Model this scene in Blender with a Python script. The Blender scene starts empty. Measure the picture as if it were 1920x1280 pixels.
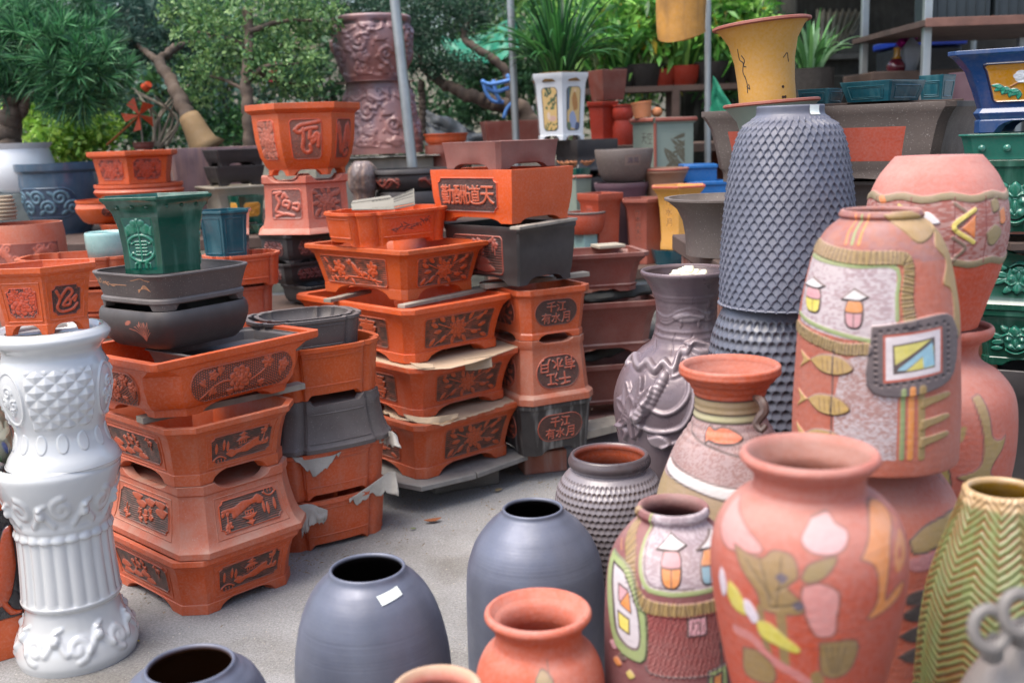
import bpy, math, random
import numpy as np
from mathutils import Matrix, Vector, Euler

# ------------------------------------------------------------------ camera, sky, sun, exposure
SC = bpy.context.scene
COL = SC.collection
R = math.radians
PITCH, ROLL, FPX, EYE = 11.0, -2.0, 2000.0, 1.5
cam_d = bpy.data.cameras.new('camera')
cam = bpy.data.objects.new('camera', cam_d)
COL.objects.link(cam)
cam.matrix_world = Matrix.Translation((0, 0, EYE)) @ (Matrix.Rotation(R(90 - PITCH), 4, 'X') @ Matrix.Rotation(R(ROLL), 4, 'Z'))
cam_d.sensor_width = 36.0
cam_d.lens = 36.0 * FPX / 1920.0
cam_d.clip_start = 0.05
cam_d.clip_end = 300
cam_d.dof.use_dof = True
cam_d.dof.focus_distance = 3.15
cam_d.dof.aperture_fstop = 3.0
SC.camera = cam
w = bpy.data.worlds.new('World')
SC.world = w
w.use_nodes = True
nt = w.node_tree
sky = nt.nodes.new('ShaderNodeTexSky')
sky.sky_type = 'NISHITA'
sky.sun_disc = False
SUN_EL, SUN_AZ = 66.0, 238.0      # azimuth measured clockwise from +Y (behind and left of the camera)
sky.sun_elevation = R(SUN_EL)
sky.sun_rotation = R(SUN_AZ)
sky.air_density = 1.0
sky.dust_density = 4.0
sky.ozone_density = 0.4
nt.links.new(sky.outputs[0], nt.nodes['Background'].inputs[0])
nt.nodes['Background'].inputs[1].default_value = 0.15
sun_d = bpy.data.lights.new('sun', 'SUN')
sun_d.energy = 1.5
sun_d.angle = R(45)
sun_d.color = (1.0, 0.965, 0.92)
sun = bpy.data.objects.new('sun', sun_d)
COL.objects.link(sun)
_sd = Vector((math.sin(R(SUN_AZ)) * math.cos(R(SUN_EL)), math.cos(R(SUN_AZ)) * math.cos(R(SUN_EL)), math.sin(R(SUN_EL))))
sun.rotation_euler = _sd.to_track_quat('Z', 'Y').to_euler()
SC.view_settings.view_transform = 'Standard'
SC.view_settings.look = 'None'
SC.view_settings.exposure = 1.2
SC.view_settings.gamma = 1.0

# ------------------------------------------------------------------ where things stand
RM = cam.matrix_world.to_3x3()
FWD = RM @ Vector((0, 0, -1))
RIGHT = RM @ Vector((1, 0, 0))
CAMP = Vector((0, 0, EYE))
def ray(px, py):
    return (RM @ Vector(((px - 960) / FPX, -(py - 640) / FPX, -1))).normalized()
def W(px, py, Y):
    d = ray(px, py)
    return CAMP + d * (Y / d.y)
def ground(px, py, z=0.0):
    d = ray(px, py)
    return CAMP + d * ((z - EYE) / d.z)
def depth(p):
    return (p - CAMP).dot(FWD)

# ------------------------------------------------------------------ materials
def lin(c):
    if isinstance(c, str):
        c = c.lstrip('#')
        c = tuple(int(c[i:i + 2], 16) / 255 for i in (0, 2, 4))
        c = tuple(x / 12.92 if x <= 0.04045 else ((x + 0.055) / 1.055) ** 2.4 for x in c)
    return tuple(c)
_mats = {}
def mat(name, col=None, rough=0.6, var=0.14, dust=0.0, bump=0.15, scale=40.0, attr=False, coat=0.0, metal=0.0,
        spec=0.5, rings=0.0, translucent=0.0, dustcol=(0.42, 0.33, 0.28), speck=0.0, streak=0.0):
    if name in _mats:
        return _mats[name]
    m = bpy.data.materials.new(name)
    m.use_nodes = True
    n = m.node_tree.nodes
    l = m.node_tree.links
    b = n['Principled BSDF']
    tc = n.new('ShaderNodeTexCoord')
    oi = n.new('ShaderNodeObjectInfo')
    addv = n.new('ShaderNodeVectorMath')
    addv.operation = 'ADD'
    l.new(tc.outputs['Object'], addv.inputs[0])
    mulv = n.new('ShaderNodeVectorMath')
    mulv.operation = 'SCALE'
    mulv.inputs[0].default_value = (7.1, 3.3, 5.7)
    l.new(oi.outputs['Random'], mulv.inputs['Scale'])
    l.new(mulv.outputs[0], addv.inputs[1])
    co = addv.outputs[0]
    if attr:
        a = n.new('ShaderNodeAttribute')
        a.attribute_name = 'Col'
        base = a.outputs['Color']
    else:
        rgb = n.new('ShaderNodeRGB')
        rgb.outputs[0].default_value = (*lin(col), 1)
        base = rgb.outputs[0]
    def noise(sc, det=4, vec=co):
        t = n.new('ShaderNodeTexNoise')
        t.inputs['Scale'].default_value = sc
        t.inputs['Detail'].default_value = det
        l.new(vec, t.inputs['Vector'])
        return t.outputs[0]
    def maprange(x, a0, a1, b0, b1):
        t = n.new('ShaderNodeMapRange')
        for i, v in enumerate((a0, a1, b0, b1)):
            t.inputs[i + 1].default_value = v
        l.new(x, t.inputs[0])
        return t.outputs[0]
    def mixc(f, a_, b_, mode='MIX'):
        t = n.new('ShaderNodeMix')
        t.data_type = 'RGBA'
        t.blend_type = mode
        if isinstance(f, float):
            t.inputs[0].default_value = f
        else:
            l.new(f, t.inputs[0])
        for s, v in ((6, a_), (7, b_)):
            if isinstance(v, tuple):
                t.inputs[s].default_value = (*v, 1)
            else:
                l.new(v, t.inputs[s])
        return t.outputs[2]
    hsv = n.new('ShaderNodeHueSaturation')
    l.new(base, hsv.inputs['Color'])
    n1 = noise(7.0, 5)
    l.new(maprange(n1, 0.3, 0.7, 1 - var, 1 + var), hsv.inputs['Value'])
    c = hsv.outputs[0]
    if var > 0:
        hs2 = n.new('ShaderNodeHueSaturation')
        l.new(c, hs2.inputs['Color'])
        l.new(maprange(oi.outputs['Random'], 0, 1, 0.9, 1.08), hs2.inputs['Value'])
        l.new(maprange(oi.outputs['Random'], 0, 1, 0.5005, 0.4975), hs2.inputs['Hue'])
        l.new(maprange(noise(120.0, 2), 0.3, 0.7, 1.06, 0.94), hs2.inputs['Saturation'])
        c = hs2.outputs[0]
    if streak > 0:
        mp = n.new('ShaderNodeMapping')
        mp.inputs['Scale'].default_value = (14, 14, 1.6)
        l.new(co, mp.inputs[0])
        c = mixc(maprange(noise(1.6, 4, mp.outputs[0]), 0.5, 0.75, 0.0, streak), c, dustcol)
    if speck > 0:
        c = mixc(maprange(noise(260.0, 1), 0.68, 0.74, 0.0, speck), c, (0.55, 0.5, 0.45))
    if dust > 0:
        g = n.new('ShaderNodeNewGeometry')
        sx = n.new('ShaderNodeSeparateXYZ')
        l.new(g.outputs['Normal'], sx.inputs[0])
        up = maprange(sx.outputs[2], -0.3, 0.75, 0.12, 1.0)
        ns = maprange(noise(11.0, 6), 0.35, 0.65, 0.35, 1.0)
        mu = n.new('ShaderNodeMath')
        mu.operation = 'MULTIPLY'
        l.new(up, mu.inputs[0])
        l.new(ns, mu.inputs[1])
        mu2 = n.new('ShaderNodeMath')
        mu2.operation = 'MULTIPLY'
        l.new(mu.outputs[0], mu2.inputs[0])
        mu2.inputs[1].default_value = dust
        c = mixc(mu2.outputs[0], c, dustcol)
    l.new(c, b.inputs['Base Color'])
    l.new(maprange(noise(23.0, 4), 0.3, 0.7, max(rough - 0.09, 0.03), min(rough + 0.1, 1)), b.inputs['Roughness'])
    b.inputs['Metallic'].default_value = metal
    b.inputs['Specular IOR Level'].default_value = spec
    if coat:
        b.inputs['Coat Weight'].default_value = coat
        b.inputs['Coat Roughness'].default_value = 0.08
    if bump > 0:
        bp = n.new('ShaderNodeBump')
        bp.inputs['Strength'].default_value = bump
        bp.inputs['Distance'].default_value = 0.004
        hsrc = noise(scale, 6)
        if rings > 0:
            wv = n.new('ShaderNodeTexWave')
            wv.bands_direction = 'Z'
            wv.inputs['Scale'].default_value = rings
            wv.inputs['Distortion'].default_value = 1.2
            wv.inputs['Detail'].default_value = 2
            l.new(co, wv.inputs['Vector'])
            ad = n.new('ShaderNodeMath')
            ad.operation = 'MULTIPLY_ADD'
            l.new(wv.outputs['Fac'], ad.inputs[0])
            ad.inputs[1].default_value = 0.1
            l.new(hsrc, ad.inputs[2])
            hsrc = ad.outputs[0]
        l.new(hsrc, bp.inputs['Height'])
        l.new(bp.outputs[0], b.inputs['Normal'])
    if translucent > 0:
        tr = n.new('ShaderNodeBsdfTranslucent')
        l.new(c, tr.inputs[0])
        mx = n.new('ShaderNodeMixShader')
        mx.inputs[0].default_value = translucent
        l.new(b.outputs[0], mx.inputs[1])
        l.new(tr.outputs[0], mx.inputs[2])
        l.new(mx.outputs[0], n['Material Output'].inputs[0])
    _mats[name] = m
    return m

ORANGE = lin('#b94d1d')
ORANGE2 = lin('#ac4f2b')
TERRA = lin('#b4502f')
M = {}
M['orange'] = mat('terracotta_orange', ORANGE, 0.5, 0.1, dust=0.42, bump=0.12, scale=60, speck=0.15, dustcol=(0.36, 0.23, 0.17), streak=0.22)
M['orange_dusty'] = mat('terracotta_dusty', ORANGE2, 0.62, 0.12, dust=0.85, bump=0.15, scale=60, speck=0.3, dustcol=(0.38, 0.25, 0.19), streak=0.25)
M['orange_glossy'] = mat('terracotta_burnished', lin('#c25019'), 0.42, 0.1, dust=0.22, bump=0.06, scale=60, speck=0.15, dustcol=(0.45, 0.3, 0.22))
M['relief'] = mat('stained_relief', None, 0.55, 0.08, dust=0.28, bump=0.15, scale=120, attr=True, dustcol=(0.36, 0.27, 0.22))
M['redbrown'] = mat('red_brown_clay', lin('#6e2c20'), 0.5, 0.15, dust=0.5, bump=0.12)
M['grey'] = mat('dark_grey_clay', lin('#4f4744'), 0.55, 0.12, dust=0.55, bump=0.12, speck=0.3, dustcol=(0.22, 0.2, 0.19))
M['greybrown'] = mat('grey_brown_clay', lin('#5b504a'), 0.6, 0.12, dust=0.3, bump=0.15, scale=90, speck=0.5, dustcol=(0.3, 0.27, 0.25))
M['black'] = mat('black_clay', lin('#2e2b2b'), 0.5, 0.12, dust=0.4, bump=0.1, dustcol=(0.2, 0.18, 0.17))
M['mauve'] = mat('mauve_glaze', lin('#7a6468'), 0.42, 0.25, dust=0.3, bump=0.3, scale=25, streak=0.5, dustcol=(0.45, 0.26, 0.18))
M['white'] = mat('white_glaze', lin('#cfd2d4'), 0.12, 0.02, bump=0.03, scale=15, coat=0.6)
M['green'] = mat('green_glaze', lin('#144537'), 0.14, 0.2, bump=0.05, scale=20, coat=0.5, streak=0.25, dustcol=(0.2, 0.42, 0.33))
M['green_attr'] = mat('green_glaze_relief', None, 0.15, 0.12, bump=0.04, scale=30, attr=True, coat=0.5)
M['teal'] = mat('teal_glaze', lin('#1f4d58'), 0.16, 0.3, bump=0.06, scale=20, coat=0.4, streak=0.45, dustcol=(0.12, 0.26, 0.27))
M['bluegl'] = mat('blue_grey_glaze', lin('#3d5468'), 0.16, 0.25, bump=0.08, scale=20, coat=0.4, streak=0.35, dustcol=(0.12, 0.12, 0.15))
M['cobalt'] = mat('cobalt_glaze', lin('#20406e'), 0.18, 0.3, bump=0.06, scale=20, coat=0.4, streak=0.5, dustcol=(0.12, 0.12, 0.16))
M['sage'] = mat('sage_clay', lin('#7d8a7e'), 0.6, 0.08, dust=0.15, bump=0.08)
M['yellow'] = mat('yellow_clay', lin('#c79345'), 0.6, 0.06, dust=0.1, bump=0.08)
M['tan'] = mat('tan_clay', lin('#8d6a52'), 0.6, 0.1, dust=0.25, bump=0.1)
M['cream'] = mat('cream_stone', lin('#a39c8a'), 0.7, 0.15, dust=0.2, bump=0.25)
M['concrete'] = mat('concrete', lin('#6f6c66'), 0.85, 0.25, bump=0.4, scale=30, speck=0.3)
M['wood'] = mat('weathered_wood', lin('#8f877a'), 0.8, 0.25, bump=0.5, scale=18, streak=0.5, dustcol=(0.12, 0.1, 0.09))
M['darkwood'] = mat('dark_wood', lin('#4e3e36'), 0.75, 0.25, bump=0.5, scale=18)
M['card'] = mat('cardboard', lin('#b09a80'), 0.85, 0.1, bump=0.15)
M['cementpaper'] = mat('cement_paper', lin('#a9a49a'), 0.9, 0.2, bump=0.6, scale=40)
M['steel'] = mat('galvanised_steel', lin('#9aa0a2'), 0.42, 0.12, bump=0.05, metal=0.65, streak=0.4, dustcol=(0.35, 0.3, 0.26))
M['vase_attr'] = mat('painted_terracotta', None, 0.75, 0.1, dust=0.42, bump=0.3, scale=90, attr=True, rings=22, dustcol=(0.46, 0.33, 0.29))
M['matte_attr'] = mat('matte_clay_relief', None, 0.5, 0.08, dust=0.1, bump=0.12, attr=True, scale=90)
M['sheen_attr'] = mat('sheen_clay_relief', None, 0.32, 0.08, bump=0.12, attr=True, scale=90)
M['lotus_attr'] = mat('brown_lustre_relief', None, 0.33, 0.12, bump=0.15, attr=True, scale=60, metal=0.15)
M['white_attr'] = mat('white_glaze_relief', None, 0.1, 0.01, bump=0.02, attr=True, scale=14, coat=0.7)
M['bark'] = mat('bark', lin('#51453b'), 0.9, 0.4, bump=1.0, scale=22, streak=0.6, dustcol=(0.1, 0.08, 0.07))
M['blue_plastic'] = mat('blue_plastic', lin('#1f5f9e'), 0.4, 0.08, bump=0.03)
M['paper'] = mat('label_paper', lin('#d9e2dc'), 0.7, 0.03, bump=0.05)

# ------------------------------------------------------------------ object helpers
def tagp(o, label=None, cat=None, group=None, kind=None):
    if label: o['label'] = label
    if cat: o['category'] = cat
    if group: o['group'] = group
    if kind: o['kind'] = kind
    return o
def empty(name, loc, rz=0.0, flip=False):
    o = bpy.data.objects.new(name, None)
    COL.objects.link(o)
    o.empty_display_size = 0.1
    o.location = loc
    o.rotation_euler = (math.pi if flip else 0, 0, rz)
    return o
def mesh_obj(name, V, F, m, parent=None, smooth=True, angle=35, col=None, bevel=0.0):
    me = bpy.data.meshes.new(name)
    V = np.asarray(V, dtype=np.float32)
    if isinstance(F, np.ndarray):
        nf, k = F.shape
        me.vertices.add(len(V))
        me.vertices.foreach_set('co', V.ravel())
        me.loops.add(nf * k)
        me.loops.foreach_set('vertex_index', F.astype(np.int32).ravel())
        me.polygons.add(nf)
        me.polygons.foreach_set('loop_start', np.arange(0, nf * k, k, dtype=np.int32))
        me.polygons.foreach_set('loop_total', np.full(nf, k, dtype=np.int32))
        me.update(calc_edges=True)
        me.validate()
    else:
        me.from_pydata(V.tolist(), [], F)
        me.update()
    if col is not None:
        a = me.color_attributes.new('Col', 'FLOAT_COLOR', 'POINT')
        c4 = np.ones((len(V), 4), dtype=np.float32)
        c4[:, :3] = col
        a.data.foreach_set('color', c4.ravel())
    ms = m if isinstance(m, (list, tuple)) else [m]
    for x in ms:
        me.materials.append(x)
    if smooth:
        me.polygons.foreach_set('use_smooth', np.ones(len(me.polygons), dtype=bool))
        if angle:
            me.set_sharp_from_angle(angle=R(angle))
    else:
        me.polygons.foreach_set('use_smooth', np.zeros(len(me.polygons), dtype=bool))
    o = bpy.data.objects.new(name, me)
    COL.objects.link(o)
    if parent is not None:
        o.parent = parent
    if bevel > 0:
        bv = o.modifiers.new('bevel', 'BEVEL')
        bv.width = bevel
        bv.segments = 2
        bv.limit_method = 'ANGLE'
        bv.angle_limit = R(32)
        bv.harden_normals = False
    return o
def grid_faces(r, c, closed=True):
    i = np.arange(r - 1)[:, None]
    j = np.arange(c if closed else c - 1)[None, :]
    j2 = (j + 1) % c
    return np.stack([i * c + j, i * c + j2, (i + 1) * c + j2, (i + 1) * c + j], -1).reshape(-1, 4)
class MB:
    """collects simple shapes into one mesh"""
    def __init__(s):
        s.v = []
        s.f = []
        s.mi = []
    def add(s, V, F, mi=0):
        o = len(s.v)
        s.v += [tuple(p) for p in V]
        s.f += [tuple(int(k) + o for k in f) for f in F]
        s.mi += [mi] * len(F)
        return s
    def box(s, c, d, rot=None, mi=0):
        hx, hy, hz = d[0] / 2, d[1] / 2, d[2] / 2
        P = [Vector((x, y, z)) for z in (-hz, hz) for x, y in ((-hx, -hy), (hx, -hy), (hx, hy), (-hx, hy))]
        if rot is not None:
            e = Euler(rot).to_matrix()
            P = [e @ p for p in P]
        P = [p + Vector(c) for p in P]
        return s.add(P, [(3, 2, 1, 0), (4, 5, 6, 7), (0, 1, 5, 4), (1, 2, 6, 5), (2, 3, 7, 6), (3, 0, 4, 7)], mi)
    def tube(s, pts, rad, n=10, mi=0, cap=True):
        V, F = tube(pts, rad, n, cap)
        return s.add(V, F, mi)
    def make(s, name, m, parent=None, smooth=True, angle=35, bevel=0.0):
        o = mesh_obj(name, s.v, s.f, m, parent, smooth, angle, None, bevel)
        if any(s.mi):
            o.data.polygons.foreach_set('material_index', s.mi)
        return o
def tube(pts, rad, n=10, cap=True):
    pts = [Vector(p) for p in pts]
    if not hasattr(rad, '__len__'):
        rad = [rad] * len(pts)
    V = []
    F = []
    up = Vector((0.13, 0.21, 1)).normalized()
    prev = None
    for i, p in enumerate(pts):
        t = (pts[min(i + 1, len(pts) - 1)] - pts[max(i - 1, 0)]).normalized()
        a = prev if prev is not None else (up if abs(t.dot(up)) < 0.95 else Vector((1, 0, 0)))
        a = (a - t * a.dot(t)).normalized()
        prev = a
        b = t.cross(a)
        for k in range(n):
            th = 2 * math.pi * k / n
            V.append(p + (a * math.cos(th) + b * math.sin(th)) * rad[i])
    for i in range(len(pts) - 1):
        for k in range(n):
            F.append((i * n + k, i * n + (k + 1) % n, (i + 1) * n + (k + 1) % n, (i + 1) * n + k))
    if cap:
        F.append(tuple(range(n))[::-1])
        F.append(tuple(range((len(pts) - 1) * n, len(pts) * n)))
    return V, F
def smooth_curve(pts, n):
    """catmull-rom through the points"""
    P = np.array(pts, dtype=float)
    P = np.vstack([2 * P[0] - P[1], P, 2 * P[-1] - P[-2]])
    d = np.r_[0, np.cumsum(np.maximum(np.linalg.norm(np.diff(P[1:-1], axis=0), axis=1), 1e-6))]
    t = np.linspace(0, d[-1], n)
    k = np.clip(np.searchsorted(d, t, side='right') - 1, 0, len(d) - 2)
    u = ((t - d[k]) / (d[k + 1] - d[k]))[:, None]
    a, b, c, e = P[k], P[k + 1], P[k + 2], P[k + 3]
    return 0.5 * (2 * b + (c - a) * u + (2 * a - 5 * b + 4 * c - e) * u ** 2 + (3 * b - a - 3 * c + e) * u ** 3)

# ------------------------------------------------------------------ modelling relief and painted decoration on a grid
def sstep(a, b, x):
    t = np.clip((x - a) / (b - a), 0, 1)
    return t * t * (3 - 2 * t)
def vnoise(x, y, seed=0):
    def h(i, j):
        v = np.sin(i * 127.1 + j * 311.7 + seed * 74.7) * 43758.5453
        return v - np.floor(v)
    i, j = np.floor(x), np.floor(y)
    fx, fy = x - i, y - j
    fx, fy = fx * fx * (3 - 2 * fx), fy * fy * (3 - 2 * fy)
    return (h(i, j) * (1 - fx) + h(i + 1, j) * fx) * (1 - fy) + (h(i, j + 1) * (1 - fx) + h(i + 1, j + 1) * fx) * fy
def fbm(x, y, seed=0, oct=4):
    s = 0
    a = 0.5
    for k in range(oct):
        s = s + a * vnoise(x * 2 ** k, y * 2 ** k, seed + k)
        a *= 0.5
    return s / (1 - 0.5 ** oct)
class Cv:
    def __init__(s, X, Y, col=(0, 0, 0)):
        s.X, s.Y = X, Y
        s.h = np.zeros(X.shape)
        s.c = np.zeros(X.shape + (3,)) + np.array(lin(col))
        s.px = max(abs(X[0, 1] - X[0, 0]), abs(Y[1, 0] - Y[0, 0]), 1e-5)
    def box(s, P, m):
        P = np.asarray(P)
        k = (s.X > P[:, 0].min() - m) & (s.X < P[:, 0].max() + m) & (s.Y > P[:, 1].min() - m) & (s.Y < P[:, 1].max() + m)
        return k
    def sd(s, P, m=0.0):
        """signed distance to a closed polygon (negative inside)"""
        P = np.asarray(P, dtype=float)
        k = s.box(P, m + 3 * s.px)
        x, y = s.X[k], s.Y[k]
        d = np.full(x.shape, 1e9)
        ins = np.zeros(x.shape, bool)
        for a, b in zip(P, np.roll(P, -1, 0)):
            e = b - a
            t = np.clip(((x - a[0]) * e[0] + (y - a[1]) * e[1]) / max(e @ e, 1e-12), 0, 1)
            d = np.minimum(d, (x - a[0] - t * e[0]) ** 2 + (y - a[1] - t * e[1]) ** 2)
            c = ((a[1] > y) != (b[1] > y))
            if c.any():
                xi = a[0] + (y - a[1]) / ((b[1] - a[1]) if abs(b[1] - a[1]) > 1e-12 else 1e-12) * e[0]
                ins ^= c & (x < xi)
        d = np.sqrt(d)
        return k, np.where(ins, -d, d)
    def ld(s, P, m):
        P = np.asarray(P, dtype=float)
        k = s.box(P, m + 3 * s.px)
        x, y = s.X[k], s.Y[k]
        d = np.full(x.shape, 1e9)
        for a, b in zip(P[:-1], P[1:]):
            e = b - a
            t = np.clip(((x - a[0]) * e[0] + (y - a[1]) * e[1]) / max(e @ e, 1e-12), 0, 1)
            d = np.minimum(d, (x - a[0] - t * e[0]) ** 2 + (y - a[1] - t * e[1]) ** 2)
        return k, np.sqrt(d)
    def fill(s, P, col=None, h=None, edge=None, ew=0.0, dome=0.0, groove=0.0, add=0.0):
        k, d = s.sd(P, ew)
        if not k.any():
            return
        a = sstep(s.px * 0.7, -s.px * 0.7, d)
        if edge is not None:
            ae = sstep(ew / 2 + s.px * 0.6, ew / 2 - s.px * 0.3, np.abs(d))
        if h is not None or add:
            hh = (h if h is not None else s.h[k]) + add + dome * (1 - np.exp(np.minimum(d, 0) / (6 * s.px)))
            s.h[k] = s.h[k] * (1 - a) + hh * a
            if groove:
                s.h[k] -= groove * sstep(2.2 * s.px, 0, np.abs(d))
        if col is not None:
            a3 = a[:, None]
            s.c[k] = s.c[k] * (1 - a3) + np.array(lin(col)) * a3
        if edge is not None:
            a3 = ae[:, None]
            s.c[k] = s.c[k] * (1 - a3) + np.array(lin(edge)) * a3
    def line(s, P, w_, col=None, h=None, add=0.0, rnd=True):
        k, d = s.ld(P, w_)
        if not k.any():
            return
        a = sstep(w_ / 2 + s.px * 0.6, w_ / 2 - s.px * 0.6, d)
        if col is not None:
            s.c[k] = s.c[k] * (1 - a[:, None]) + np.array(lin(col)) * a[:, None]
        if h is not None or add:
            dome = np.sqrt(np.clip(1 - (d / (w_ / 2 + s.px * 0.5)) ** 2, 0, 1)) if rnd else a
            if h is not None:
                s.h[k] = np.where(dome > 0, np.maximum(s.h[k], h * dome), s.h[k])
            else:
                s.h[k] = s.h[k] + add * dome
    def petal(s, x, y, L, wd, ang, h0=0.3, h1=0.4, vein=True):
        k = (abs(s.X - x) < L) & (abs(s.Y - y) < L)
        if not k.any():
            return
        c, q = math.cos(ang), math.sin(ang)
        u = ((s.X[k] - x) * c + (s.Y[k] - y) * q) / L * 2
        v = (-(s.X[k] - x) * q + (s.Y[k] - y) * c) / wd * 2
        d = np.sqrt(u * u + v * v * (1 + 0.5 * np.abs(u)))
        ins = d < 1
        hh = h0 + h1 * np.sqrt(np.clip(1 - d ** 2, 0, 1))
        if vein:
            hh = hh - 0.25 * h1 * np.exp(-(v / 0.18) ** 2) * (np.abs(u) < 0.75)
        hh = hh - 0.3 * sstep(0.8, 1.0, d)
        s.h[k] = np.where(ins, hh, s.h[k])
    def disc(s, x, y, r, h=0.6):
        k = (abs(s.X - x) < r) & (abs(s.Y - y) < r)
        d = np.sqrt((s.X[k] - x) ** 2 + (s.Y[k] - y) ** 2) / r
        s.h[k] = np.where(d < 1, np.maximum(s.h[k], h * np.sqrt(np.clip(1 - d * d, 0, 1)) + 0.05), s.h[k])
    def flower(s, x, y, r, n=9, layers=3, rot=0.0, h=0.3):
        for L in range(layers):
            rr = r * (1 - 0.3 * L)
            nn = max(5, n - 2 * L)
            for i in range(nn):
                a = rot + 2 * math.pi * (i + 0.5 * (L % 2)) / nn
                s.petal(x + rr * 0.6 * math.cos(a), y + rr * 0.6 * math.sin(a), rr * 0.95, rr * 0.75, a, h + 0.13 * L, 0.32, False)
        s.disc(x, y, r * 0.25, h + 0.13 * layers + 0.35)
def polyc(x, y, rx, ry, n=16, rot=0.0):
    t = np.linspace(0, 2 * np.pi, n, endpoint=False)
    X, Y = rx * np.cos(t), ry * np.sin(t)
    return np.stack([x + X * math.cos(rot) - Y * math.sin(rot), y + X * math.sin(rot) + Y * math.cos(rot)], 1)
def spiral(x, y, r, turns=1.6, a0=0.0, n=18, sgn=1):
    t = np.linspace(0, 1, n)
    a = a0 + sgn * t * turns * 2 * np.pi
    return np.stack([x + r * (1 - 0.85 * t) * np.cos(a), y + r * (1 - 0.85 * t) * np.sin(a)], 1)
_gl = {}
def glyph(ch):
    if ch not in _gl:
        c = bpy.data.curves.new('t', 'FONT')
        c.body = ch
        o = bpy.data.objects.new('t', c)
        m = bpy.data.meshes.new_from_object(o)
        m.calc_loop_triangles()
        v = np.array([p.co[:2] for p in m.vertices])
        t = np.array([q.vertices[:] for q in m.loop_triangles])
        v = (v - (v.min(0) + v.max(0)) / 2) / max((v.max(0) - v.min(0)).max(), 1e-6)
        bpy.data.objects.remove(o)
        bpy.data.curves.remove(c)
        bpy.data.meshes.remove(m)
        _gl[ch] = (v, t)
    return _gl[ch]
def put_glyph(s, ch, x, y, size, h=0.9, col=None, fat=0.0):
    v, t = glyph(ch)
    v = v * size + np.array([x, y])
    k = (abs(s.X - x) < size * 0.6 + fat) & (abs(s.Y - y) < size * 0.6 + fat)
    X, Y = s.X[k], s.Y[k]
    acc = np.zeros(X.shape, bool)
    offs = [(0, 0)] + ([(fat * math.cos(a), fat * math.sin(a)) for a in np.arange(6) * math.pi / 3] if fat else [])
    for a, b, c in t:
        A, B, C = v[a], v[b], v[c]
        mn = np.minimum(np.minimum(A, B), C) - fat
        mx = np.maximum(np.maximum(A, B), C) + fat
        q = (X >= mn[0]) & (X <= mx[0]) & (Y >= mn[1]) & (Y <= mx[1])
        if not q.any():
            continue
        r = np.zeros(q.sum(), bool)
        for ox, oy in offs:
            xx, yy = X[q] + ox, Y[q] + oy
            d1 = (xx - B[0]) * (A[1] - B[1]) - (A[0] - B[0]) * (yy - B[1])
            d2 = (xx - C[0]) * (B[1] - C[1]) - (B[0] - C[0]) * (yy - C[1])
            d3 = (xx - A[0]) * (C[1] - A[1]) - (C[0] - A[0]) * (yy - A[1])
            r |= ~(((d1 < 0) | (d2 < 0) | (d3 < 0)) & ((d1 > 0) | (d2 > 0) | (d3 > 0)))
        acc[q] |= r
    hv = s.h[k]
    hv[acc] = h
    s.h[k] = hv
    if col is not None:
        cv = s.c[k]
        cv[acc] = np.array(lin(col))
        s.c[k] = cv
def blur(a, n=1):
    for _ in range(n):
        p = np.pad(a, 1, mode='edge')
        a = (p[1:-1, 1:-1] * 4 + (p[:-2, 1:-1] + p[2:, 1:-1] + p[1:-1, :-2] + p[1:-1, 2:]) * 2 + p[:-2, :-2] + p[2:, 2:] + p[:-2, 2:] + p[2:, :-2]) / 16
    return a

# ---- motifs: each draws into a canvas whose x runs 0..ar and y 0..1
def rnd_leaves(c, ar, n, rs, size=0.16, h=0.25):
    for _ in range(n):
        c.petal(rs.uniform(0.08, ar - 0.08), rs.uniform(0.1, 0.9), size * rs.uniform(0.8, 1.7), size * 0.55 * rs.uniform(0.8, 1.2), rs.uniform(0, 6.28), h, 0.3)
def mo_peony(c, ar, seed=1):
    rs = random.Random(seed)
    gx, gy = c.X * 14, c.Y * 14 + 0.5 * (np.floor(c.X * 14) % 2)
    c.h += 0.28 * np.sqrt(np.clip(1 - ((gx % 1 - 0.5) ** 2 + (gy % 1 - 0.5) ** 2) * 5, 0, 1))
    c.line(smooth_curve([(0.08 * ar, 0.15), (0.3 * ar, 0.5), (0.55 * ar, 0.35), (0.8 * ar, 0.75)], 16), 0.05, h=0.5)
    for a, b, L, an in ((0.18, 0.25, 0.34, 0.5), (0.13, 0.5, 0.3, 2.0), (0.28, 0.75, 0.34, 1.2), (0.35, 0.2, 0.3, -0.5), (0.66, 0.25, 0.3, -0.4), (0.72, 0.75, 0.3, 0.6), (0.88, 0.3, 0.26, 1.5)):
        for d in (-0.5, 0, 0.5):
            c.petal(a * ar + 0.06 * math.cos(an + d), b + 0.06 * math.sin(an + d), L, L * 0.38, an + d, 0.22, 0.36)
    c.flower(0.47 * ar, 0.48, 0.36, 9, 4)
    c.flower(0.74 * ar, 0.78, 0.2, 6, 2)
    c.flower(0.9 * ar, 0.58, 0.2, 5, 2)
    c.flower(0.22 * ar, 0.72, 0.16, 5, 2)
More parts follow.
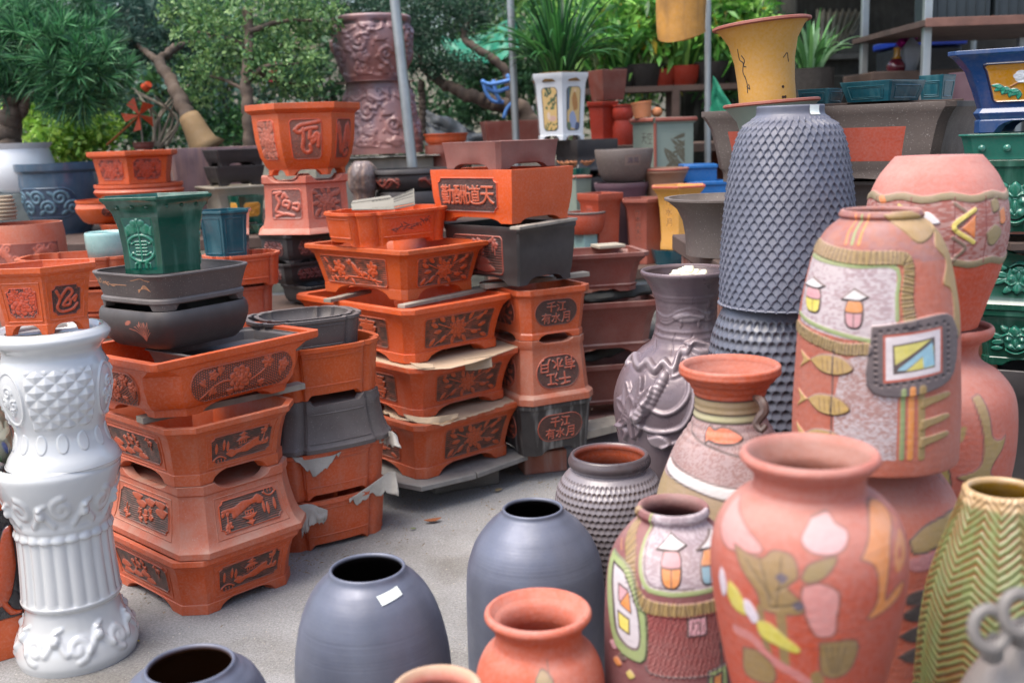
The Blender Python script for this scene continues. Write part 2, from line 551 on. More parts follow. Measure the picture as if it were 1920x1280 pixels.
def mo_spray(c, ar, seed=1):
    rs = random.Random(seed)
    mo_lines(c, ar)
    c.line(smooth_curve([(0.15 * ar, 0.1), (0.4 * ar, 0.4), (0.85 * ar, 0.85)], 14), 0.03, h=0.5)
    c.line(smooth_curve([(0.2 * ar, 0.75), (0.45 * ar, 0.5), (0.85 * ar, 0.3)], 14), 0.03, h=0.5)
    for a, b, an in ((0.15, 0.72, 2.6), (0.2, 0.5, 3.2), (0.28, 0.25, 3.9), (0.42, 0.15, 4.7), (0.6, 0.15, -0.9), (0.75, 0.3, -0.2), (0.85, 0.5, 0.2), (0.8, 0.75, 0.6), (0.66, 0.85, 1.3), (0.4, 0.82, 2.0), (0.25, 0.88, 2.4), (0.9, 0.15, -0.4), (0.12, 0.2, 3.9)):
        c.petal(a * ar, b, 0.32, 0.15, an, 0.3, 0.45)
    for k in range(8):
        c.petal(0.5 * ar + 0.26 * math.cos(k * .785 + .3), 0.5 + 0.26 * math.sin(k * .785 + .3), 0.26, 0.13, k * .785 + .3, 0.25, 0.4)
    c.flower(0.5 * ar, 0.5, 0.3, 8, 3, 0.3)
    c.disc(0.86 * ar, 0.86, 0.08, 0.8)
    c.disc(0.13 * ar, 0.88, 0.07, 0.8)
def mo_birdflower(c, ar, seed=1):
    mo_lines(c, ar)
    c.line(smooth_curve([(0.1 * ar, 0.2), (0.5 * ar, 0.3), (0.9 * ar, 0.2)], 14), 0.04, h=0.5)
    c.line(smooth_curve([(0.5 * ar, 0.6), (0.75 * ar, 0.3), (0.85 * ar, 0.02)], 14), 0.04, h=0.5)
    rs = random.Random(seed)
    for _ in range(18):
        x = rs.uniform(0.05, 0.95)
        c.petal(x * ar, rs.uniform(0.1, 0.9), 0.28, 0.11, rs.uniform(-1, 1) + (2.6 if x < 0.3 else 0), 0.25, 0.4)
    c.flower(0.27 * ar, 0.55, 0.3, 6, 2, 0.2)
    c.flower(0.78 * ar, 0.6, 0.27, 6, 2, 0.5)
    c.petal(0.52 * ar, 0.6, 0.5, 0.2, 2.2, 0.4, 0.5)
    c.disc(0.46 * ar, 0.82, 0.08, 1.0)
    c.petal(0.6 * ar, 0.4, 0.4, 0.1, -0.9, 0.4, 0.4)
def mo_lines(c, ar):
    c.h += (0.28 * (0.5 + 0.5 * np.sin(c.Y * 100 + 1.5 * np.sin(c.X * 5)))) * (0.4 + 0.8 * vnoise(c.X * 7, c.Y * 9, 4))
def mo_land(c, ar, seed=1):
    rs = random.Random(seed)
    mo_lines(c, ar)
    hill = [(0.25 * ar, 0.28), (0.3 * ar, 0.42), (0.45 * ar, 0.36), (0.6 * ar, 0.48), (0.78 * ar, 0.62), (0.8 * ar, 0.44), (0.95 * ar, 0.42), (0.93 * ar, 0.3), (0.75 * ar, 0.3), (0.6 * ar, 0.2), (0.45 * ar, 0.22), (0.35 * ar, 0.12)]
    c.fill(smooth_curve(hill + hill[:1], 40), h=0.45, dome=0.3)
    # pavilion with two roofs
    bx = 0.52 * ar
    c.fill([(bx - 0.14, 0.5), (bx + 0.14, 0.52), (bx + 0.14, 0.64), (bx - 0.14, 0.64)], h=0.7)
    for k in (-0.09, 0.0, 0.09):
        c.fill([(bx + k - 0.025, 0.53), (bx + k + 0.025, 0.53), (bx + k + 0.025, 0.61), (bx + k - 0.025, 0.61)], h=0.2)
    c.fill([(bx - 0.24, 0.62), (bx - 0.12, 0.74), (bx + 0.12, 0.76), (bx + 0.26, 0.66), (bx, 0.65)], h=0.95)
    c.fill([(bx - 0.07, 0.74), (bx + 0.07, 0.74), (bx + 0.07, 0.82), (bx - 0.07, 0.82)], h=0.6)
    c.fill([(bx - 0.15, 0.81), (bx, 0.95), (bx + 0.15, 0.83)], h=0.95)
    c.line([(0.38 * ar, 0.36), (bx, 0.45), (0.74 * ar, 0.62)], 0.02, add=-0.3)
    # trees
    for i in range(16):
        a = rs.uniform(0, 6.28)
        q = rs.uniform(0, 0.13)
        c.disc(0.86 * ar + q * math.cos(a), 0.8 + q * math.sin(a), 0.05, 0.8)
    c.line([(0.86 * ar, 0.46), (0.87 * ar, 0.72)], 0.04, h=0.7)
    for x in (0.1, 0.22, 0.28):
        c.petal(x * ar, 0.58 + 0.05 * math.sin(x * 40), 0.4, 0.12, 1.5, 0.3, 0.5)
    for x in (0.86, 0.93):
        c.petal(x * ar, 0.44, 0.16, 0.13, 1.2, 0.4, 0.4)
    # bridge
    t = np.linspace(0, 1, 12)
    c.line(np.stack([(0.03 + 0.22 * t) * ar, 0.14 + 0.12 * np.sin(t * 3.14)], 1), 0.05, h=0.75)
    for q in (0.15, 0.4, 0.65, 0.9):
        c.line([((0.03 + 0.22 * q) * ar, 0.05), ((0.03 + 0.22 * q) * ar, 0.16)], 0.025, h=0.7)
def mo_landbusy(c, ar, seed=3):
    rs = random.Random(seed)
    mo_lines(c, ar)
    for _ in range(6):
        x, y = rs.uniform(0.1, 0.9) * ar, rs.uniform(0.15, 0.75)
        c.fill(smooth_curve([(x - 0.3, y - 0.08), (x - 0.1, y + 0.1), (x + 0.2, y + 0.06), (x + 0.35, y - 0.06), (x, y - 0.12), (x - 0.3, y - 0.08)], 18), h=0.5, dome=0.25)
    for _ in range(7):
        x, y = rs.uniform(0.08, 0.92) * ar, rs.uniform(0.4, 0.85)
        for _ in range(12):
            a, q = rs.uniform(0, 6.28), rs.uniform(0, 0.1)
            c.disc(x + q * math.cos(a), y + q * math.sin(a), 0.045, 0.8)
        c.line([(x, y - 0.25), (x, y)], 0.035, h=0.6)
    x = 0.45 * ar
    c.fill([(x - 0.16, 0.62), (x, 0.78), (x + 0.18, 0.64)], h=0.95)
    c.fill([(x - 0.1, 0.48), (x + 0.1, 0.48), (x + 0.1, 0.62), (x - 0.1, 0.62)], h=0.65)
    t = np.linspace(0, 1, 12)
    c.line(np.stack([0.25 * ar + 0.4 * t, 0.12 + 0.14 * np.sin(t * 3.14)], 1), 0.06, h=0.75)
def mo_chars(rows, size=None, bg='grit'):
    def f(c, ar, seed=1):
        c.h += 0.22 * vnoise(c.X * 45, c.Y * 45, seed) if bg == 'grit' else 0
        if bg == 'lines':
            c.h += 0.1 * (0.5 + 0.5 * np.sin(c.Y * 120)) + 0.15 * (vnoise(c.X * 7, c.Y * 50, 3) > 0.55)
        nr = len(rows)
        for i, row in enumerate(rows):
            y = 1 - (i + 0.5) / nr if nr > 1 else 0.5
            y = 0.5 + (y - 0.5) * 0.8
            n = len(row)
            sz = size or min(0.72 / nr, 0.86 * ar / n)
            for j, ch in enumerate(row):
                x = ar * 0.5 + (j - (n - 1) / 2) * min(sz * 1.08, ar * 0.88 / max(n, 1))
                put_glyph(c, ch, x, y, sz, 0.95, fat=sz * 0.022)
    return f
def mo_cursive(var):
    def f(c, ar, seed=1):
        c.h += 0.25 * vnoise(c.X * 38, c.Y * 38, var)
        if var == 0:      # cursive sign on the hexagonal planter
            S = [[(0.2, 0.72), (0.35, 0.82), (0.62, 0.86), (0.88, 0.9)], [(0.2, 0.72), (0.3, 0.66), (0.55, 0.74), (0.8, 0.76)],
                 [(0.42, 0.74), (0.42, 0.5), (0.38, 0.3), (0.48, 0.2), (0.62, 0.24), (0.6, 0.36)],
                 [(0.62, 0.68), (0.6, 0.52), (0.7, 0.56), (0.66, 0.42), (0.78, 0.5), (0.76, 0.62), (0.86, 0.6), (0.84, 0.34)]]
            wd = 0.085
        elif var == 1:
            S = [[(0.3, 0.62), (0.15, 0.68), (0.12, 0.5), (0.28, 0.5)], [(0.3, 0.85), (0.55, 0.8), (0.82, 0.88)], [(0.62, 0.8), (0.82, 0.7), (0.72, 0.45), (0.8, 0.25), (0.66, 0.14), (0.88, 0.16)],
                 [(0.45, 0.62), (0.4, 0.46), (0.55, 0.4), (0.6, 0.52), (0.48, 0.56)], [(0.48, 0.3), (0.56, 0.18), (0.62, 0.3)]]
            wd = 0.1
        else:
            S = [[(0.2, 0.8), (0.3, 0.55), (0.2, 0.3), (0.35, 0.15), (0.7, 0.2), (0.85, 0.35)], [(0.3, 0.55), (0.55, 0.85), (0.7, 0.72), (0.5, 0.5)], [(0.5, 0.5), (0.4, 0.35), (0.6, 0.35), (0.62, 0.5), (0.5, 0.5)], [(0.7, 0.5), (0.82, 0.6), (0.78, 0.45)]]
            wd = 0.09
        for st in S:
            p = smooth_curve([(x * ar, y) for x, y in st], 20)
            c.line(p, wd, h=1.1)
    return f
def mo_dragon(c, ar, seed=5):
    rs = random.Random(seed)
    c.h += 0.1 * vnoise(c.X * 30, c.Y * 30, seed)
    for _ in range(int(7 * ar)):
        c.line(spiral(rs.uniform(0.1, ar - 0.1), rs.uniform(0.15, 0.85), rs.uniform(0.07, 0.13), 1.4, rs.uniform(0, 6), sgn=rs.choice((-1, 1))), 0.045, h=0.55)
    t = np.linspace(0, 1, 30)
    p = np.stack([(0.08 + 0.84 * t) * ar, 0.5 + 0.28 * np.sin(t * 9 + seed)], 1)
    c.line(p, 0.15, h=1.0)
    for a in p[::2]:
        c.line([a, a + np.array([0.03, 0.1])], 0.03, h=1.0)
    for q in (0.25, 0.5, 0.75):
        a = p[int(q * 29)]
        c.line(smooth_curve([a, a + np.array([0.08, -0.15]), a + np.array([0.2, -0.18])], 8), 0.05, h=0.9)
def mo_scroll(c, ar, seed=2):
    rs = random.Random(seed)
    c.h += 0.08 * vnoise(c.X * 30, c.Y * 30, seed)
    n = max(3, int(3.2 * ar))
    for i in range(n):
        x = (i + 0.5) / n * ar
        c.line(spiral(x, 0.5 + 0.15 * (-1) ** i, 0.24, 1.5, 3.1 * (i % 2), sgn=(-1) ** i), 0.07, h=0.8)
        c.petal(x + 0.1, 0.5 - 0.28 * (-1) ** i, 0.28, 0.12, 0.6 * (-1) ** i, 0.3, 0.4)
def mo_lion(c, ar, seed=0):
    m = ar / 2
    for sx in (-1, 1):
        c.petal(m + sx * 0.42, 0.6, 0.5, 0.2, sx * 0.4, 0.35, 0.4)
        c.petal(m + sx * 0.42, 0.45, 0.36, 0.2, -sx * 0.2, 0.4, 0.4)
        c.petal(m + sx * 0.46, 0.27, 0.34, 0.17, -sx * 0.1, 0.4, 0.4, False)
        c.petal(m + sx * 0.22, 0.82, 0.3, 0.2, sx * 0.8, 0.5, 0.4, False)
    c.fill(smooth_curve([(m - 0.3, 0.5), (m - 0.2, 0.78), (m, 0.92), (m + 0.2, 0.78), (m + 0.3, 0.5), (m + 0.22, 0.2), (m, 0.08), (m - 0.22, 0.2), (m - 0.3, 0.5)], 30), h=0.45, dome=0.4)
    c.petal(m, 0.78, 0.32, 0.24, 1.57, 0.8, 0.4, False)
    for sx in (-1, 1):
        c.disc(m + sx * 0.17, 0.56, 0.12, 1.25)
        c.disc(m + sx * 0.17, 0.56, 0.07, 1.55)
        c.line(smooth_curve([(m + sx * 0.05, 0.66), (m + sx * 0.16, 0.71), (m + sx * 0.3, 0.64)], 8), 0.05, h=1.3)
        c.disc(m + sx * 0.12, 0.34, 0.1, 1.3)
    c.disc(m, 0.36, 0.1, 1.6)
    c.petal(m, 0.45, 0.26, 0.12, 1.57, 0.9, 0.5, False)
    t = np.linspace(-1, 1, 14)
    c.line(np.stack([m + 0.24 * t, 0.15 + 0.1 * t * t], 1), 0.05, h=1.2)
    c.line(np.stack([m + 0.2 * t, 0.2 + 0.08 * t * t], 1), 0.025, add=-0.8)
def mo_bamboo(c, ar, seed=4):
    rs = random.Random(seed)
    c.line(smooth_curve([(0.05 * ar, 0.35), (0.4 * ar, 0.5), (0.95 * ar, 0.85)], 12), 0.02, h=0.6)
    for i in range(26):
        t = i / 26
        x, y = (0.08 + 0.85 * t) * ar, 0.35 + 0.5 * t + rs.uniform(-0.05, 0.05)
        c.petal(x + rs.uniform(-.05, .1), y + rs.uniform(-0.25, 0.1), 0.3, 0.06, rs.choice((-0.9, -0.5, 0.4, 3.6, 2.4)) + rs.uniform(-.2, .2), 0.5, 0.3, False)
def mo_plain(c, ar, seed=0):
    pass
# ------------------------------------------------------------------ planters with a polygonal or lobed plan
def plan(kind, ar=1.0, ch=0.2, M_=14):
    """closed outline, |x|<=1, |y|<=ar, anticlockwise from the front left; plus how far the foot is cut away at each point"""
    if kind in ('rect', 'hex', 'oct'):
        if kind == 'rect':
            C = [(-(1 - ch), -ar), (1 - ch, -ar), (1, -ar + ch), (1, ar - ch), (1 - ch, ar), (-(1 - ch), ar), (-1, ar - ch), (-1, -ar + ch)]
            if ch <= 0.0:
                C = [(-1, -ar), (1, -ar), (1, ar), (-1, ar)]
        else:
            n = 6 if kind == 'hex' else 8
            C = [(math.cos(R(-90 + 360 / n * i)), ar * math.sin(R(-90 + 360 / n * i))) for i in range(n)]
        P = []
        cw = []
        E = len(C)
        for j in range(E):
            a, b = np.array(C[j]), np.array(C[(j + 1) % E])
            L = np.linalg.norm(b - a)
            t = np.arange(M_) / M_
            # vertices crowd where the foot is cut
            t = np.interp(t, [0, 0.14, 0.42, 0.5, 0.58, 0.86, 1], [0, 0.14, 0.32, 0.5, 0.68, 0.86, 1])
            P.append(a + (b - a) * t[:, None])
            big = L > 0.5
            cw.append((0.75 * sstep(0.15, 0.21, t) * sstep(0.85, 0.79, t) + 0.25 * sstep(0.22, 0.32, t) * sstep(0.78, 0.68, t)) * big)
        return np.vstack(P), np.concatenate(cw), E
    N = 144
    th = -math.pi / 2 + np.arange(N) / N * 2 * math.pi
    if kind == 'round':
        P = np.stack([np.cos(th), ar * np.sin(th)], 1)
    else:
        nn = 2.8 if kind == 'lobe' else 5.0
        x = np.sign(np.cos(th)) * np.abs(np.cos(th)) ** (2 / nn)
        y = np.sign(np.sin(th)) * np.abs(np.sin(th)) ** (2 / nn)
        r = np.ones(N)
        ca = math.atan2(1, 1)
        for q in range(4):
            for da in ((-0.27, 0.27) if kind == 'lobe' else (-0.16, 0.16)):
                a0 = -math.pi / 2 + ca + q * math.pi / 2 + da
                dd = (th - a0 + math.pi) % (2 * math.pi) - math.pi
                r -= ch * np.exp(-(dd / 0.06) ** 2)
        P = np.stack([x * r, ar * y * r], 1)
    cw = sstep(-0.1, 0.35, np.cos((th + math.pi / 2) * 4) * 1.0)
    return P, cw, 4
FLARE = [(0.85, 0.0), (0.85, 0.12), (0.835, 0.15), (0.845, 0.3), (0.87, 0.5), (0.905, 0.7), (0.94, 0.82), (0.985, 0.895), (1.0, 0.91), (1.0, 1.0)]
LIP = [(0.86, 0.0), (0.86, 0.1), (0.84, 0.14), (0.86, 0.3), (0.89, 0.6), (0.92, 0.84), (0.985, 0.88), (1.0, 0.9), (1.0, 1.0)]
STRAIGHT = [(0.90, 0.0), (0.90, 0.12), (0.91, 0.2), (0.93, 0.5), (0.955, 0.8), (0.97, 0.9), (1.0, 0.92), (1.0, 1.0)]
PLAINBOX = [(0.82, 0.0), (0.84, 0.12), (0.88, 0.3), (0.94, 0.6), (0.985, 0.9), (1.0, 0.96), (1.0, 1.0)]
TROUGH = [(0.80, 0.0), (0.80, 0.1), (0.83, 0.17), (0.79, 0.2), (0.83, 0.5), (0.88, 0.72), (0.95, 0.86), (1.0, 0.9), (1.0, 1.0)]
BOWED = [(0.80, 0.0), (0.80, 0.08), (0.83, 0.14), (0.89, 0.28), (0.925, 0.5), (0.935, 0.72), (0.955, 0.84), (0.995, 0.88), (1.0, 0.9), (1.0, 1.0)]
BELLY = [(0.80, 0.0), (0.83, 0.05), (0.90, 0.18), (0.95, 0.38), (0.99, 0.6), (1.0, 0.78), (0.985, 0.92), (0.96, 1.0)]
BANDED = [(0.90, 0.0), (0.91, 0.12), (0.925, 0.2), (0.92, 0.28), (0.89, 0.33), (0.92, 0.55), (0.96, 0.8), (0.985, 0.92), (1.0, 0.96), (0.995, 1.0)]
VFLARE = [(0.68, 0.0), (0.68, 0.1), (0.69, 0.35), (0.73, 0.6), (0.81, 0.8), (0.93, 0.92), (0.985, 0.955), (1.0, 0.965), (1.0, 1.0)]
TALL = [(0.76, 0.0), (0.76, 0.09), (0.74, 0.12), (0.77, 0.3), (0.82, 0.6), (0.88, 0.86), (0.97, 0.9), (1.0, 0.92), (1.0, 1.0)]
WALLB = [(0.86, 0.0), (0.86, 0.12), (0.84, 0.16), (0.85, 0.25), (0.85, 0.7), (0.9, 0.85), (0.98, 0.9), (1.0, 0.92), (1.0, 1.0)]
class Pot:
    pass
def half_extents(P, rz, az):
    a = rz
    x = P[:, 0] * math.cos(a) - P[:, 1] * math.sin(a)
    y = P[:, 0] * math.sin(a) + P[:, 1] * math.cos(a)
    u = x * math.cos(az) - y * math.sin(az)     # across the line of sight
    v = x * math.sin(az) + y * math.cos(az)     # along it
    return (u.max() - u.min()) / 2, -v.min()
GLOBAL_Z = {}
def planter(name, label, cat, kind, cx, wpx, yt, yb, Y=None, rel=0, ar=1.0, ch=0.2, prof=FLARE, m=None, z0=None, group=None,
            flip=False, foot=0.09, wall=0.03, inner=None, bevel=0.004, tilt=0.0, footed=True, ztop=None, chrim=None):
    """wpx: width of the rim as seen; yt, yb: image heights of the nearest point of its upper and lower edge"""
    P, cw, E = plan(kind, ar, ch)
    az = math.atan2(cx - 960, FPX * math.cos(R(PITCH)) + 260)
    rz = R(rel) - az
    he, hv = half_extents(P, rz, az)
    sb = prof[0][0] if not flip else 1.0
    st = 1.0 if not flip else prof[0][0]
    if Y is None:
        g = ground(cx, yb, z0 or 0.0)
        Y = g.y
        for _ in range(4):
            A = wpx / 2 * depth(Vector((0, Y, (z0 or 0) + 0.1))) / FPX / he
            Y = g.y + A * hv * sb
    for _ in range(3):
        C = W(cx, (yt + yb) / 2, Y)
        A = wpx / 2 * depth(C) / FPX / he
    zt = W(cx, yt, Y - A * hv * st * 0.95).z if ztop is None else ztop
    if z0 is None:
        z0 = W(cx, yb, Y - A * hv * sb * 0.95).z
    h = zt - z0
    x = C.x
    p = Pot()
    p.A, p.h, p.P, p.E, p.x, p.Y, p.z0, p.zt, p.hv, p.prof, p.kind, p.flip = A, h, P, E, x, Y, z0, zt, hv * A, prof, kind, flip
    p.rz = rz
    p.root = tagp(empty(name, (x, Y, zt if flip else z0), rz if not flip else rz, flip), label, cat, group)
    if flip:
        p.root.rotation_euler = (math.pi, 0, rz)
        # turning over about X mirrors the plan in y: keep the same face to the front
    if tilt:
        p.root.rotation_euler.rotate_axis('Y', R(tilt))
    hc = foot * h if footed else 0.0
    rings = []
    N = len(P)
    P2 = plan(kind, ar, chrim)[0] if chrim is not None else P
    def ring(s, z):
        q = np.zeros((N, 3))
        bl = 0.0 if chrim is None else float(np.clip((z / h - 0.8) / 0.08, 0, 1))
        q[:, :2] = (P * (1 - bl) + P2 * bl) * (s * A)
        q[:, 2] = z
        return q
    wl = wall
    s0 = prof[0][0]
    cz = hc * cw
    rings.append(ring(0.02, max(hc, 0.002)))
    rings.append(ring(s0 - 0.12, max(hc, 0.002)))
    r = ring(s0 - 0.12, 0)
    r[:, 2] = cz
    rings.append(r)
    r = ring(s0, 0)
    r[:, 2] = cz
    rings.append(r)
    zz = np.array([q[1] for q in prof])
    ss = np.array([q[0] for q in prof])
    for s_, z_ in prof[1:]:
        rings.append(ring(s_, max(z_ * h, hc * 1.08)))
    iw = wl + 0.02
    rings.append(ring(1.0 - (inner or 0.07) if prof[-1][0] >= 0.99 else prof[-1][0] - 0.04, h))
    for z_ in (0.93, 0.8, 0.6, 0.4, 0.2):
        s_ = min(np.interp(z_, zz, ss) - iw, 1.0 - (inner or 0.07))
        rings.append(ring(s_, z_ * h))
    rings.append(ring(np.interp(0.2, zz, ss) - iw - 0.04, 0.15 * h + 0.002))
    rings.append(ring(0.02, 0.15 * h + 0.002))
    V = np.vstack(rings)
    F = grid_faces(len(rings), N)
    p.body = mesh_obj('body', V, F, m or M['orange'], p.root, True, 33, None, bevel if kind in ('rect', 'hex', 'oct') else 0)
    return p
def surf(p, s, zf):
    """point of the outside wall: s along the plan (edge number + fraction, or 0..4 for lobed plans), zf 0..1 of the height"""
    P = p.P
    N = len(P)
    if p.kind in ('rect', 'hex', 'oct'):
        per = N // p.E
        j = np.floor(s).astype(int) % p.E
        t = s - np.floor(s)
        a = P[(j * per) % N]
        b = P[((j + 1) * per) % N]
        q = a + (b - a) * t[..., None]
    else:
        f = (s / 4.0 * N) % N
        i = np.floor(f).astype(int)
        t = (f - i)[..., None]
        q = P[i % N] * (1 - t) + P[(i + 1) % N] * t
    zz = [k[1] for k in p.prof]
    ss = [k[0] for k in p.prof]
    sc = np.interp(zf, zz, ss) * p.A
    return np.stack([q[..., 0] * sc, q[..., 1] * sc, zf * p.h], -1)
def shape_mask(kind, X, Y, ar):
    x = X - ar / 2
    y = Y - 0.5
    if kind == 'oval':
        rr = 0.46
        dx = np.maximum(np.abs(x) - (ar / 2 - rr - 0.02), 0)
        return np.sqrt(dx ** 2 + y ** 2) - rr
    if kind == 'notch':
        d = np.maximum(np.abs(x) - (ar / 2 - 0.04), np.abs(y) - 0.46)
        for sx in (-1, 1):
            for sy in (-1, 1):
                d = np.maximum(d, 0.12 - np.sqrt((x - sx * (ar / 2 - 0.04)) ** 2 + (y - sy * 0.46) ** 2))
        return d
    rr = 0.1 if kind == 'round' else 0.02
    dx = np.abs(x) - (ar / 2 - 0.04 - rr)
    dy = np.abs(y) - (0.46 - rr)
    return np.sqrt(np.maximum(dx, 0) ** 2 + np.maximum(dy, 0) ** 2) + np.minimum(np.maximum(dx, dy), 0) - rr
def panel(p, s0, s1, z0, z1, motif, shape='round', fg=ORANGE, bg='#3a211b', body=None, dep=0.006, seed=1, n=84, contrast=1.0, trim=True, name='relief_panel', m=None, frame=0.6):
    zc = (z0 + z1) / 2
    a = surf(p, np.array([s0]), np.array([zc]))[0]
    b = surf(p, np.array([s1]), np.array([zc]))[0]
    c = surf(p, np.array([(s0 + s1) / 2]), np.array([z0]))[0]
    d = surf(p, np.array([(s0 + s1) / 2]), np.array([z1]))[0]
    if p.kind in ('rect', 'hex', 'oct'):
        wdt = np.linalg.norm(b - a)
    else:
        q = surf(p, np.linspace(s0, s1, 20), np.full(20, zc))
        wdt = np.linalg.norm(np.diff(q, axis=0), axis=1).sum()
    hgt = np.linalg.norm(d - c)
    ar = wdt / hgt
    nu, nv = (int(n * min(ar, 2.4)), n) if ar > 1 else (n, int(n / ar))
    nu, nv = max(nu, 12), max(nv, 12)
    u, v = np.meshgrid(np.linspace(0, 1, nu), np.linspace(0, 1, nv))
    X, Y = u * ar, v
    if p.flip:
        pass
    cv = Cv(X, Y)
    motif(cv, ar, seed)
    h = cv.h
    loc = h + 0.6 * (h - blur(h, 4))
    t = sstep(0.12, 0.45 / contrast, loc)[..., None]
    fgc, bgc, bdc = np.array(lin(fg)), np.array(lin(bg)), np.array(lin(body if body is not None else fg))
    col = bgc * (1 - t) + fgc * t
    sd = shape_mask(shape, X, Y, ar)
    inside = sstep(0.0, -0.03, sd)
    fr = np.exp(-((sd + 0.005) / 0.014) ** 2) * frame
    hh = (0.05 + h * 0.8) * inside + fr
    tt = sstep(-0.02, 0.0, sd)[..., None]
    col = col * (1 - tt) + bdc * tt
    hh = np.where(sd > 0.022, -0.7, hh)
    S = s0 + (s1 - s0) * u
    Z = z0 + (z1 - z0) * v
    Pt = surf(p, S, Z)
    e = 1e-3
    du = surf(p, S + e, Z) - surf(p, S - e, Z)
    dv = surf(p, S, Z + e) - surf(p, S, Z - e)
    nn = np.cross(du, dv)
    nn /= np.maximum(np.linalg.norm(nn, axis=-1, keepdims=True), 1e-9)
    hh = blur(hh, 1)
    Pt = Pt + nn * (hh * dep)[..., None]
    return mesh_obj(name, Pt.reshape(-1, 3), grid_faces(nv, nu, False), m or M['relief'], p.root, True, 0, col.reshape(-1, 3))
def frame_line(p, s0, s1, z0, z1, wd=0.004, m=None, par=None):
    """a raised moulding round a panel"""
    mb = MB()
    k = 10
    path = [(s0, z0 + (z1 - z0) * i / k) for i in range(k)] + [(s0 + (s1 - s0) * i / k, z1) for i in range(k)] + [(s1, z1 - (z1 - z0) * i / k) for i in range(k)] + [(s1 - (s1 - s0) * i / k, z0) for i in range(k + 1)]
    pts = surf(p, np.array([q[0] for q in path]), np.array([q[1] for q in path]))
    mb.tube([Vector(q) for q in pts], wd, 6)
    return mb.make('moulding', m, par or p.root)

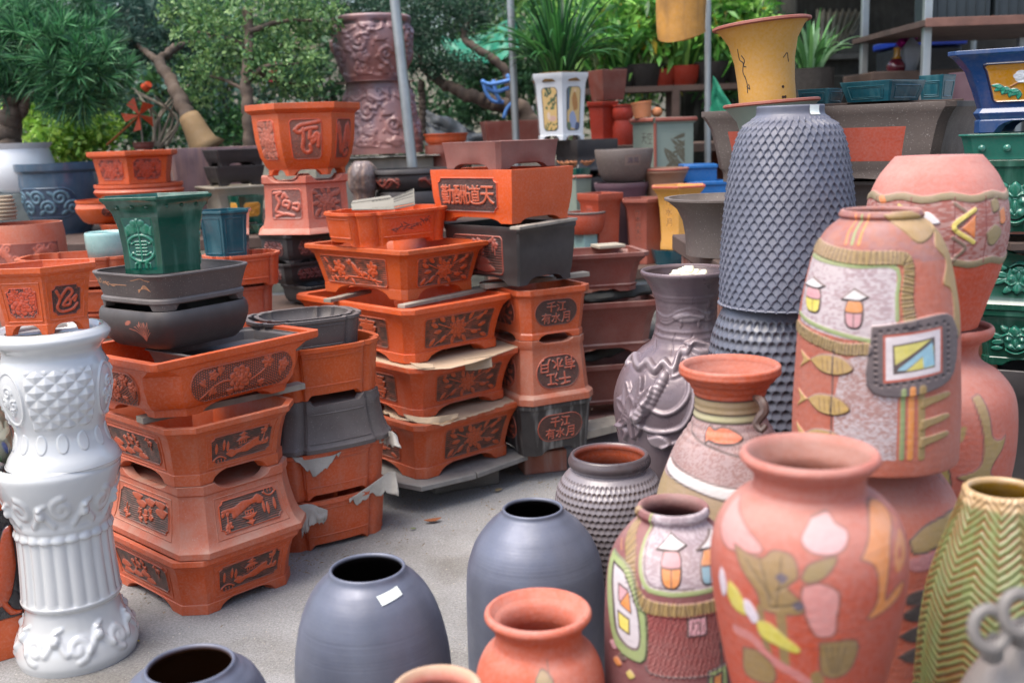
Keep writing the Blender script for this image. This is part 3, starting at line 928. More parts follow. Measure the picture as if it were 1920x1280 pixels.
# ------------------------------------------------------------------ thrown vases
def vase(name, label, cat, cx, Y, pp, low, m, group=None, z0=0.0, ztop=None, NT=200, NZ=120, paint=None, hfun=None, col='#b4502f', flip=False,
         wall=0.008, innerc=None, lipc=None, inner_depth=0.6, smooth_n=True, tilt=0.0, rz=0.0, closed_top=False, tilty=0.0):
    """pp: (image height, half width in px) down the visible outline, lowest first; low: (r, z) fractions below it"""
    Rm_px = max(q[1] for q in pp)
    C = W(cx, pp[len(pp) // 2][0], Y)
    k = depth(C) / FPX
    Rm = Rm_px * k
    zz_ = [W(cx, q[0], Y).z for q in pp]
    if z0 is None:
        z0 = zz_[0]
    lowz = zz_[0] - z0
    prf = [(r * Rm, z * lowz) for r, z in low] + [(q[1] * k, z - z0) for q, z in zip(pp, zz_)]
    zt = zz_[-1]
    H = zt - z0
    if ztop is not None:
        prf = [(r, z * (ztop - z0) / H) for r, z in prf]
        zt = ztop
        H = zt - z0
    x = C.x
    az = math.atan2(x, Y)
    fa = -math.pi / 2 - az           # direction of the camera seen from the vase
    pts = smooth_curve(prf, NZ) if smooth_n else np.array(prf)
    nz = len(pts)
    r, z = pts[:, 0], pts[:, 1]
    th = np.linspace(-math.pi, math.pi, NT, endpoint=False)
    TH, ZI = np.meshgrid(th, np.arange(nz))
    RR = r[ZI]
    ZZ = z[ZI]
    cv = Cv(TH * Rm, ZZ, col)
    cv.TH, cv.Rm, cv.H, cv.RR = TH, Rm, H, RR
    def conv(px, py):
        zz = W(cx, py, Y - 0.9 * Rm).z - z0
        rr = np.interp(zz, z, r)
        sc_ = (Y - 0.5 * rr) / Y
        q = np.clip((px - cx) * k * sc_ / max(rr, 0.3 * Rm), -0.98, 0.98)
        return (math.asin(q) * Rm, zz)
    cv.conv = conv
    cv.k = k
    if paint:
        paint(cv)
    disp = cv.h.copy()
    if hfun is not None:
        disp = disp + hfun(TH, ZZ, Rm, H, RR)
    dz = np.gradient(z)
    dr = np.gradient(r)
    nl = np.sqrt(dz ** 2 + dr ** 2) + 1e-9
    nr, nzz = (dz / nl)[ZI], (-dr / nl)[ZI]
    # no relief at the very lip
    PR = RR + disp * nr
    PZ = ZZ + disp * nzz
    A = TH + fa
    V = np.stack([PR * np.cos(A), PR * np.sin(A), PZ], -1)
    COLr = cv.c
    root = tagp(empty(name, (x, Y, z0), rz), label, cat, group)
    if tilt or tilty:
        root.rotation_euler = (R(tilty), R(tilt), 0)
    rows = [V]
    cols = [COLr]
    # lip, inside wall
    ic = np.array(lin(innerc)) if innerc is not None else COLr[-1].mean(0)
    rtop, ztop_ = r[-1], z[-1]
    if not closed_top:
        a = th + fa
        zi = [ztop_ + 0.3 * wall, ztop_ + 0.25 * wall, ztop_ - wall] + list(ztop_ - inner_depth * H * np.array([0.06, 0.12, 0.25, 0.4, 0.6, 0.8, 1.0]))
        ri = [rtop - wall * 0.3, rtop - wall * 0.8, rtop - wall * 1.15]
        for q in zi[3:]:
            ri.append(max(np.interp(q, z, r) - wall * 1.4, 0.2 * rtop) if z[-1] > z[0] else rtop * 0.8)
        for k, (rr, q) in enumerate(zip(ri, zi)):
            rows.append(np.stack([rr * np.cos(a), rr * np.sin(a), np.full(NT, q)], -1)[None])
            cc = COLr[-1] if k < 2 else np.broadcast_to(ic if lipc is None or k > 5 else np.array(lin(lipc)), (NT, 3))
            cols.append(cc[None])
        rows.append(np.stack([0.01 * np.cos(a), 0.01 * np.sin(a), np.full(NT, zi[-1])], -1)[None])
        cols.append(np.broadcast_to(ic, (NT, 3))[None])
    else:
        a = th + fa
        rows.append(np.stack([0.004 * np.cos(a), 0.004 * np.sin(a), np.full(NT, ztop_)], -1)[None])
        cols.append(COLr[-1][None])
    bot = np.stack([0.005 * np.cos(th), 0.005 * np.sin(th), np.full(NT, 0.003)], -1)[None]
    V = np.concatenate([bot] + rows, 0)
    CC = np.concatenate([COLr[:1]] + cols, 0)
    o = mesh_obj('body', V.reshape(-1, 3), grid_faces(V.shape[0], NT), m, root, True, 0, CC.reshape(-1, 3))
    p = Pot()
    p.root, p.body, p.Rm, p.H, p.z0, p.zt, p.x, p.Y, p.fa = root, o, Rm, H, z0, zt, x, Y, fa
    p.r, p.z = r, z
    p.r_at = lambda q: np.interp(q, z, r)
    return p
def sticker(p, cv_or_px, zf, dth, wth, hh, m=None, tilt=0.0):
    """a small paper label lying on a vase"""
    zc = p.H * zf
    n = 9
    V = []
    for j in range(5):
        for i in range(n):
            u, v = (i / (n - 1) - 0.5) * wth, (j / 4 - 0.5) * hh
            uu = u * math.cos(tilt) - v * math.sin(tilt)
            vv = u * math.sin(tilt) + v * math.cos(tilt)
            k = np.interp(zc, p.z, np.arange(len(p.z)))
            s = np.r_[0, np.cumsum(np.hypot(np.diff(p.r), np.diff(p.z)))]
            sc = np.interp(k, np.arange(len(s)), s) + vv
            rr, zz = np.interp(sc, s, p.r), np.interp(sc, s, p.z)
            a = p.fa + dth + uu / max(rr, 0.02)
            V.append(((rr + 0.002) * math.cos(a), (rr + 0.002) * math.sin(a), zz + 0.0012))
    return mesh_obj('price_label', V, grid_faces(5, n, False), m or M['paper'], p.root, True, 0)
# ------------------------------------------------------------------ the vases at the front
def PXL(cv, pts):
    return [cv.conv(*q) for q in pts]
def blob(cv, pts, **kw):
    q = PXL(cv, pts)
    cv.fill(smooth_curve(q + q[:1], 6 * len(q)), **kw)
def pline(cv, pts, w_, **kw):
    cv.line(smooth_curve(PXL(cv, pts), 5 * len(pts)), w_ * cv.k, **kw)
def dimples(nrow, ncol, dep, z0=0.0, z1=1.0, sharp=2.0, tall=1.0):
    """scalloped rows: each dimple is a hollow with a sharp upper lip, rows staggered by half"""
    def f(TH, Z, Rm, H, RR):
        v = Z / H * nrow
        r0 = np.floor(v)
        best = np.zeros(TH.shape)
        for kk in ((-1, 0, 1) if tall != 1.0 else (0,)):
            row = r0 + kk
            fv = (v - row + (tall - 1) / 2) / tall
            u = TH / (2 * math.pi) * ncol + 0.5 * (row % 2)
            fu = u - np.floor(u)
            wv = 0.5 * np.sqrt(np.clip(1.02 - np.clip(fv, 0, 1) ** 4, 0.03, 1))
            d = ((fu - 0.5) / wv) ** 2 + ((fv - 0.46) / 0.56) ** 2
            best = np.maximum(best, (sstep(1.0, 0.62, d) if tall != 1.0 else np.clip(1 - d, 0, 1) ** 0.7) * (0.12 + 0.88 * np.clip(fv, 0, 1) ** 1.3))
        row = r0
        hol, tiltv = best, 1.0
        msk = sstep(z0, z0 + 0.02, Z / H) * sstep(z1, z1 - 0.015, Z / H)
        jit = 0.85 + 0.3 * vnoise(np.floor(u) * 1.7 + 3, row * 1.3, 5)
        return -dep * hol * tiltv * jit * msk
    return f
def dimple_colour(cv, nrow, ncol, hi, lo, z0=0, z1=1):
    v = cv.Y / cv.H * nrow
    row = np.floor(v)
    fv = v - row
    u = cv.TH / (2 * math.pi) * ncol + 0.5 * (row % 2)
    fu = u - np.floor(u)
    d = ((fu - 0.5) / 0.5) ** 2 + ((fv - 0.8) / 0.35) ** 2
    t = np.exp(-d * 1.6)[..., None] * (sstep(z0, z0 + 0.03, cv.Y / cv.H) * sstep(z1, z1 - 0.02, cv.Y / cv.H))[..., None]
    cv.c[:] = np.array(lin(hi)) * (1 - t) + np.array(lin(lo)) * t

def spun(bands):
    def f(TH, Z, Rm, H, RR):
        h = 0.00004 * np.sin(Z * 900) + 0.00014 * (vnoise(TH * 3, Z * 160, 2) - 0.5)
        for b in bands:
            for k in range(5):
                h = h - 0.0003 * np.exp(-((Z / H - b - 0.006 * k) / 0.0018) ** 2)
        h = h + 0.00025 * np.sin(TH * 150 + 40 * vnoise(TH * 0.5, Z * 3, 3)) * (0.5 + 0.5 * np.sin(Z * 420))
        return h
    return f
SPUN = [(0.80, 0.0), (0.84, 0.02), (0.92, 0.4), (0.99, 0.85)]
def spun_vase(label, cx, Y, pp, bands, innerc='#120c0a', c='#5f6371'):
    def paint(cv):
        n = fbm(cv.TH * 2, cv.Y * 5, 3)
        cv.c *= (0.85 + 0.35 * n)[..., None]
    return vase('floor_vase', label, 'vase', cx, Y, pp, SPUN, M['spun'], 'slate coloured spun floor vases', NT=300, NZ=260, hfun=spun(bands), col=c, innerc=innerc, paint=paint, wall=0.007)
M['spun'] = mat('slate_glaze', None, 0.44, 0.16, bump=0.06, attr=True, scale=120, metal=0.22, spec=0.5)
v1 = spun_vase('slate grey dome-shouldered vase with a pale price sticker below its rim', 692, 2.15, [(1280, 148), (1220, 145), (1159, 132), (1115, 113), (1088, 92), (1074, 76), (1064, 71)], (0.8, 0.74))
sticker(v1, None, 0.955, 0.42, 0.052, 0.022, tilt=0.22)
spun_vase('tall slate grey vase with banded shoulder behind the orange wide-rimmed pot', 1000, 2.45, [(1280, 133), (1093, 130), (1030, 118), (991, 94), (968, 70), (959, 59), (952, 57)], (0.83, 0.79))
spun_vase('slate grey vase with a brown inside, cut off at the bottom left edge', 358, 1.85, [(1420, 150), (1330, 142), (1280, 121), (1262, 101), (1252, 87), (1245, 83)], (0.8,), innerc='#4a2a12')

# silver dimpled jar
def p_v4(cv):
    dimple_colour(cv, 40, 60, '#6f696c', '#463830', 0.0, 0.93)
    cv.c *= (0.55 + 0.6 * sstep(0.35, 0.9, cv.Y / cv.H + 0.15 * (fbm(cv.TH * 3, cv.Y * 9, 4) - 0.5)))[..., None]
    t = sstep(0.955, 0.965, cv.Y / cv.H)[..., None]
    cv.c[:] = cv.c * (1 - t) + np.array(lin('#4b4243')) * t
vase('dimpled_jar', 'silvery brown jar covered in small dimples with an orange-lined rim', 'jar', 1143, 2.7,
     [(1200, 92), (1100, 103), (1000, 107), (955, 106), (915, 100), (893, 88), (880, 76), (876, 70), (868, 76), (860, 77), (851, 73)], [(0.6, 0), (0.62, 0.05), (0.75, 0.5)],
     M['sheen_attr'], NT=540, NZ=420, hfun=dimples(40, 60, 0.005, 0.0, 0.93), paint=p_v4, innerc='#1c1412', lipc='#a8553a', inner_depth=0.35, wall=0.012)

# blue grey scaled vase standing on an upturned one
def p_v7(cv):
    cv.c[:] = np.array(lin('#575b69')) * (0.85 + 0.3 * fbm(cv.TH * 3, cv.Y * 12, 5))[..., None]
v7z = W(1470, 566, 2.6).z
v8 = vase('dimpled_vase', 'dark dimpled vase underneath, carrying the larger blue grey scaled vase', 'vase', 1448, 2.75,
          [(1100, 105), (900, 122), (810, 124), (720, 122), (650, 113), (610, 98), (585, 84), (574, 82)], [(0.6, 0), (0.7, 0.3), (0.8, 0.7)],
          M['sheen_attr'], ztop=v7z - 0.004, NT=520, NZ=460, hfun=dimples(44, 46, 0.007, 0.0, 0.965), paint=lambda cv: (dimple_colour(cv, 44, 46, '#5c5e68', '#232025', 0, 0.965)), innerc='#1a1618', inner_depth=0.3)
v7 = vase('scaled_vase', 'tall blue grey vase with scale pattern and white tag on its neck', 'vase', 1481, 2.75,
          [(566, 129), (560, 131), (470, 129), (361, 120), (295, 110), (262, 102), (240, 93), (227, 81), (218, 66), (212, 62), (200, 62)], [],
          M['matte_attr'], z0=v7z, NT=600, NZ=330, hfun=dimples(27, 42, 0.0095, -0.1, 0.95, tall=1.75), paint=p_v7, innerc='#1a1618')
sticker(v7, None, 0.975, 0.75, 0.03, 0.026)

# lotus vase
def p_v5(cv):
    n = fbm(cv.TH * 2.5, cv.Y * 7, 8)
    cv.c[:] = np.array(lin('#6c5e62')) * (0.75 + 0.5 * n)[..., None]
    c = '#8a7d80'
    k = 1.0
    for y in (566, 572, 632, 645):
        pline(cv, [(1215, y), (1250, y + 4), (1290, y + 5), (1330, y + 4), (1360, y)], 2.5, add=0.003)
    for dy in (0, 6, 12):
        pline(cv, [(1228, 600 + dy), (1250, 610 + dy), (1275, 596 + dy), (1300, 592 + dy), (1325, 604 + dy), (1345, 598 + dy)], 2.5, add=0.0035)
    blob(cv, [(1262, 608), (1280, 600), (1300, 602), (1320, 609), (1300, 617), (1278, 617)], add=0.004, col=c)
    for x, y in ((1326, 588), (1277, 622), (1310, 622)):
        q = cv.conv(x, y)
        cv.line(spiral(q[0], q[1], 0.011, 1.3), 0.004, add=0.003)
    # ruffled leaf edge round the shoulder
    pline(cv, [(1170, 705), (1185, 690), (1200, 702), (1215, 690), (1230, 702), (1245, 688), (1262, 700), (1275, 672), (1290, 668), (1300, 655), (1325, 668), (1345, 664), (1360, 675)], 11, add=0.013, col=c)
    pline(cv, [(1170, 712), (1185, 697), (1200, 710), (1215, 698), (1230, 710), (1245, 696), (1265, 706), (1282, 684)], 5, add=-0.006)
    blob(cv, [(1283, 655), (1310, 652), (1330, 662), (1352, 668), (1330, 676), (1300, 672)], add=0.012, col=c)
    for x in (1236, 1268, 1300):
        pline(cv, [(x, 640), (x - 6, 655), (x - 8, 675)], 3, add=-0.002)
    # lotus flower
    for (x, y, L, wd, an) in ((1178, 755, 60, 26, 2.0), (1196, 745, 62, 26, 1.5), (1212, 752, 56, 24, 1.05), (1168, 775, 46, 24, 2.6), (1186, 772, 48, 26, 1.8), (1205, 775, 44, 22, 1.2), (1180, 795, 40, 20, 3.0), (1200, 805, 46, 16, 4.4), (1185, 810, 50, 16, 4.9), (1170, 805, 44, 16, 3.6)):
        q = cv.conv(x, y)
        L, wd = L * cv.k, wd * cv.k
        kk = (abs(cv.X - q[0]) < L) & (abs(cv.Y - q[1]) < L)
        c_, s_ = math.cos(an), math.sin(an)
        u = ((cv.X[kk] - q[0]) * c_ + (cv.Y[kk] - q[1]) * s_) / L * 2
        v = (-(cv.X[kk] - q[0]) * s_ + (cv.Y[kk] - q[1]) * c_) / wd * 2
        d = np.sqrt(u * u + v * v * (1 + 0.6 * abs(u)))
        cv.h[kk] = np.where(d < 1, np.maximum(0.008 + 0.009 * d ** 2 * (d < 0.92), 0.004), cv.h[kk])
    # furled leaf
    pline(cv, [(1245, 712), (1232, 735), (1215, 765), (1200, 785)], 20, add=0.014, col=c)
    for i in range(9):
        x, y = 1243 - i * 5, 718 + i * 8
        pline(cv, [(x - 9, y - 3), (x + 9, y + 4)], 1.8, add=-0.004)
    # stems like rope
    for pts in ([(1292, 710), (1290, 740), (1270, 765), (1245, 775), (1222, 768), (1212, 758)], [(1300, 715), (1298, 760), (1280, 795), (1250, 808), (1215, 808), (1195, 795), (1190, 780)], [(1262, 708), (1285, 700), (1310, 695)]):
        pline(cv, pts, 7, add=0.009, col=c)
    q = cv.conv(1288, 704)
    cv.line(spiral(q[0], q[1], 0.013, 1.6), 0.006, add=0.009)
    # bud
    blob(cv, [(1215, 822), (1240, 815), (1258, 828), (1245, 840), (1225, 836)], add=0.013, col=c)
    pline(cv, [(1160, 812), (1175, 822), (1172, 838)], 10, add=0.012)
    pline(cv, [(1245, 838), (1270, 828), (1300, 822)], 7, add=0.008)
    cv.h[:] = blur(cv.h, 1)
vase('lotus_vase', 'large mauve brown vase with a raised lotus and flared lip, white lump in its mouth', 'vase', 1287, 3.1,
     [(1000, 92), (900, 110), (850, 124), (800, 133), (740, 137), (690, 120), (655, 88), (637, 66), (600, 56), (560, 58), (530, 70), (512, 83), (506, 84)], [(0.5, 0), (0.55, 0.4)],
     M['lotus_attr'], NT=420, NZ=380, paint=p_v5, innerc='#4a3c3c', inner_depth=0.05, wall=0.01,
     hfun=lambda TH, Z, Rm, H, RR: 0.00015 * np.sin(Z * 500) * (Z > 0.8 * H) + 0.0008 * (fbm(TH * 8, Z * 60, 2) - 0.5))
mb = MB()
rs = random.Random(3)
pt = W(1290, 508, 3.1)
for i in range(26):
    a, q = rs.uniform(0, 6.28), rs.uniform(0, 0.05)
    mb.box((pt.x + q * math.cos(a), 3.1 + q * math.sin(a) * 0.8, pt.z - 0.014 + 0.02 * (1 - q / 0.06) * rs.random()), (0.035, 0.03, 0.02), (rs.uniform(-.5, .5), rs.uniform(-.5, .5), rs.uniform(0, 3)))
o = mb.make('plaster_lump', mat('plaster', lin('#d8d4b8'), 0.9, 0.05, bump=0.5, scale=60), bevel=0.006)
tagp(o, 'crumbly cream plaster lump lying in the mouth of the lotus vase', 'plaster')

# terracotta vase with neck, fish and white band
PINKC, YEL, ORG, GRN, WHT, OLV, INK, BLU, MAR = '#bd8c92', '#c0b058', '#cc8038', '#84965f', '#d9d6d6', '#8d7a3e', '#2d2426', '#6ea2b4', '#6d3030'
def stipple(cv, mask, a, b, sc=160, seed=1):
    n = vnoise(cv.X * sc, cv.Y * sc * 2.2, seed) * 0.6 + fbm(cv.X * 25, cv.Y * 25, seed + 3) * 0.6
    t = sstep(0.4, 0.75, n)[..., None]
    c = np.array(lin(a)) * t + np.array(lin(b)) * (1 - t)
    m_ = mask[..., None]
    cv.c[:] = cv.c * (1 - m_) + c * m_
def p_v6(cv):
    zb = cv.conv(1368, 800)[1]
    zc = cv.conv(1368, 815)[1]
    zw = cv.conv(1368, 925)[1]
    stipple(cv, (cv.Y < zc) * 1.0 * (cv.Y > zw), '#9a8484', '#84605c', 200)
    m_ = ((cv.Y < zb + 0.03) & (cv.Y > zb))[..., None]
    cv.c[:] = np.where(m_, np.array(lin('#94805a')), cv.c)
    m_ = ((cv.Y < zb) & (cv.Y > zc))[..., None]
    cv.c[:] = np.where(m_, np.array(lin('#a8a57c')), cv.c)
    for y in (zb + 0.03, zb, zc):
        cv.line([(-1, y), (1, y)], 0.004, col=INK, add=-0.001)
    lo = (cv.Y < zw)[..., None]
    cv.c[:] = np.where(lo, np.array(lin('#8f7a55')), cv.c)
    pline(cv, [(1235, 905), (1260, 912), (1300, 920), (1360, 930), (1420, 935), (1480, 935)], 20, col='#cfcbc8', add=0.002)
    pline(cv, [(1235, 893), (1300, 908), (1360, 919), (1420, 923)], 3, col=INK)
    pline(cv, [(1235, 916), (1300, 930), (1360, 943), (1420, 947)], 3, col=INK)
    pline(cv, [(1270, 825), (1300, 842), (1345, 858), (1400, 872)], 3.5, col=INK, add=-0.001)
    blob(cv, [(1325, 832), (1332, 820), (1342, 826), (1355, 820), (1372, 824), (1392, 838), (1380, 848), (1350, 850), (1330, 846), (1324, 850)], col='#d8704a', edge=INK, ew=0.004, add=0.002)
    blob(cv, [(1262, 828), (1270, 845), (1268, 862), (1258, 866), (1254, 850)], col=YEL, edge='#5a4a30', ew=0.003, add=0.002)
v6 = vase('necked_vase', 'terracotta vase with flared mouth, small curled handle and painted orange fish', 'vase', 1368, 2.2,
     [(1100, 140), (1000, 147), (930, 137), (880, 121), (834, 101), (800, 78), (780, 68), (742, 65), (718, 74), (700, 91), (690, 94), (684, 92)], [(0.5, 0), (0.6, 0.3), (0.8, 0.7)],
     M['vase_attr'], NT=340, NZ=340, paint=p_v6, innerc='#a8553c', inner_depth=0.2, wall=0.01, hfun=lambda TH, Z, Rm, H, RR: 0.0008 * np.sin(Z * 420) * (Z > 0.84 * H))
mb = MB()
q = W(1415, 745, 2.12)
mb.tube(smooth_curve([tuple(q), tuple(W(1428, 752, 2.08)), tuple(W(1433, 770, 2.07)), tuple(W(1424, 783, 2.07)), tuple(W(1418, 795, 2.07)), tuple(W(1428, 806, 2.06)), tuple(W(1436, 796, 2.06))], 20), [0.006 + 0.004 * math.sin(i / 19 * 3.14) for i in range(20)], 8)
o = mb.make('handle', mat('dark_handle', lin('#51403a'), 0.45, 0.1))
o.parent = v6.root
o.matrix_parent_inverse = Matrix.Translation(-v6.root.location)

# hat figures vases
def figure(cv, x, y, s, top, bot, hat='#cfcdcd'):
    S = lambda pts: [(x + a * s, y + b * s) for a, b in pts]
    blob(cv, S([(-11, 0), (11, 0), (15, 18), (12, 42), (0, 48), (-12, 42), (-15, 18)]), col=bot, edge=INK, ew=2.6 * cv.k * 1.3, add=0.002)
    blob(cv, S([(-10, 1), (10, 1), (13, 19), (-13, 19)]), col=top, add=0.0005)
    pline(cv, S([(-14, 20), (0, 21), (14, 20)]), 2.5 * s, col=INK)
    pline(cv, S([(0, 22), (0, 46)]), 2 * s, col=INK)
    q = PXL(cv, S([(-22, -2), (0, -22), (24, -8), (10, -1), (0, -1)]))
    cv.fill(q, col=hat, edge=INK, ew=3 * cv.k, add=0.0025)
def fringe(cv, pts, wd, seed=0):
    """a band of thatch drawn along a line: short strokes across it"""
    P = smooth_curve(PXL(cv, pts), 60)
    cv.line(P, wd * cv.k, col='#7d6738', add=0.003, rnd=False)
    rs = random.Random(seed)
    for i in range(1, 59):
        t = P[i + 1] - P[i - 1]
        nrm = np.array([-t[1], t[0]])
        nrm = nrm / (np.linalg.norm(nrm) + 1e-9) * wd * cv.k * 0.5
        j = np.array([rs.uniform(-1, 1), rs.uniform(-1, 1)]) * 0.002
        cv.line([P[i] - nrm + j, P[i] + nrm - j], 1.5 * cv.k, col='#3f3222' if i % 2 else '#a08a52', add=-0.0015)
def p_v12(cv):
    cv.c[:] = np.array(lin('#a4533d'))
    stipple(cv, (cv.Y > cv.H * 0.82) * 1.0, '#8b5450', '#94503f', 60, 3)
    # ceramic picture field
    q = PXL(cv, [(1520, 488), (1680, 500), (1683, 640), (1600, 640), (1505, 622), (1505, 540)])
    k, d = cv.sd(q)
    msk = np.zeros(cv.X.shape)
    msk[k] = (d < 0)
    stipple(cv, msk, '#b5abae', '#9a868b', 150, 5)
    q = PXL(cv, [(1590, 680), (1640, 660), (1690, 700), (1690, 860), (1580, 860), (1575, 760)])
    k, d = cv.sd(q)
    msk = np.zeros(cv.X.shape)
    msk[k] = (d < 0)
    stipple(cv, msk, '#b0a4a6', '#946f69', 260, 6)
    pline(cv, [(1520, 492), (1600, 503), (1678, 505), (1682, 560), (1684, 600)], 8, col=GRN, add=0.001)
    pline(cv, [(1503, 608), (1560, 626), (1640, 640)], 8, col=GRN, add=0.001)
    fringe(cv, [(1528, 473), (1600, 487), (1680, 488), (1700, 500), (1700, 560), (1706, 605)], 24, 1)
    fringe(cv, [(1500, 635), (1540, 648), (1590, 658), (1632, 655)], 22, 2)
    figure(cv, 1532, 553, 0.95, PINKC, '#c9bc4e')
    figure(cv, 1608, 568, 1.05, ORG, PINKC)
    # straps over the shoulder
    for x, c_ in ((1598, '#cf7a44'), (1609, GRN), (1621, ORG)):
        pline(cv, [(x + 8, 412), (x, 435), (x - 8, 462)], 8, col=c_, add=0.001)
    blob(cv, [(1655, 410), (1700, 405), (1735, 430), (1735, 455), (1715, 462), (1690, 440)], col='#9c7f46', add=0.002, edge='#8a6a3a', ew=0.002)
    blob(cv, [(1735, 405), (1765, 420), (1782, 480), (1795, 560), (1796, 640), (1785, 640), (1778, 560), (1762, 540), (1765, 500), (1745, 470), (1740, 440)], col='#9c7f46', add=0.002)
    # dark framed square
    blob(cv, [(1640, 612), (1775, 600), (1780, 715), (1645, 735)], col='#4a4448', add=0.006)
    for i in range(9):
        for (a, b, c_, d_) in (((1648, 622), (1768, 609), 0, 0), ((1652, 722), (1770, 708), 0, 0), ((1646, 625), (1650, 722), 0, 0), ((1768, 612), (1772, 708), 0, 0)):
            t = (i + 0.5) / 9
            pline(cv, [(a[0] + (b[0] - a[0]) * t, a[1] + (b[1] - a[1]) * t), (a[0] + (b[0] - a[0]) * t + 1.5, a[1] + (b[1] - a[1]) * t + 1)], 4, col='#2a2428', add=-0.002)
    for pts, c_ in (([(1660, 628), (1758, 617), (1762, 702), (1663, 716)], '#a8452c'), ([(1664, 632), (1755, 621), (1758, 699), (1667, 711)], '#cfc6c8'),
                    ([(1676, 646), (1746, 634), (1749, 690), (1679, 700)], INK), ([(1679, 649), (1740, 638), (1682, 682)], '#c9c060'), ([(1745, 650), (1746, 688), (1700, 694)], '#c9c060'), ([(1742, 639), (1748, 686), (1730, 690), (1727, 668), (1700, 692), (1686, 693), (1690, 684)], '#86b6c6')):
        cv.fill(PXL(cv, pts), col=c_)
    pline(cv, [(1684, 690), (1715, 664), (1744, 640)], 3, col=INK)
    # fish
    for i, (x, y) in enumerate(((1572, 692), (1568, 768), (1565, 835))):
        blob(cv, [(x - 42, y - 4), (x - 20, y - 18), (x + 15, y - 18), (x + 38, y + 2), (x + 12, y + 16), (x - 20, y + 14)], col='#a98a4c', edge='#5a3a28', ew=0.0025, add=0.003)
        cv.fill(PXL(cv, [(x - 42, y - 2), (x - 62, y - 16), (x - 56, y + 2), (x - 64, y + 20)]), col='#a98a4c', add=0.002)
        for j in range(5):
            pline(cv, [(x - 18 + j * 9, y - 12), (x - 16 + j * 9, y + 10)], 1.6, col='#5e4a28')
    pline(cv, [(1573, 662), (1573, 860)], 3.2, col=INK, add=-0.001)
    pline(cv, [(1698, 730), (1700, 855)], 9, col='#7c8c58', add=0.001)
    pline(cv, [(1713, 728), (1715, 855)], 11, col=ORG, add=0.001)
    pline(cv, [(1730, 728), (1735, 855)], 14, col='#8d7440', add=0.001)
    for y in (755, 795, 828):
        blob(cv, [(1732, y - 8), (1775, y - 14), (1782, y - 6), (1750, y + 4), (1732, y + 10)], col='#8d7440', add=0.002)
v12z = W(1650, 848, 1.95).z
def p_v13(cv):
    cv.c[:] = np.array(lin('#a14a34'))
    blob(cv, [(1725, 872), (1760, 870), (1780, 900), (1785, 935), (1765, 925), (1750, 900)], col=OLV, edge=INK, ew=0.003)
    blob(cv, [(1705, 1010), (1735, 985), (1780, 975), (1788, 1000), (1760, 1025), (1715, 1035)], col='#8a7440', edge=INK, ew=0.003, add=0.001)
    blob(cv, [(1702, 1045), (1740, 1035), (1785, 1030), (1780, 1050), (1730, 1068), (1705, 1062)], col='#a2686c', add=0.001)
    for y in (1120, 1150, 1190, 1230):
        blob(cv, [(1690, y), (1730, y - 18), (1790, y - 10), (1780, y + 6), (1720, y + 14)], col='#2c2a2c', add=0.001)
vase('terracotta_vase', 'dusty terracotta vase standing under the vase with the two hat figures and fish', 'vase', 1652, 1.97,
     [(1280, 125), (1100, 140), (1000, 145), (940, 136), (900, 114), (876, 90), (866, 78), (852, 77)], [(0.5, 0), (0.6, 0.3), (0.75, 0.7)], M['vase_attr'], ztop=v12z - 0.003, NT=240, NZ=240, paint=p_v13, innerc='#7a3a28', inner_depth=0.1,
     group=None)
vase('painted_vase', 'domed terracotta vase with two hat figures, three fish and a dark framed square', 'vase', 1650, 1.95,
     [(848, 151), (840, 154), (760, 154), (680, 150), (583, 144), (500, 128), (461, 116), (430, 98), (412, 78), (407, 72), (402, 76), (394, 73)], [(0.96, 0)], M['vase_attr'],
     z0=v12z, NT=560, NZ=400, paint=p_v12, innerc='#7a3a28', inner_depth=0.3)
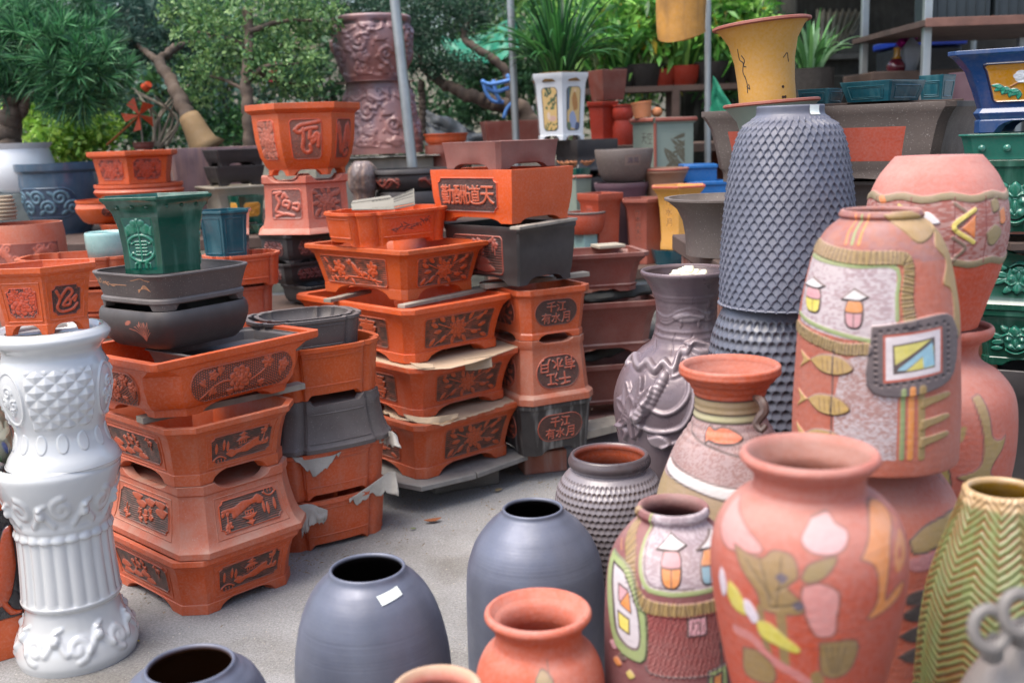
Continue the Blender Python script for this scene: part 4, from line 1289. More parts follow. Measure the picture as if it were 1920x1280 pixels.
def p_v9(cv):
    cv.c[:] = np.array(lin('#6c3436'))
    # thatch coat and picture field
    q = PXL(cv, [(1225, 975), (1390, 985), (1390, 1105), (1205, 1110), (1210, 1040)])
    k, d = cv.sd(q)
    msk = np.zeros(cv.X.shape)
    msk[k] = (d < 0)
    stipple(cv, msk, '#aca2a7', '#8e8087', 170, 5)
    fringe(cv, [(1200, 972), (1190, 1010), (1184, 1060), (1185, 1105), (1205, 1135), (1250, 1142), (1310, 1142), (1360, 1138), (1395, 1130)], 26, 4)
    pline(cv, [(1222, 980), (1212, 1030), (1208, 1100), (1240, 1112), (1300, 1112), (1390, 1105)], 9, col=GRN, add=0.001)
    pline(cv, [(1228, 985), (1218, 1030), (1214, 1094), (1245, 1104), (1300, 1104)], 2.4, col=INK)
    figure(cv, 1258, 1046, 1.2, PINKC, ORG)
    figure(cv, 1328, 1048, 1.1, ORG, BLU)
    # rough brick field
    q = PXL(cv, [(1212, 1152), (1360, 1150), (1360, 1270), (1215, 1268)])
    k, d = cv.sd(q)
    w_ = (np.sin(cv.X[k] * 700 + 2 * np.sin(cv.Y[k] * 300)) * np.sin(cv.Y[k] * 520 + np.sin(cv.X[k] * 150)))
    cv.h[k] += np.where(d < 0, 0.0015 * w_, 0)
    cv.c[k] = np.where((d < 0)[:, None], np.array(lin('#7d3532')), cv.c[k])
    # spiral tiles
    for x, y, s, c_ in ((1305, 1172, 17, PINKC), (1410, 1120, 10, OLV)):
        cv.fill(PXL(cv, [(x - s, y - s), (x + s, y - s), (x + s, y + s), (x - s, y + s)]), col=c_, edge=INK, ew=0.003, add=0.002)
        pline(cv, [(x - s * .4, y + s * .2), (x - s * .4, y - s * .4), (x + s * .3, y - s * .4), (x + s * .3, y + s * .4)], 2.6, col=INK)
    pline(cv, [(1345, 1150), (1352, 1280)], 5, col=INK)
    # green window frame at the left
    q = [(1143, 1070), (1185, 1082), (1200, 1140), (1212, 1160), (1210, 1235), (1185, 1245), (1150, 1225), (1138, 1150)]
    blob(cv, q, col=GRN, edge='#4d5a3c', ew=0.003, add=0.003)
    blob(cv, [(1152, 1085), (1176, 1096), (1196, 1150), (1196, 1220), (1158, 1208), (1150, 1150)], col='#b9b3b6', edge=INK, ew=0.004, add=-0.002)
    cv.fill(PXL(cv, [(1160, 1115), (1178, 1120), (1178, 1150), (1160, 1145)]), col=PINKC, edge=INK, ew=0.003)
    cv.fill(PXL(cv, [(1162, 1150), (1180, 1120), (1184, 1160)]), col=ORG, edge=INK, ew=0.002)
    cv.fill(PXL(cv, [(1158, 1165), (1180, 1172), (1180, 1200), (1160, 1194)]), col='#cdbd55', edge=INK, ew=0.003)
    # small window and flowers low down
    cv.fill(PXL(cv, [(1325, 1258), (1360, 1252), (1362, 1300), (1325, 1300)]), col=GRN, edge=INK, ew=0.004, add=0.002)
    cv.fill(PXL(cv, [(1334, 1268), (1350, 1264), (1350, 1300), (1334, 1300)]), col=ORG, edge=INK, ew=0.004)
    pline(cv, [(1210, 1250), (1225, 1262), (1330, 1265)], 4, col='#3f3438', add=0.001)
    for x, y, c_ in ((1148, 1235, PINKC), (1155, 1262, ORG), (1180, 1275, YEL), (1165, 1248, '#54403c')):
        blob(cv, [(x - 8, y), (x, y - 9), (x + 9, y), (x, y + 8)], col=c_, add=0.002)
    pline(cv, [(1142, 1050), (1165, 1062)], 3, col='#9c6a3c')
vase('painted_vase', 'maroon vase with hat figures in a thatched frame beside the big flower vase', 'vase', 1262, 1.8,
     [(1420, 132), (1280, 133), (1150, 131), (1065, 124), (1022, 110), (988, 84), (972, 66), (966, 63), (958, 68), (948, 66)], [(0.7, 0), (0.85, 0.4), (0.95, 0.8)], M['vase_attr'],
     NT=520, NZ=520, paint=p_v9, innerc='#5a2c28', inner_depth=0.3)
# orange pot with the wide rim
def p_v10(cv):
    cv.c[:] = np.array(lin('#b8502f'))
    blob(cv, [(890, 1252), (896, 1232), (912, 1216), (914, 1222), (905, 1240), (893, 1258)], col='#85754a', edge='#3a3428', ew=0.002, add=0.001)
    blob(cv, [(1003, 1275), (1012, 1264), (1024, 1268), (1034, 1282), (1020, 1300), (1003, 1296)], col='#96845a', edge='#4a4234', ew=0.002, add=0.001)
    pline(cv, [(1024, 1252), (1027, 1275)], 2.5, col='#4a4234')
vase('wide_rim_pot', 'orange clay pot with a broad rolled rim in front of the slate vase', 'pot', 1010, 1.75,
     [(1420, 112), (1300, 122), (1255, 119), (1222, 105), (1206, 88), (1196, 82), (1176, 82), (1162, 92), (1152, 100), (1144, 99)], [(0.55, 0), (0.7, 0.3), (0.85, 0.8)], M['vase_attr'],
     NT=260, NZ=260, paint=p_v10, innerc='#b0553a', inner_depth=0.3, wall=0.012)
# big flower vase
def p_v11(cv):
    n = fbm(cv.TH * 1.2, cv.Y * 8, 3)
    t = (sstep(0.82, 0.97, cv.Y / cv.H + 0.1 * (n - 0.5)) * 0.6)[..., None]
    cv.c[:] = np.array(lin('#a8432a')) * (1 - t) + np.array(lin('#a8675a')) * t
    e = dict(edge='#6a3c30', ew=0.0022)
    blob(cv, [(1358, 1000), (1380, 985), (1398, 1010), (1430, 1035), (1432, 1050), (1390, 1060), (1365, 1062), (1352, 1040)], col='#c07f7c', **e)
    blob(cv, [(1520, 985), (1548, 978), (1562, 992), (1584, 1005), (1580, 1030), (1555, 1040), (1520, 1035), (1504, 1015)], col='#cf9a9c', **e)
    blob(cv, [(1508, 1095), (1540, 1088), (1572, 1105), (1570, 1150), (1565, 1185), (1535, 1188), (1518, 1160), (1506, 1120)], col='#bd7c76', **e)
    blob(cv, [(1382, 1050), (1430, 1058), (1455, 1040), (1490, 1045), (1500, 1080), (1482, 1100), (1508, 1125), (1505, 1148), (1440, 1152), (1425, 1120), (1395, 1085)], col='#83693c', **e)
    for a, b in (((1430, 1060), (1450, 1140)), ((1470, 1050), (1462, 1145)), ((1405, 1070), (1455, 1130)), ((1500, 1130), (1450, 1145)), ((1490, 1090), (1462, 1110))):
        pline(cv, [a, ((a[0] + b[0]) / 2 + 2, (a[1] + b[1]) / 2), b], 2.2, col='#4d402c', add=-0.001)
    for x, y in ((1470, 1085), (1500, 1132), (1550, 1052), (1600, 1215), (1440, 1200)):
        blob(cv, [(x - 12, y), (x, y - 9), (x + 12, y - 2), (x + 2, y + 10)], col='#4b4450')
    blob(cv, [(1505, 1080), (1520, 1055), (1565, 1042), (1560, 1062), (1540, 1082), (1515, 1088)], col='#84703f', **e)
    blob(cv, [(1608, 1050), (1622, 990), (1640, 978), (1660, 1000), (1662, 1040), (1655, 1130), (1675, 1118), (1690, 1115), (1680, 1140), (1625, 1162), (1640, 1130), (1636, 1070)], col='#c67a3c', **e)
    blob(cv, [(1668, 1000), (1676, 975), (1688, 1010), (1684, 1020), (1670, 1012)], col='#c67a3c')
    blob(cv, [(1672, 1040), (1680, 1028), (1692, 1055), (1688, 1085), (1675, 1090), (1670, 1060)], col='#c67a3c')
    blob(cv, [(1677, 1055), (1682, 1050), (1684, 1068), (1678, 1070)], col='#a8432a')
    pline(cv, [(1470, 1150), (1475, 1200), (1480, 1260)], 18, col='#83693c')
    pline(cv, [(1432, 1150), (1440, 1200), (1450, 1240)], 14, col='#7b6238')
    blob(cv, [(1372, 1120), (1390, 1130), (1408, 1160), (1405, 1175), (1382, 1170), (1370, 1150)], col='#bdb048', add=0.001)
    blob(cv, [(1425, 1178), (1450, 1175), (1478, 1195), (1505, 1215), (1500, 1225), (1468, 1218), (1435, 1205)], col='#bdb048', add=0.001)
    blob(cv, [(1355, 1105), (1362, 1110), (1368, 1140), (1360, 1160), (1352, 1130)], col='#c4b8c0', add=0.001)
    blob(cv, [(1402, 1142), (1415, 1145), (1430, 1170), (1420, 1185), (1405, 1165)], col='#c4b8c0', add=0.001)
    pline(cv, [(1385, 1215), (1420, 1218), (1450, 1245), (1500, 1270), (1530, 1290)], 18, col='#b56e68')
    blob(cv, [(1400, 1245), (1430, 1240), (1460, 1265), (1455, 1300), (1405, 1300)], col='#83693c', **e)
    blob(cv, [(1540, 1200), (1605, 1200), (1600, 1250), (1575, 1272), (1545, 1262)], col='#83693c', **e)
    for i in range(4):
        pline(cv, [(1550 + i * 12, 1208), (1562 + i * 4, 1262)], 2, col='#4d402c')
    blob(cv, [(1525, 1265), (1540, 1258), (1550, 1280), (1530, 1290)], col='#83693c')
vase('painted_vase', 'large terracotta vase with pink, olive and orange flower shapes nearest the camera', 'vase', 1516, 1.45,
     [(1500, 95), (1380, 118), (1280, 141), (1229, 154), (1131, 173), (1053, 181), (999, 176), (960, 160), (930, 132), (915, 106), (902, 102), (884, 104), (866, 120), (856, 127), (848, 125)], [(0.42, 0), (0.45, 0.4)], M['vase_attr'],
     NT=460, NZ=520, paint=p_v11, innerc='#8a4f3c', inner_depth=0.35, wall=0.011)
# two stacked terracotta vases behind
v14z = W(1755, 608, 2.35).z
def p_v15(cv):
    cv.c[:] = np.array(lin('#a34f3c'))
    blob(cv, [(1818, 748), (1832, 745), (1850, 780), (1858, 820), (1872, 828), (1880, 822), (1876, 845), (1862, 870), (1858, 890), (1868, 905), (1830, 905), (1800, 892), (1830, 880), (1842, 860), (1840, 810)], col='#8a7440', edge='#6a2c2c', ew=0.003, add=0.002)
    blob(cv, [(1800, 800), (1812, 798), (1808, 822), (1798, 826)], col='#8a7440')
    blob(cv, [(1735, 870), (1775, 862), (1790, 900), (1780, 930)], col=OLV, edge=INK, ew=0.003)
vase('terracotta_vase', 'round terracotta vase with olive branch motif, carrying the upturned zigzag banded vase', 'vase', 1762, 2.37,
     [(1000, 100), (930, 122), (850, 137), (780, 139), (730, 131), (695, 106), (675, 76), (660, 66), (640, 69), (627, 88), (616, 92), (610, 90)], [(0.5, 0), (0.55, 0.3), (0.7, 0.9)], M['vase_attr'], NT=300, NZ=300,
     paint=p_v15, innerc='#8a4533', inner_depth=0.2)
def p_v14(cv):
    cv.c[:] = np.array(lin('#b5472a'))
    z1, z2 = cv.conv(1755, 494)[1], cv.conv(1755, 372)[1]
    n = fbm(cv.TH * 3, cv.Y * 12, 7)
    wob = 0.004 * np.sin(cv.TH * 9)
    up = (cv.Y > z2 + wob)[..., None]
    cv.c[:] = np.where(up, np.array(lin('#b46a5e')), cv.c)
    stipple(cv, ((cv.Y < z2 + wob) & (cv.Y > z1)) * 1.0, '#a37a72', '#904a40', 120, 9)
    for z_ in (z1, z2):
        t = np.linspace(-0.6, 0.6, 60)
        cv.line(np.stack([t, z_ + 0.004 * np.sin(t / cv.Rm * 9)], 1), 0.015, col='#7d7050', add=0.003)
    for th in (-1.0, -0.35, 0.25, 0.72):
        cv.line([(th * cv.Rm, z1), (th * cv.Rm, z2)], 0.003, col='#7a2f2c')
    e = dict(edge='#5a4a38', ew=0.002, add=0.002)
    pline(cv, [(1786, 382), (1808, 405), (1786, 430)], 6, col='#6e5a48', add=0.002)
    pline(cv, [(1785, 445), (1806, 465), (1785, 488)], 6, col='#6e5a48', add=0.002)
    pline(cv, [(1820, 395), (1786, 425), (1820, 455)], 8, col='#cbb95a', add=0.003)
    cv.fill(PXL(cv, [(1822, 405), (1800, 428), (1822, 448)]), col='#d27a40', add=0.002)
    blob(cv, [(1728, 400), (1742, 398), (1755, 408), (1762, 418), (1748, 420), (1738, 412)], col='#d8d4d4', add=0.004)
    blob(cv, [(1846, 380), (1856, 375), (1862, 395), (1852, 402)], col='#8a7a50', **e)
    blob(cv, [(1842, 440), (1856, 425), (1868, 440), (1856, 462), (1846, 460)], col='#8a7a50', **e)
    blob(cv, [(1862, 400), (1870, 395), (1874, 420), (1866, 425)], col='#d27a40', **e)
    blob(cv, [(1655, 372), (1662, 368), (1668, 380), (1658, 384)], col='#d27a40')
    pline(cv, [(1690, 385), (1710, 400)], 5, col='#cbb95a')
vase('banded_vase', 'upturned terracotta vase with a zigzag painted band and plain pink dome', 'vase', 1755, 2.35,
     [(608, 82), (550, 100), (497, 117), (440, 127), (400, 126), (365, 120), (330, 105), (304, 86), (292, 76)], [(0.64, 0)], M['vase_attr'], z0=v14z, NT=400, NZ=300, paint=p_v14, closed_top=True)
# green fern vase
def p_v16(cv):
    cv.c[:] = np.array(lin('#727a4a')) * (0.8 + 0.4 * fbm(cv.TH * 3, cv.Y * 10, 5))[..., None]
    u = cv.TH / 0.75
    fu = np.abs((u - np.floor(u)) - 0.5)
    ph = (cv.Y * 480 + fu * 26 + 1.2 * vnoise(cv.TH * 6, cv.Y * 40, 3) + 2.5 * fbm(cv.TH * 3, cv.Y * 14, 8))
    w_ = np.sin(ph)
    cv.h += 0.0013 * w_
    t = np.clip(sstep(0.2, -0.7, w_) * sstep(0.3, 0.6, fbm(cv.TH * 7, cv.Y * 26, 2)) * 0.9 + 0.6 * sstep(0.55, 0.75, fbm(cv.TH * 2, cv.Y * 9, 6)), 0, 1)[..., None]
    cv.c[:] = cv.c * (1 - t) + np.array(lin('#7a4f28')) * t
    rim = sstep(cv.H * 0.975, cv.H * 0.985, cv.Y)[..., None]
    cv.c[:] = cv.c * (1 - rim) + np.array(lin('#b89a72')) * rim
vase('fern_vase', 'olive green glazed vase with herringbone fern texture and tan rim', 'vase', 1876, 1.62,
     [(1400, 145), (1280, 141), (1180, 135), (1092, 122), (999, 94), (950, 77), (928, 70), (921, 70), (916, 67)], [(0.7, 0), (0.8, 0.4), (0.95, 0.8)], M['sheen_attr'], NT=360, NZ=420, paint=p_v16, innerc='#7a5a20', inner_depth=0.4)
# cream rimmed pot at the bottom edge
vase('cream_rim_pot', 'pot with a cream rim and terracotta inside, cut by the bottom edge', 'pot', 820, 1.5,
     [(1500, 118), (1380, 112), (1325, 95), (1308, 84), (1298, 86), (1288, 85)], [(0.6, 0), (0.8, 0.6)], M['vase_attr'], NT=200, NZ=160, col='#b3916c', innerc='#a04a34', inner_depth=0.4, wall=0.012)
# grey jar with ring handles in the corner
v17 = vase('ring_handled_jar', 'small pale grey glazed jar with two ring handles in the corner', 'jar', 1925, 1.2,
     [(1400, 120), (1330, 118), (1280, 100), (1235, 72), (1205, 48), (1190, 40), (1180, 44)], [(0.6, 0), (0.8, 0.5)], M['matte_attr'], NT=200, NZ=160, col='#6d6864', innerc='#3a3634', inner_depth=0.3,
     hfun=lambda TH, Z, Rm, H, RR: 0.003 * (fbm(TH * 4, Z * 30, 5) - 0.5))
for x_, y_ in ((1856, 1178), (1912, 1148)):
    mb = MB()
    c_ = W(x_, y_, 1.13)
    mb.tube([(c_.x + 0.019 * math.cos(t), c_.y + 0.006 * math.sin(t), c_.z + 0.021 * math.sin(t)) for t in np.linspace(0, 2 * math.pi, 25)], 0.0075, 10, cap=False)
    mb.tube([(c_.x + 0.012, c_.y + 0.01, c_.z - 0.018), (c_.x + 0.02, c_.y + 0.035, c_.z - 0.05)], [0.009, 0.014], 10)
    o = mb.make('handle', mat('pale_grey_glaze', lin('#6d6864'), 0.5, 0.2, bump=0.2))
    o.parent = v17.root
    o.matrix_parent_inverse = Matrix.Translation(-v17.root.location)
# ------------------------------------------------------------------ ground
def ground_mat():
    m = bpy.data.materials.new('asphalt')
    m.use_nodes = True
    n = m.node_tree.nodes
    l = m.node_tree.links
    b = n['Principled BSDF']
    tc = n.new('ShaderNodeTexCoord')
    def noise(s, d=4, rgh=0.5):
        t = n.new('ShaderNodeTexNoise')
        t.inputs['Scale'].default_value = s
        t.inputs['Detail'].default_value = d
        t.inputs['Roughness'].default_value = rgh
        l.new(tc.outputs['Object'], t.inputs['Vector'])
        return t.outputs[0]
    def ramp(x, st):
        r = n.new('ShaderNodeValToRGB')
        l.new(x, r.inputs[0])
        r.color_ramp.elements[0].position = st[0][0]
        r.color_ramp.elements[0].color = (*st[0][1], 1)
        r.color_ramp.elements[1].position = st[1][0]
        r.color_ramp.elements[1].color = (*st[1][1], 1)
        for p, c in st[2:]:
            e = r.color_ramp.elements.new(p)
            e.color = (*c, 1)
        return r.outputs[0]
    vo = n.new('ShaderNodeTexVoronoi')
    vo.inputs['Scale'].default_value = 190
    l.new(tc.outputs['Object'], vo.inputs['Vector'])
    base = ramp(noise(1.8, 6), [(0.3, (0.215, 0.213, 0.211)), (0.7, (0.295, 0.292, 0.288))])
    grit = ramp(noise(120, 5, 0.85), [(0.34, (0.4, 0.4, 0.4)), (0.66, (1.55, 1.54, 1.5))])
    mx = n.new('ShaderNodeMix')
    mx.data_type = 'RGBA'
    mx.blend_type = 'MULTIPLY'
    mx.inputs[0].default_value = 0.65
    l.new(base, mx.inputs[6])
    l.new(grit, mx.inputs[7])
    st = ramp(vo.outputs['Color'], [(0.0, (0.75, 0.75, 0.75)), (0.95, (1.1, 1.1, 1.1)), (0.97, (1.9, 1.85, 1.7))])
    m2 = n.new('ShaderNodeMix')
    m2.data_type = 'RGBA'
    m2.blend_type = 'MULTIPLY'
    m2.inputs[0].default_value = 0.55
    l.new(mx.outputs[2], m2.inputs[6])
    l.new(st, m2.inputs[7])
    dirt = ramp(noise(1.3, 7, 0.65), [(0.46, (1.05, 1.05, 1.05)), (0.64, (0.66, 0.63, 0.58))])
    m3 = n.new('ShaderNodeMix')
    m3.data_type = 'RGBA'
    m3.blend_type = 'MULTIPLY'
    m3.inputs[0].default_value = 1
    l.new(m2.outputs[2], m3.inputs[6])
    l.new(dirt, m3.inputs[7])
    l.new(m3.outputs[2], b.inputs['Base Color'])
    b.inputs['Roughness'].default_value = 0.92
    bp = n.new('ShaderNodeBump')
    bp.inputs['Strength'].default_value = 0.6
    bp.inputs['Distance'].default_value = 0.006
    l.new(noise(160, 4, 0.7), bp.inputs['Height'])
    l.new(bp.outputs[0], b.inputs['Normal'])
    return m
gx = np.linspace(-60, 60, 3)
o = mesh_obj('ground', [(-60, -20, 0), (60, -20, 0), (60, 70, 0), (-60, 70, 0)], [(0, 1, 2, 3)], ground_mat(), smooth=False)
tagp(o, kind='structure')

# ------------------------------------------------------------------ stack of white pedestal and stool, left
def p_ped(cv):
    H, Rm = cv.H, cv.Rm
    th = cv.TH
    z = cv.Y / H
    fl = np.abs(np.sin(th * 11)) ** 0.7
    m_ = sstep(0.32, 0.335, z) * sstep(0.69, 0.675, z)
    cv.h += 0.007 * (fl - 0.5) * m_
    for sgn, zc in ((1, 0.79), (-1, 0.16)):
        for k in range(8):
            a = k / 8 * 2 * math.pi - math.pi
            cv.line(spiral(a * Rm, zc * H + 0.02 * sgn, 0.036, 1.3, 1.5 * sgn, sgn=(-1) ** k), 0.02, add=0.006)
            cv.line(smooth_curve([((a + 0.2) * Rm, (zc - 0.05) * H), ((a + 0.39) * Rm, (zc + 0.01) * H), ((a + 0.6) * Rm, (zc - 0.05) * H)], 12), 0.02, add=0.007)
            cv.fill(polyc((a + 0.39) * Rm, (zc + 0.02) * H, 0.015, 0.022, 12), add=0.011)
            cv.line(smooth_curve([((a + 0.39) * Rm, (zc + 0.05) * H), ((a + 0.5) * Rm, (zc + 0.06) * H)], 6), 0.012, add=0.006)
    for zz in (0.305, 0.32, 0.7, 0.715):
        cv.h += 0.003 * np.exp(-((z - zz) / 0.008) ** 2)
    cv.h[:] = blur(cv.h, 5)
g = ground(141, 1262)
Ya = g.y + 0.145
zu = W(112, 884, Ya - 0.13).z
WH = '#bcbdbc'
vase('white_pedestal', 'white glazed fluted column pedestal standing on the ground at the left', 'pedestal', 127, Ya,
     [(1222, 106), (1205, 110), (1185, 106), (1167, 98), (1150, 90), (1130, 85), (1118, 84), (1108, 88), (1098, 86), (1045, 83), (996, 82), (985, 86), (972, 83), (945, 88), (925, 95), (905, 103), (885, 109), (868, 112), (857, 108)],
     [(0.95, 0), (0.98, 0.5)], M['white_attr'], ztop=zu - 0.002, NT=416, NZ=300, paint=p_ped, col=WH, wall=0.02)
def p_urn(cv):
    H, Rm = cv.H, cv.Rm
    z = cv.Y / H
    u = cv.TH * 18 / (2 * math.pi)
    v = z * 9
    a = np.abs(((u + v) % 1) - 0.5) * 2
    b = np.abs(((u - v) % 1) - 0.5) * 2
    pyr = 1 - np.maximum(np.abs(((u + v) % 1) - 0.5), np.abs(((u - v) % 1) - 0.5)) * 2
    win = sstep(0.30, 0.33, z) * sstep(0.77, 0.74, z) * (((cv.TH + 0.55) % (math.pi / 1.5)) < 1.25)
    cv.h += 0.007 * pyr * win
    for k in range(3):
        c = (-0.55 + k * math.pi / 1.5 + 1.68)
        t = np.linspace(0, 2 * np.pi, 30)
        cc = ((c + math.pi) % (2 * math.pi)) - math.pi
        cv.line(np.stack([(cc + 0.33 * np.cos(t)) * Rm, (0.55 + 0.2 * np.sin(t)) * H], 1), 0.008, add=0.004)
        for (dx, dy, q) in ((0, 0.05, 0.02), (-0.12, -0.03, 0.015), (0.12, -0.04, 0.016), (0.03, -0.1, 0.013)):
            cv.line(spiral((cc + dx) * Rm, (0.55 + dy) * H, q, 1.4, dx * 9), 0.006, add=0.004)
    for k in range(14):
        aa = k / 14 * 2 * math.pi - math.pi
        cv.fill(polyc(aa * Rm, 0.2 * H, 0.02, 0.028, 14), add=0.003)
    cv.h[:] = blur(cv.h, 1)
vu = vase('white_garden_stool', 'white glazed stool with raised diamond pattern resting upturned on the column pedestal', 'garden stool', 106, Ya,
     [(872, 94), (868, 100), (860, 102), (848, 98), (830, 87), (805, 80), (790, 81), (765, 89), (735, 97), (705, 99), (680, 95), (662, 88), (650, 90), (636, 103), (626, 107), (618, 103)],
     [(0.97, 0)], M['white_attr'], z0=zu, NT=520, NZ=330, paint=p_urn, col=WH, wall=0.03, inner_depth=0.03)
a3 = planter('hexagonal_pot', 'orange hexagonal pot with carved flower panels on the white stool', 'pot', 'hex', 86, 188, 502, 637, Ya, 0, 0.72, 0, TALL, M['orange_glossy'], z0=vu.zt + 0.001, foot=0.14, inner=0.1,)
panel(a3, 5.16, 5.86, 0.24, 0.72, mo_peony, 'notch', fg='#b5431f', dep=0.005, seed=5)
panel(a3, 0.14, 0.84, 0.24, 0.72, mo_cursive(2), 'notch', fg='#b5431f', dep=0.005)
frame_line(a3, 5.1, 5.92, 0.2, 0.77, 0.0022, M['orange_glossy'])
frame_line(a3, 0.08, 0.9, 0.2, 0.77, 0.0022, M['orange_glossy'])

# ------------------------------------------------------------------ stack of big orange rectangular planters
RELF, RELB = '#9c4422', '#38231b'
def rect_panels(p, mr, ml, shape='notch', z=(0.24, 0.8), right=(0.14, 0.9), left=(0.1, 0.86), fg='#b04a20', bg=RELB, dep=0.009, body=None, fr=None, n=96, cr=1.0):
    e0, e6 = (4, 6) if p.flip else (0, 6)
    a, b = (right if not p.flip else (1 - right[1], 1 - right[0]))
    c, d = (left if not p.flip else (1 - left[1], 1 - left[0]))
    if mr:
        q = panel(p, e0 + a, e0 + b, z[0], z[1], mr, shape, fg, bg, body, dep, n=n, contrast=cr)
        if fr:
            frame_line(p, e0 + a - 0.035, e0 + b + 0.035, z[0] - 0.04, z[1] + 0.04, 0.0022, fr, q)
    if ml:
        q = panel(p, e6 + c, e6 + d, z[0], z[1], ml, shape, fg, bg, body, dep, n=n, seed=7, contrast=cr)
        if fr:
            frame_line(p, e6 + c - 0.03, e6 + d + 0.03, z[0] - 0.04, z[1] + 0.04, 0.0022, fr, q)
GB = 'orange planters of the tall stack beside the white pedestal'
b1 = planter('rectangular_planter', 'orange landscape planter at the bottom of the stack, standing on the asphalt', 'planter', 'rect', 386, 366, 1052, 1155, None, 32, 1.3, 0.28, FLARE, M['orange'], z0=0.0, group=GB, foot=0.15, bevel=0.005)
b2 = planter('rectangular_planter', 'upturned dusty orange landscape planter with pale chip on its rim', 'planter', 'rect', 386, 366, 912, 1050, b1.Y, 32, 1.3, 0.28, FLARE, M['orange_dusty'], z0=b1.zt + 0.003, group=GB, flip=True, foot=0.12, bevel=0.005)
b3 = planter('rectangular_planter', 'orange landscape planter above the upturned one, wooden slats across its mouth', 'planter', 'rect', 369, 366, 803, 912, b1.Y, 32, 1.3, 0.28, FLARE, M['orange'], z0=b2.zt + 0.001, group=GB, foot=0.17, bevel=0.005)
b4 = planter('rectangular_planter', 'orange peony planter with sharp square rim, topmost big one of its stack', 'planter', 'rect', 374, 404, 672, 771, b1.Y, 37, 0.76, 0.26, BOWED, M['orange_glossy'], z0=b3.zt + 0.024, group=GB, foot=0.12, inner=0.09, chrim=0.04, bevel=0.004)
for q in (b1, b2, b3):
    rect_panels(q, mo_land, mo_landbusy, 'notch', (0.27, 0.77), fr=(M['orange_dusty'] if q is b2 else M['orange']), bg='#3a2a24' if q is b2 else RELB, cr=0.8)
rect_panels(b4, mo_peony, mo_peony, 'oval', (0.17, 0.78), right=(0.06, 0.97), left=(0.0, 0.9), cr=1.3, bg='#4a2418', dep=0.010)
SL = M['wood']
def plank(label, p0, p1, wd, th, m=None, name='plank', cat='plank', group=None, roll=0.0):
    """a plank from point to point; the points lie on its underside"""
    a, b = Vector(p0), Vector(p1)
    d = b - a
    L = d.length
    o = MB()
    n = 8
    V = []
    F = []
    rs = random.Random(int(L * 1000))
    for i in range(n + 1):
        t = (i / n - 0.5) * L
        e = rs.uniform(-0.0015, 0.0015)
        V += [(t, -wd / 2 + e, 0), (t, wd / 2 + e, 0), (t, wd / 2 + e, th + e * .5), (t, -wd / 2 + e, th + e * .5)]
    for i in range(n):
        for k in range(4):
            F.append((i * 4 + k, i * 4 + (k + 1) % 4, i * 4 + 4 + (k + 1) % 4, i * 4 + 4 + k))
    F += [(3, 2, 1, 0), tuple(n * 4 + k for k in range(4))]
    F = [f[::-1] for f in F]
    ob = o.add(V, F).make(name, m or SL, None, True, 30, 0.0015)
    ob.location = (a + b) / 2
    ob.rotation_euler = d.to_track_quat('X', 'Z').to_euler()
    return tagp(ob, label, cat, group)
zz = b3.zt + 0.001
def along(p, q, z):
    return (p.x, p.y, z), (q.x, q.y, z)
def onz(px, py, z):
    return ground(px, py, z)
plank('long grey slat under the peony planter, its end sticking out in front', onz(262, 793, zz), onz(566, 727, zz), 0.05, 0.021)
plank('short dark slat at the left under the peony planter', onz(196, 742, zz), onz(330, 700, zz), 0.04, 0.021)
# grey tray nested in the mouth of b4
b5 = planter('nested_tray', 'grey inner tray nested in the mouth of the peony planter', 'tray', 'rect', 374, 318, 0, 0, b1.Y + 0.01, 37, 0.74, 0.12, STRAIGHT, M['grey'], z0=b4.zt - 0.06, ztop=b4.zt - 0.012, inner=0.05)
b6 = planter('black_tray', 'black rounded tray with copper grass marks below the footed tray', 'tray', 'lobe5', 331, 268, 585, 652, b1.Y + 0.02, 38, 1.0, 0.0, BELLY, M['black'], z0=b4.zt + 0.002, footed=False, inner=0.06, bevel=0.004)
b7 = planter('black_tray', 'dark grey footed square tray with gold bamboo marks holding the green pot', 'tray', 'lobe5', 325, 278, 515, 580, b1.Y + 0.02, 38, 1.0, 0.0, BANDED, M['grey'], z0=b6.zt + 0.002, foot=0.16, inner=0.06)
def draw_marks(p, s0, s1, z0, z1, kind, colr):
    def mo(c, ar, seed=1):
        rs = random.Random(seed)
        if kind == 'bamboo':
            for i in range(24):
                t = i / 24
                x, y = (0.05 + 0.5 * t) * ar, 0.85 - 0.4 * t + rs.uniform(-.1, .1)
                a = rs.choice((-0.7, -1.2, 2.6, 0.2)) + rs.uniform(-.2, .2)
                c.line([(x, y), (x + 0.2 * math.cos(a), y + 0.2 * math.sin(a))], 0.03, h=1)
            c.line(smooth_curve([(0.6 * ar, 0.8), (0.75 * ar, 0.95), (0.85 * ar, 0.85), (0.98 * ar, 0.8)], 10), 0.02, h=1)
            for k in range(4):
                c.line(smooth_curve([(0.66 * ar, 0.3 - 0.05 * k), (0.8 * ar, 0.4 + 0.06 * k), (0.95 * ar, 0.25)], 8), 0.018, h=1)
        else:
            for i in range(11):
                a = 0.5 + 0.2 * i
                x0 = 0.62 * ar
                c.line(smooth_curve([(x0, 0.05), (x0 + 0.25 * math.cos(a), 0.1 + 0.35 * math.sin(a)), (x0 + 0.55 * math.cos(a), 0.1 + 0.7 * math.sin(a))], 8), 0.02, h=1)
            for i in range(4):
                c.petal((0.5 + 0.07 * i) * ar, 0.75, 0.22, 0.06, 1.4, 1, 0.1, False)
            for i in range(5):
                c.line([(0.15 * ar, 0.4), (0.15 * ar + 0.2 * math.cos(0.3 + i * .6), 0.4 + 0.25 * math.sin(0.3 + i * .6))], 0.02, h=1)
    return mo
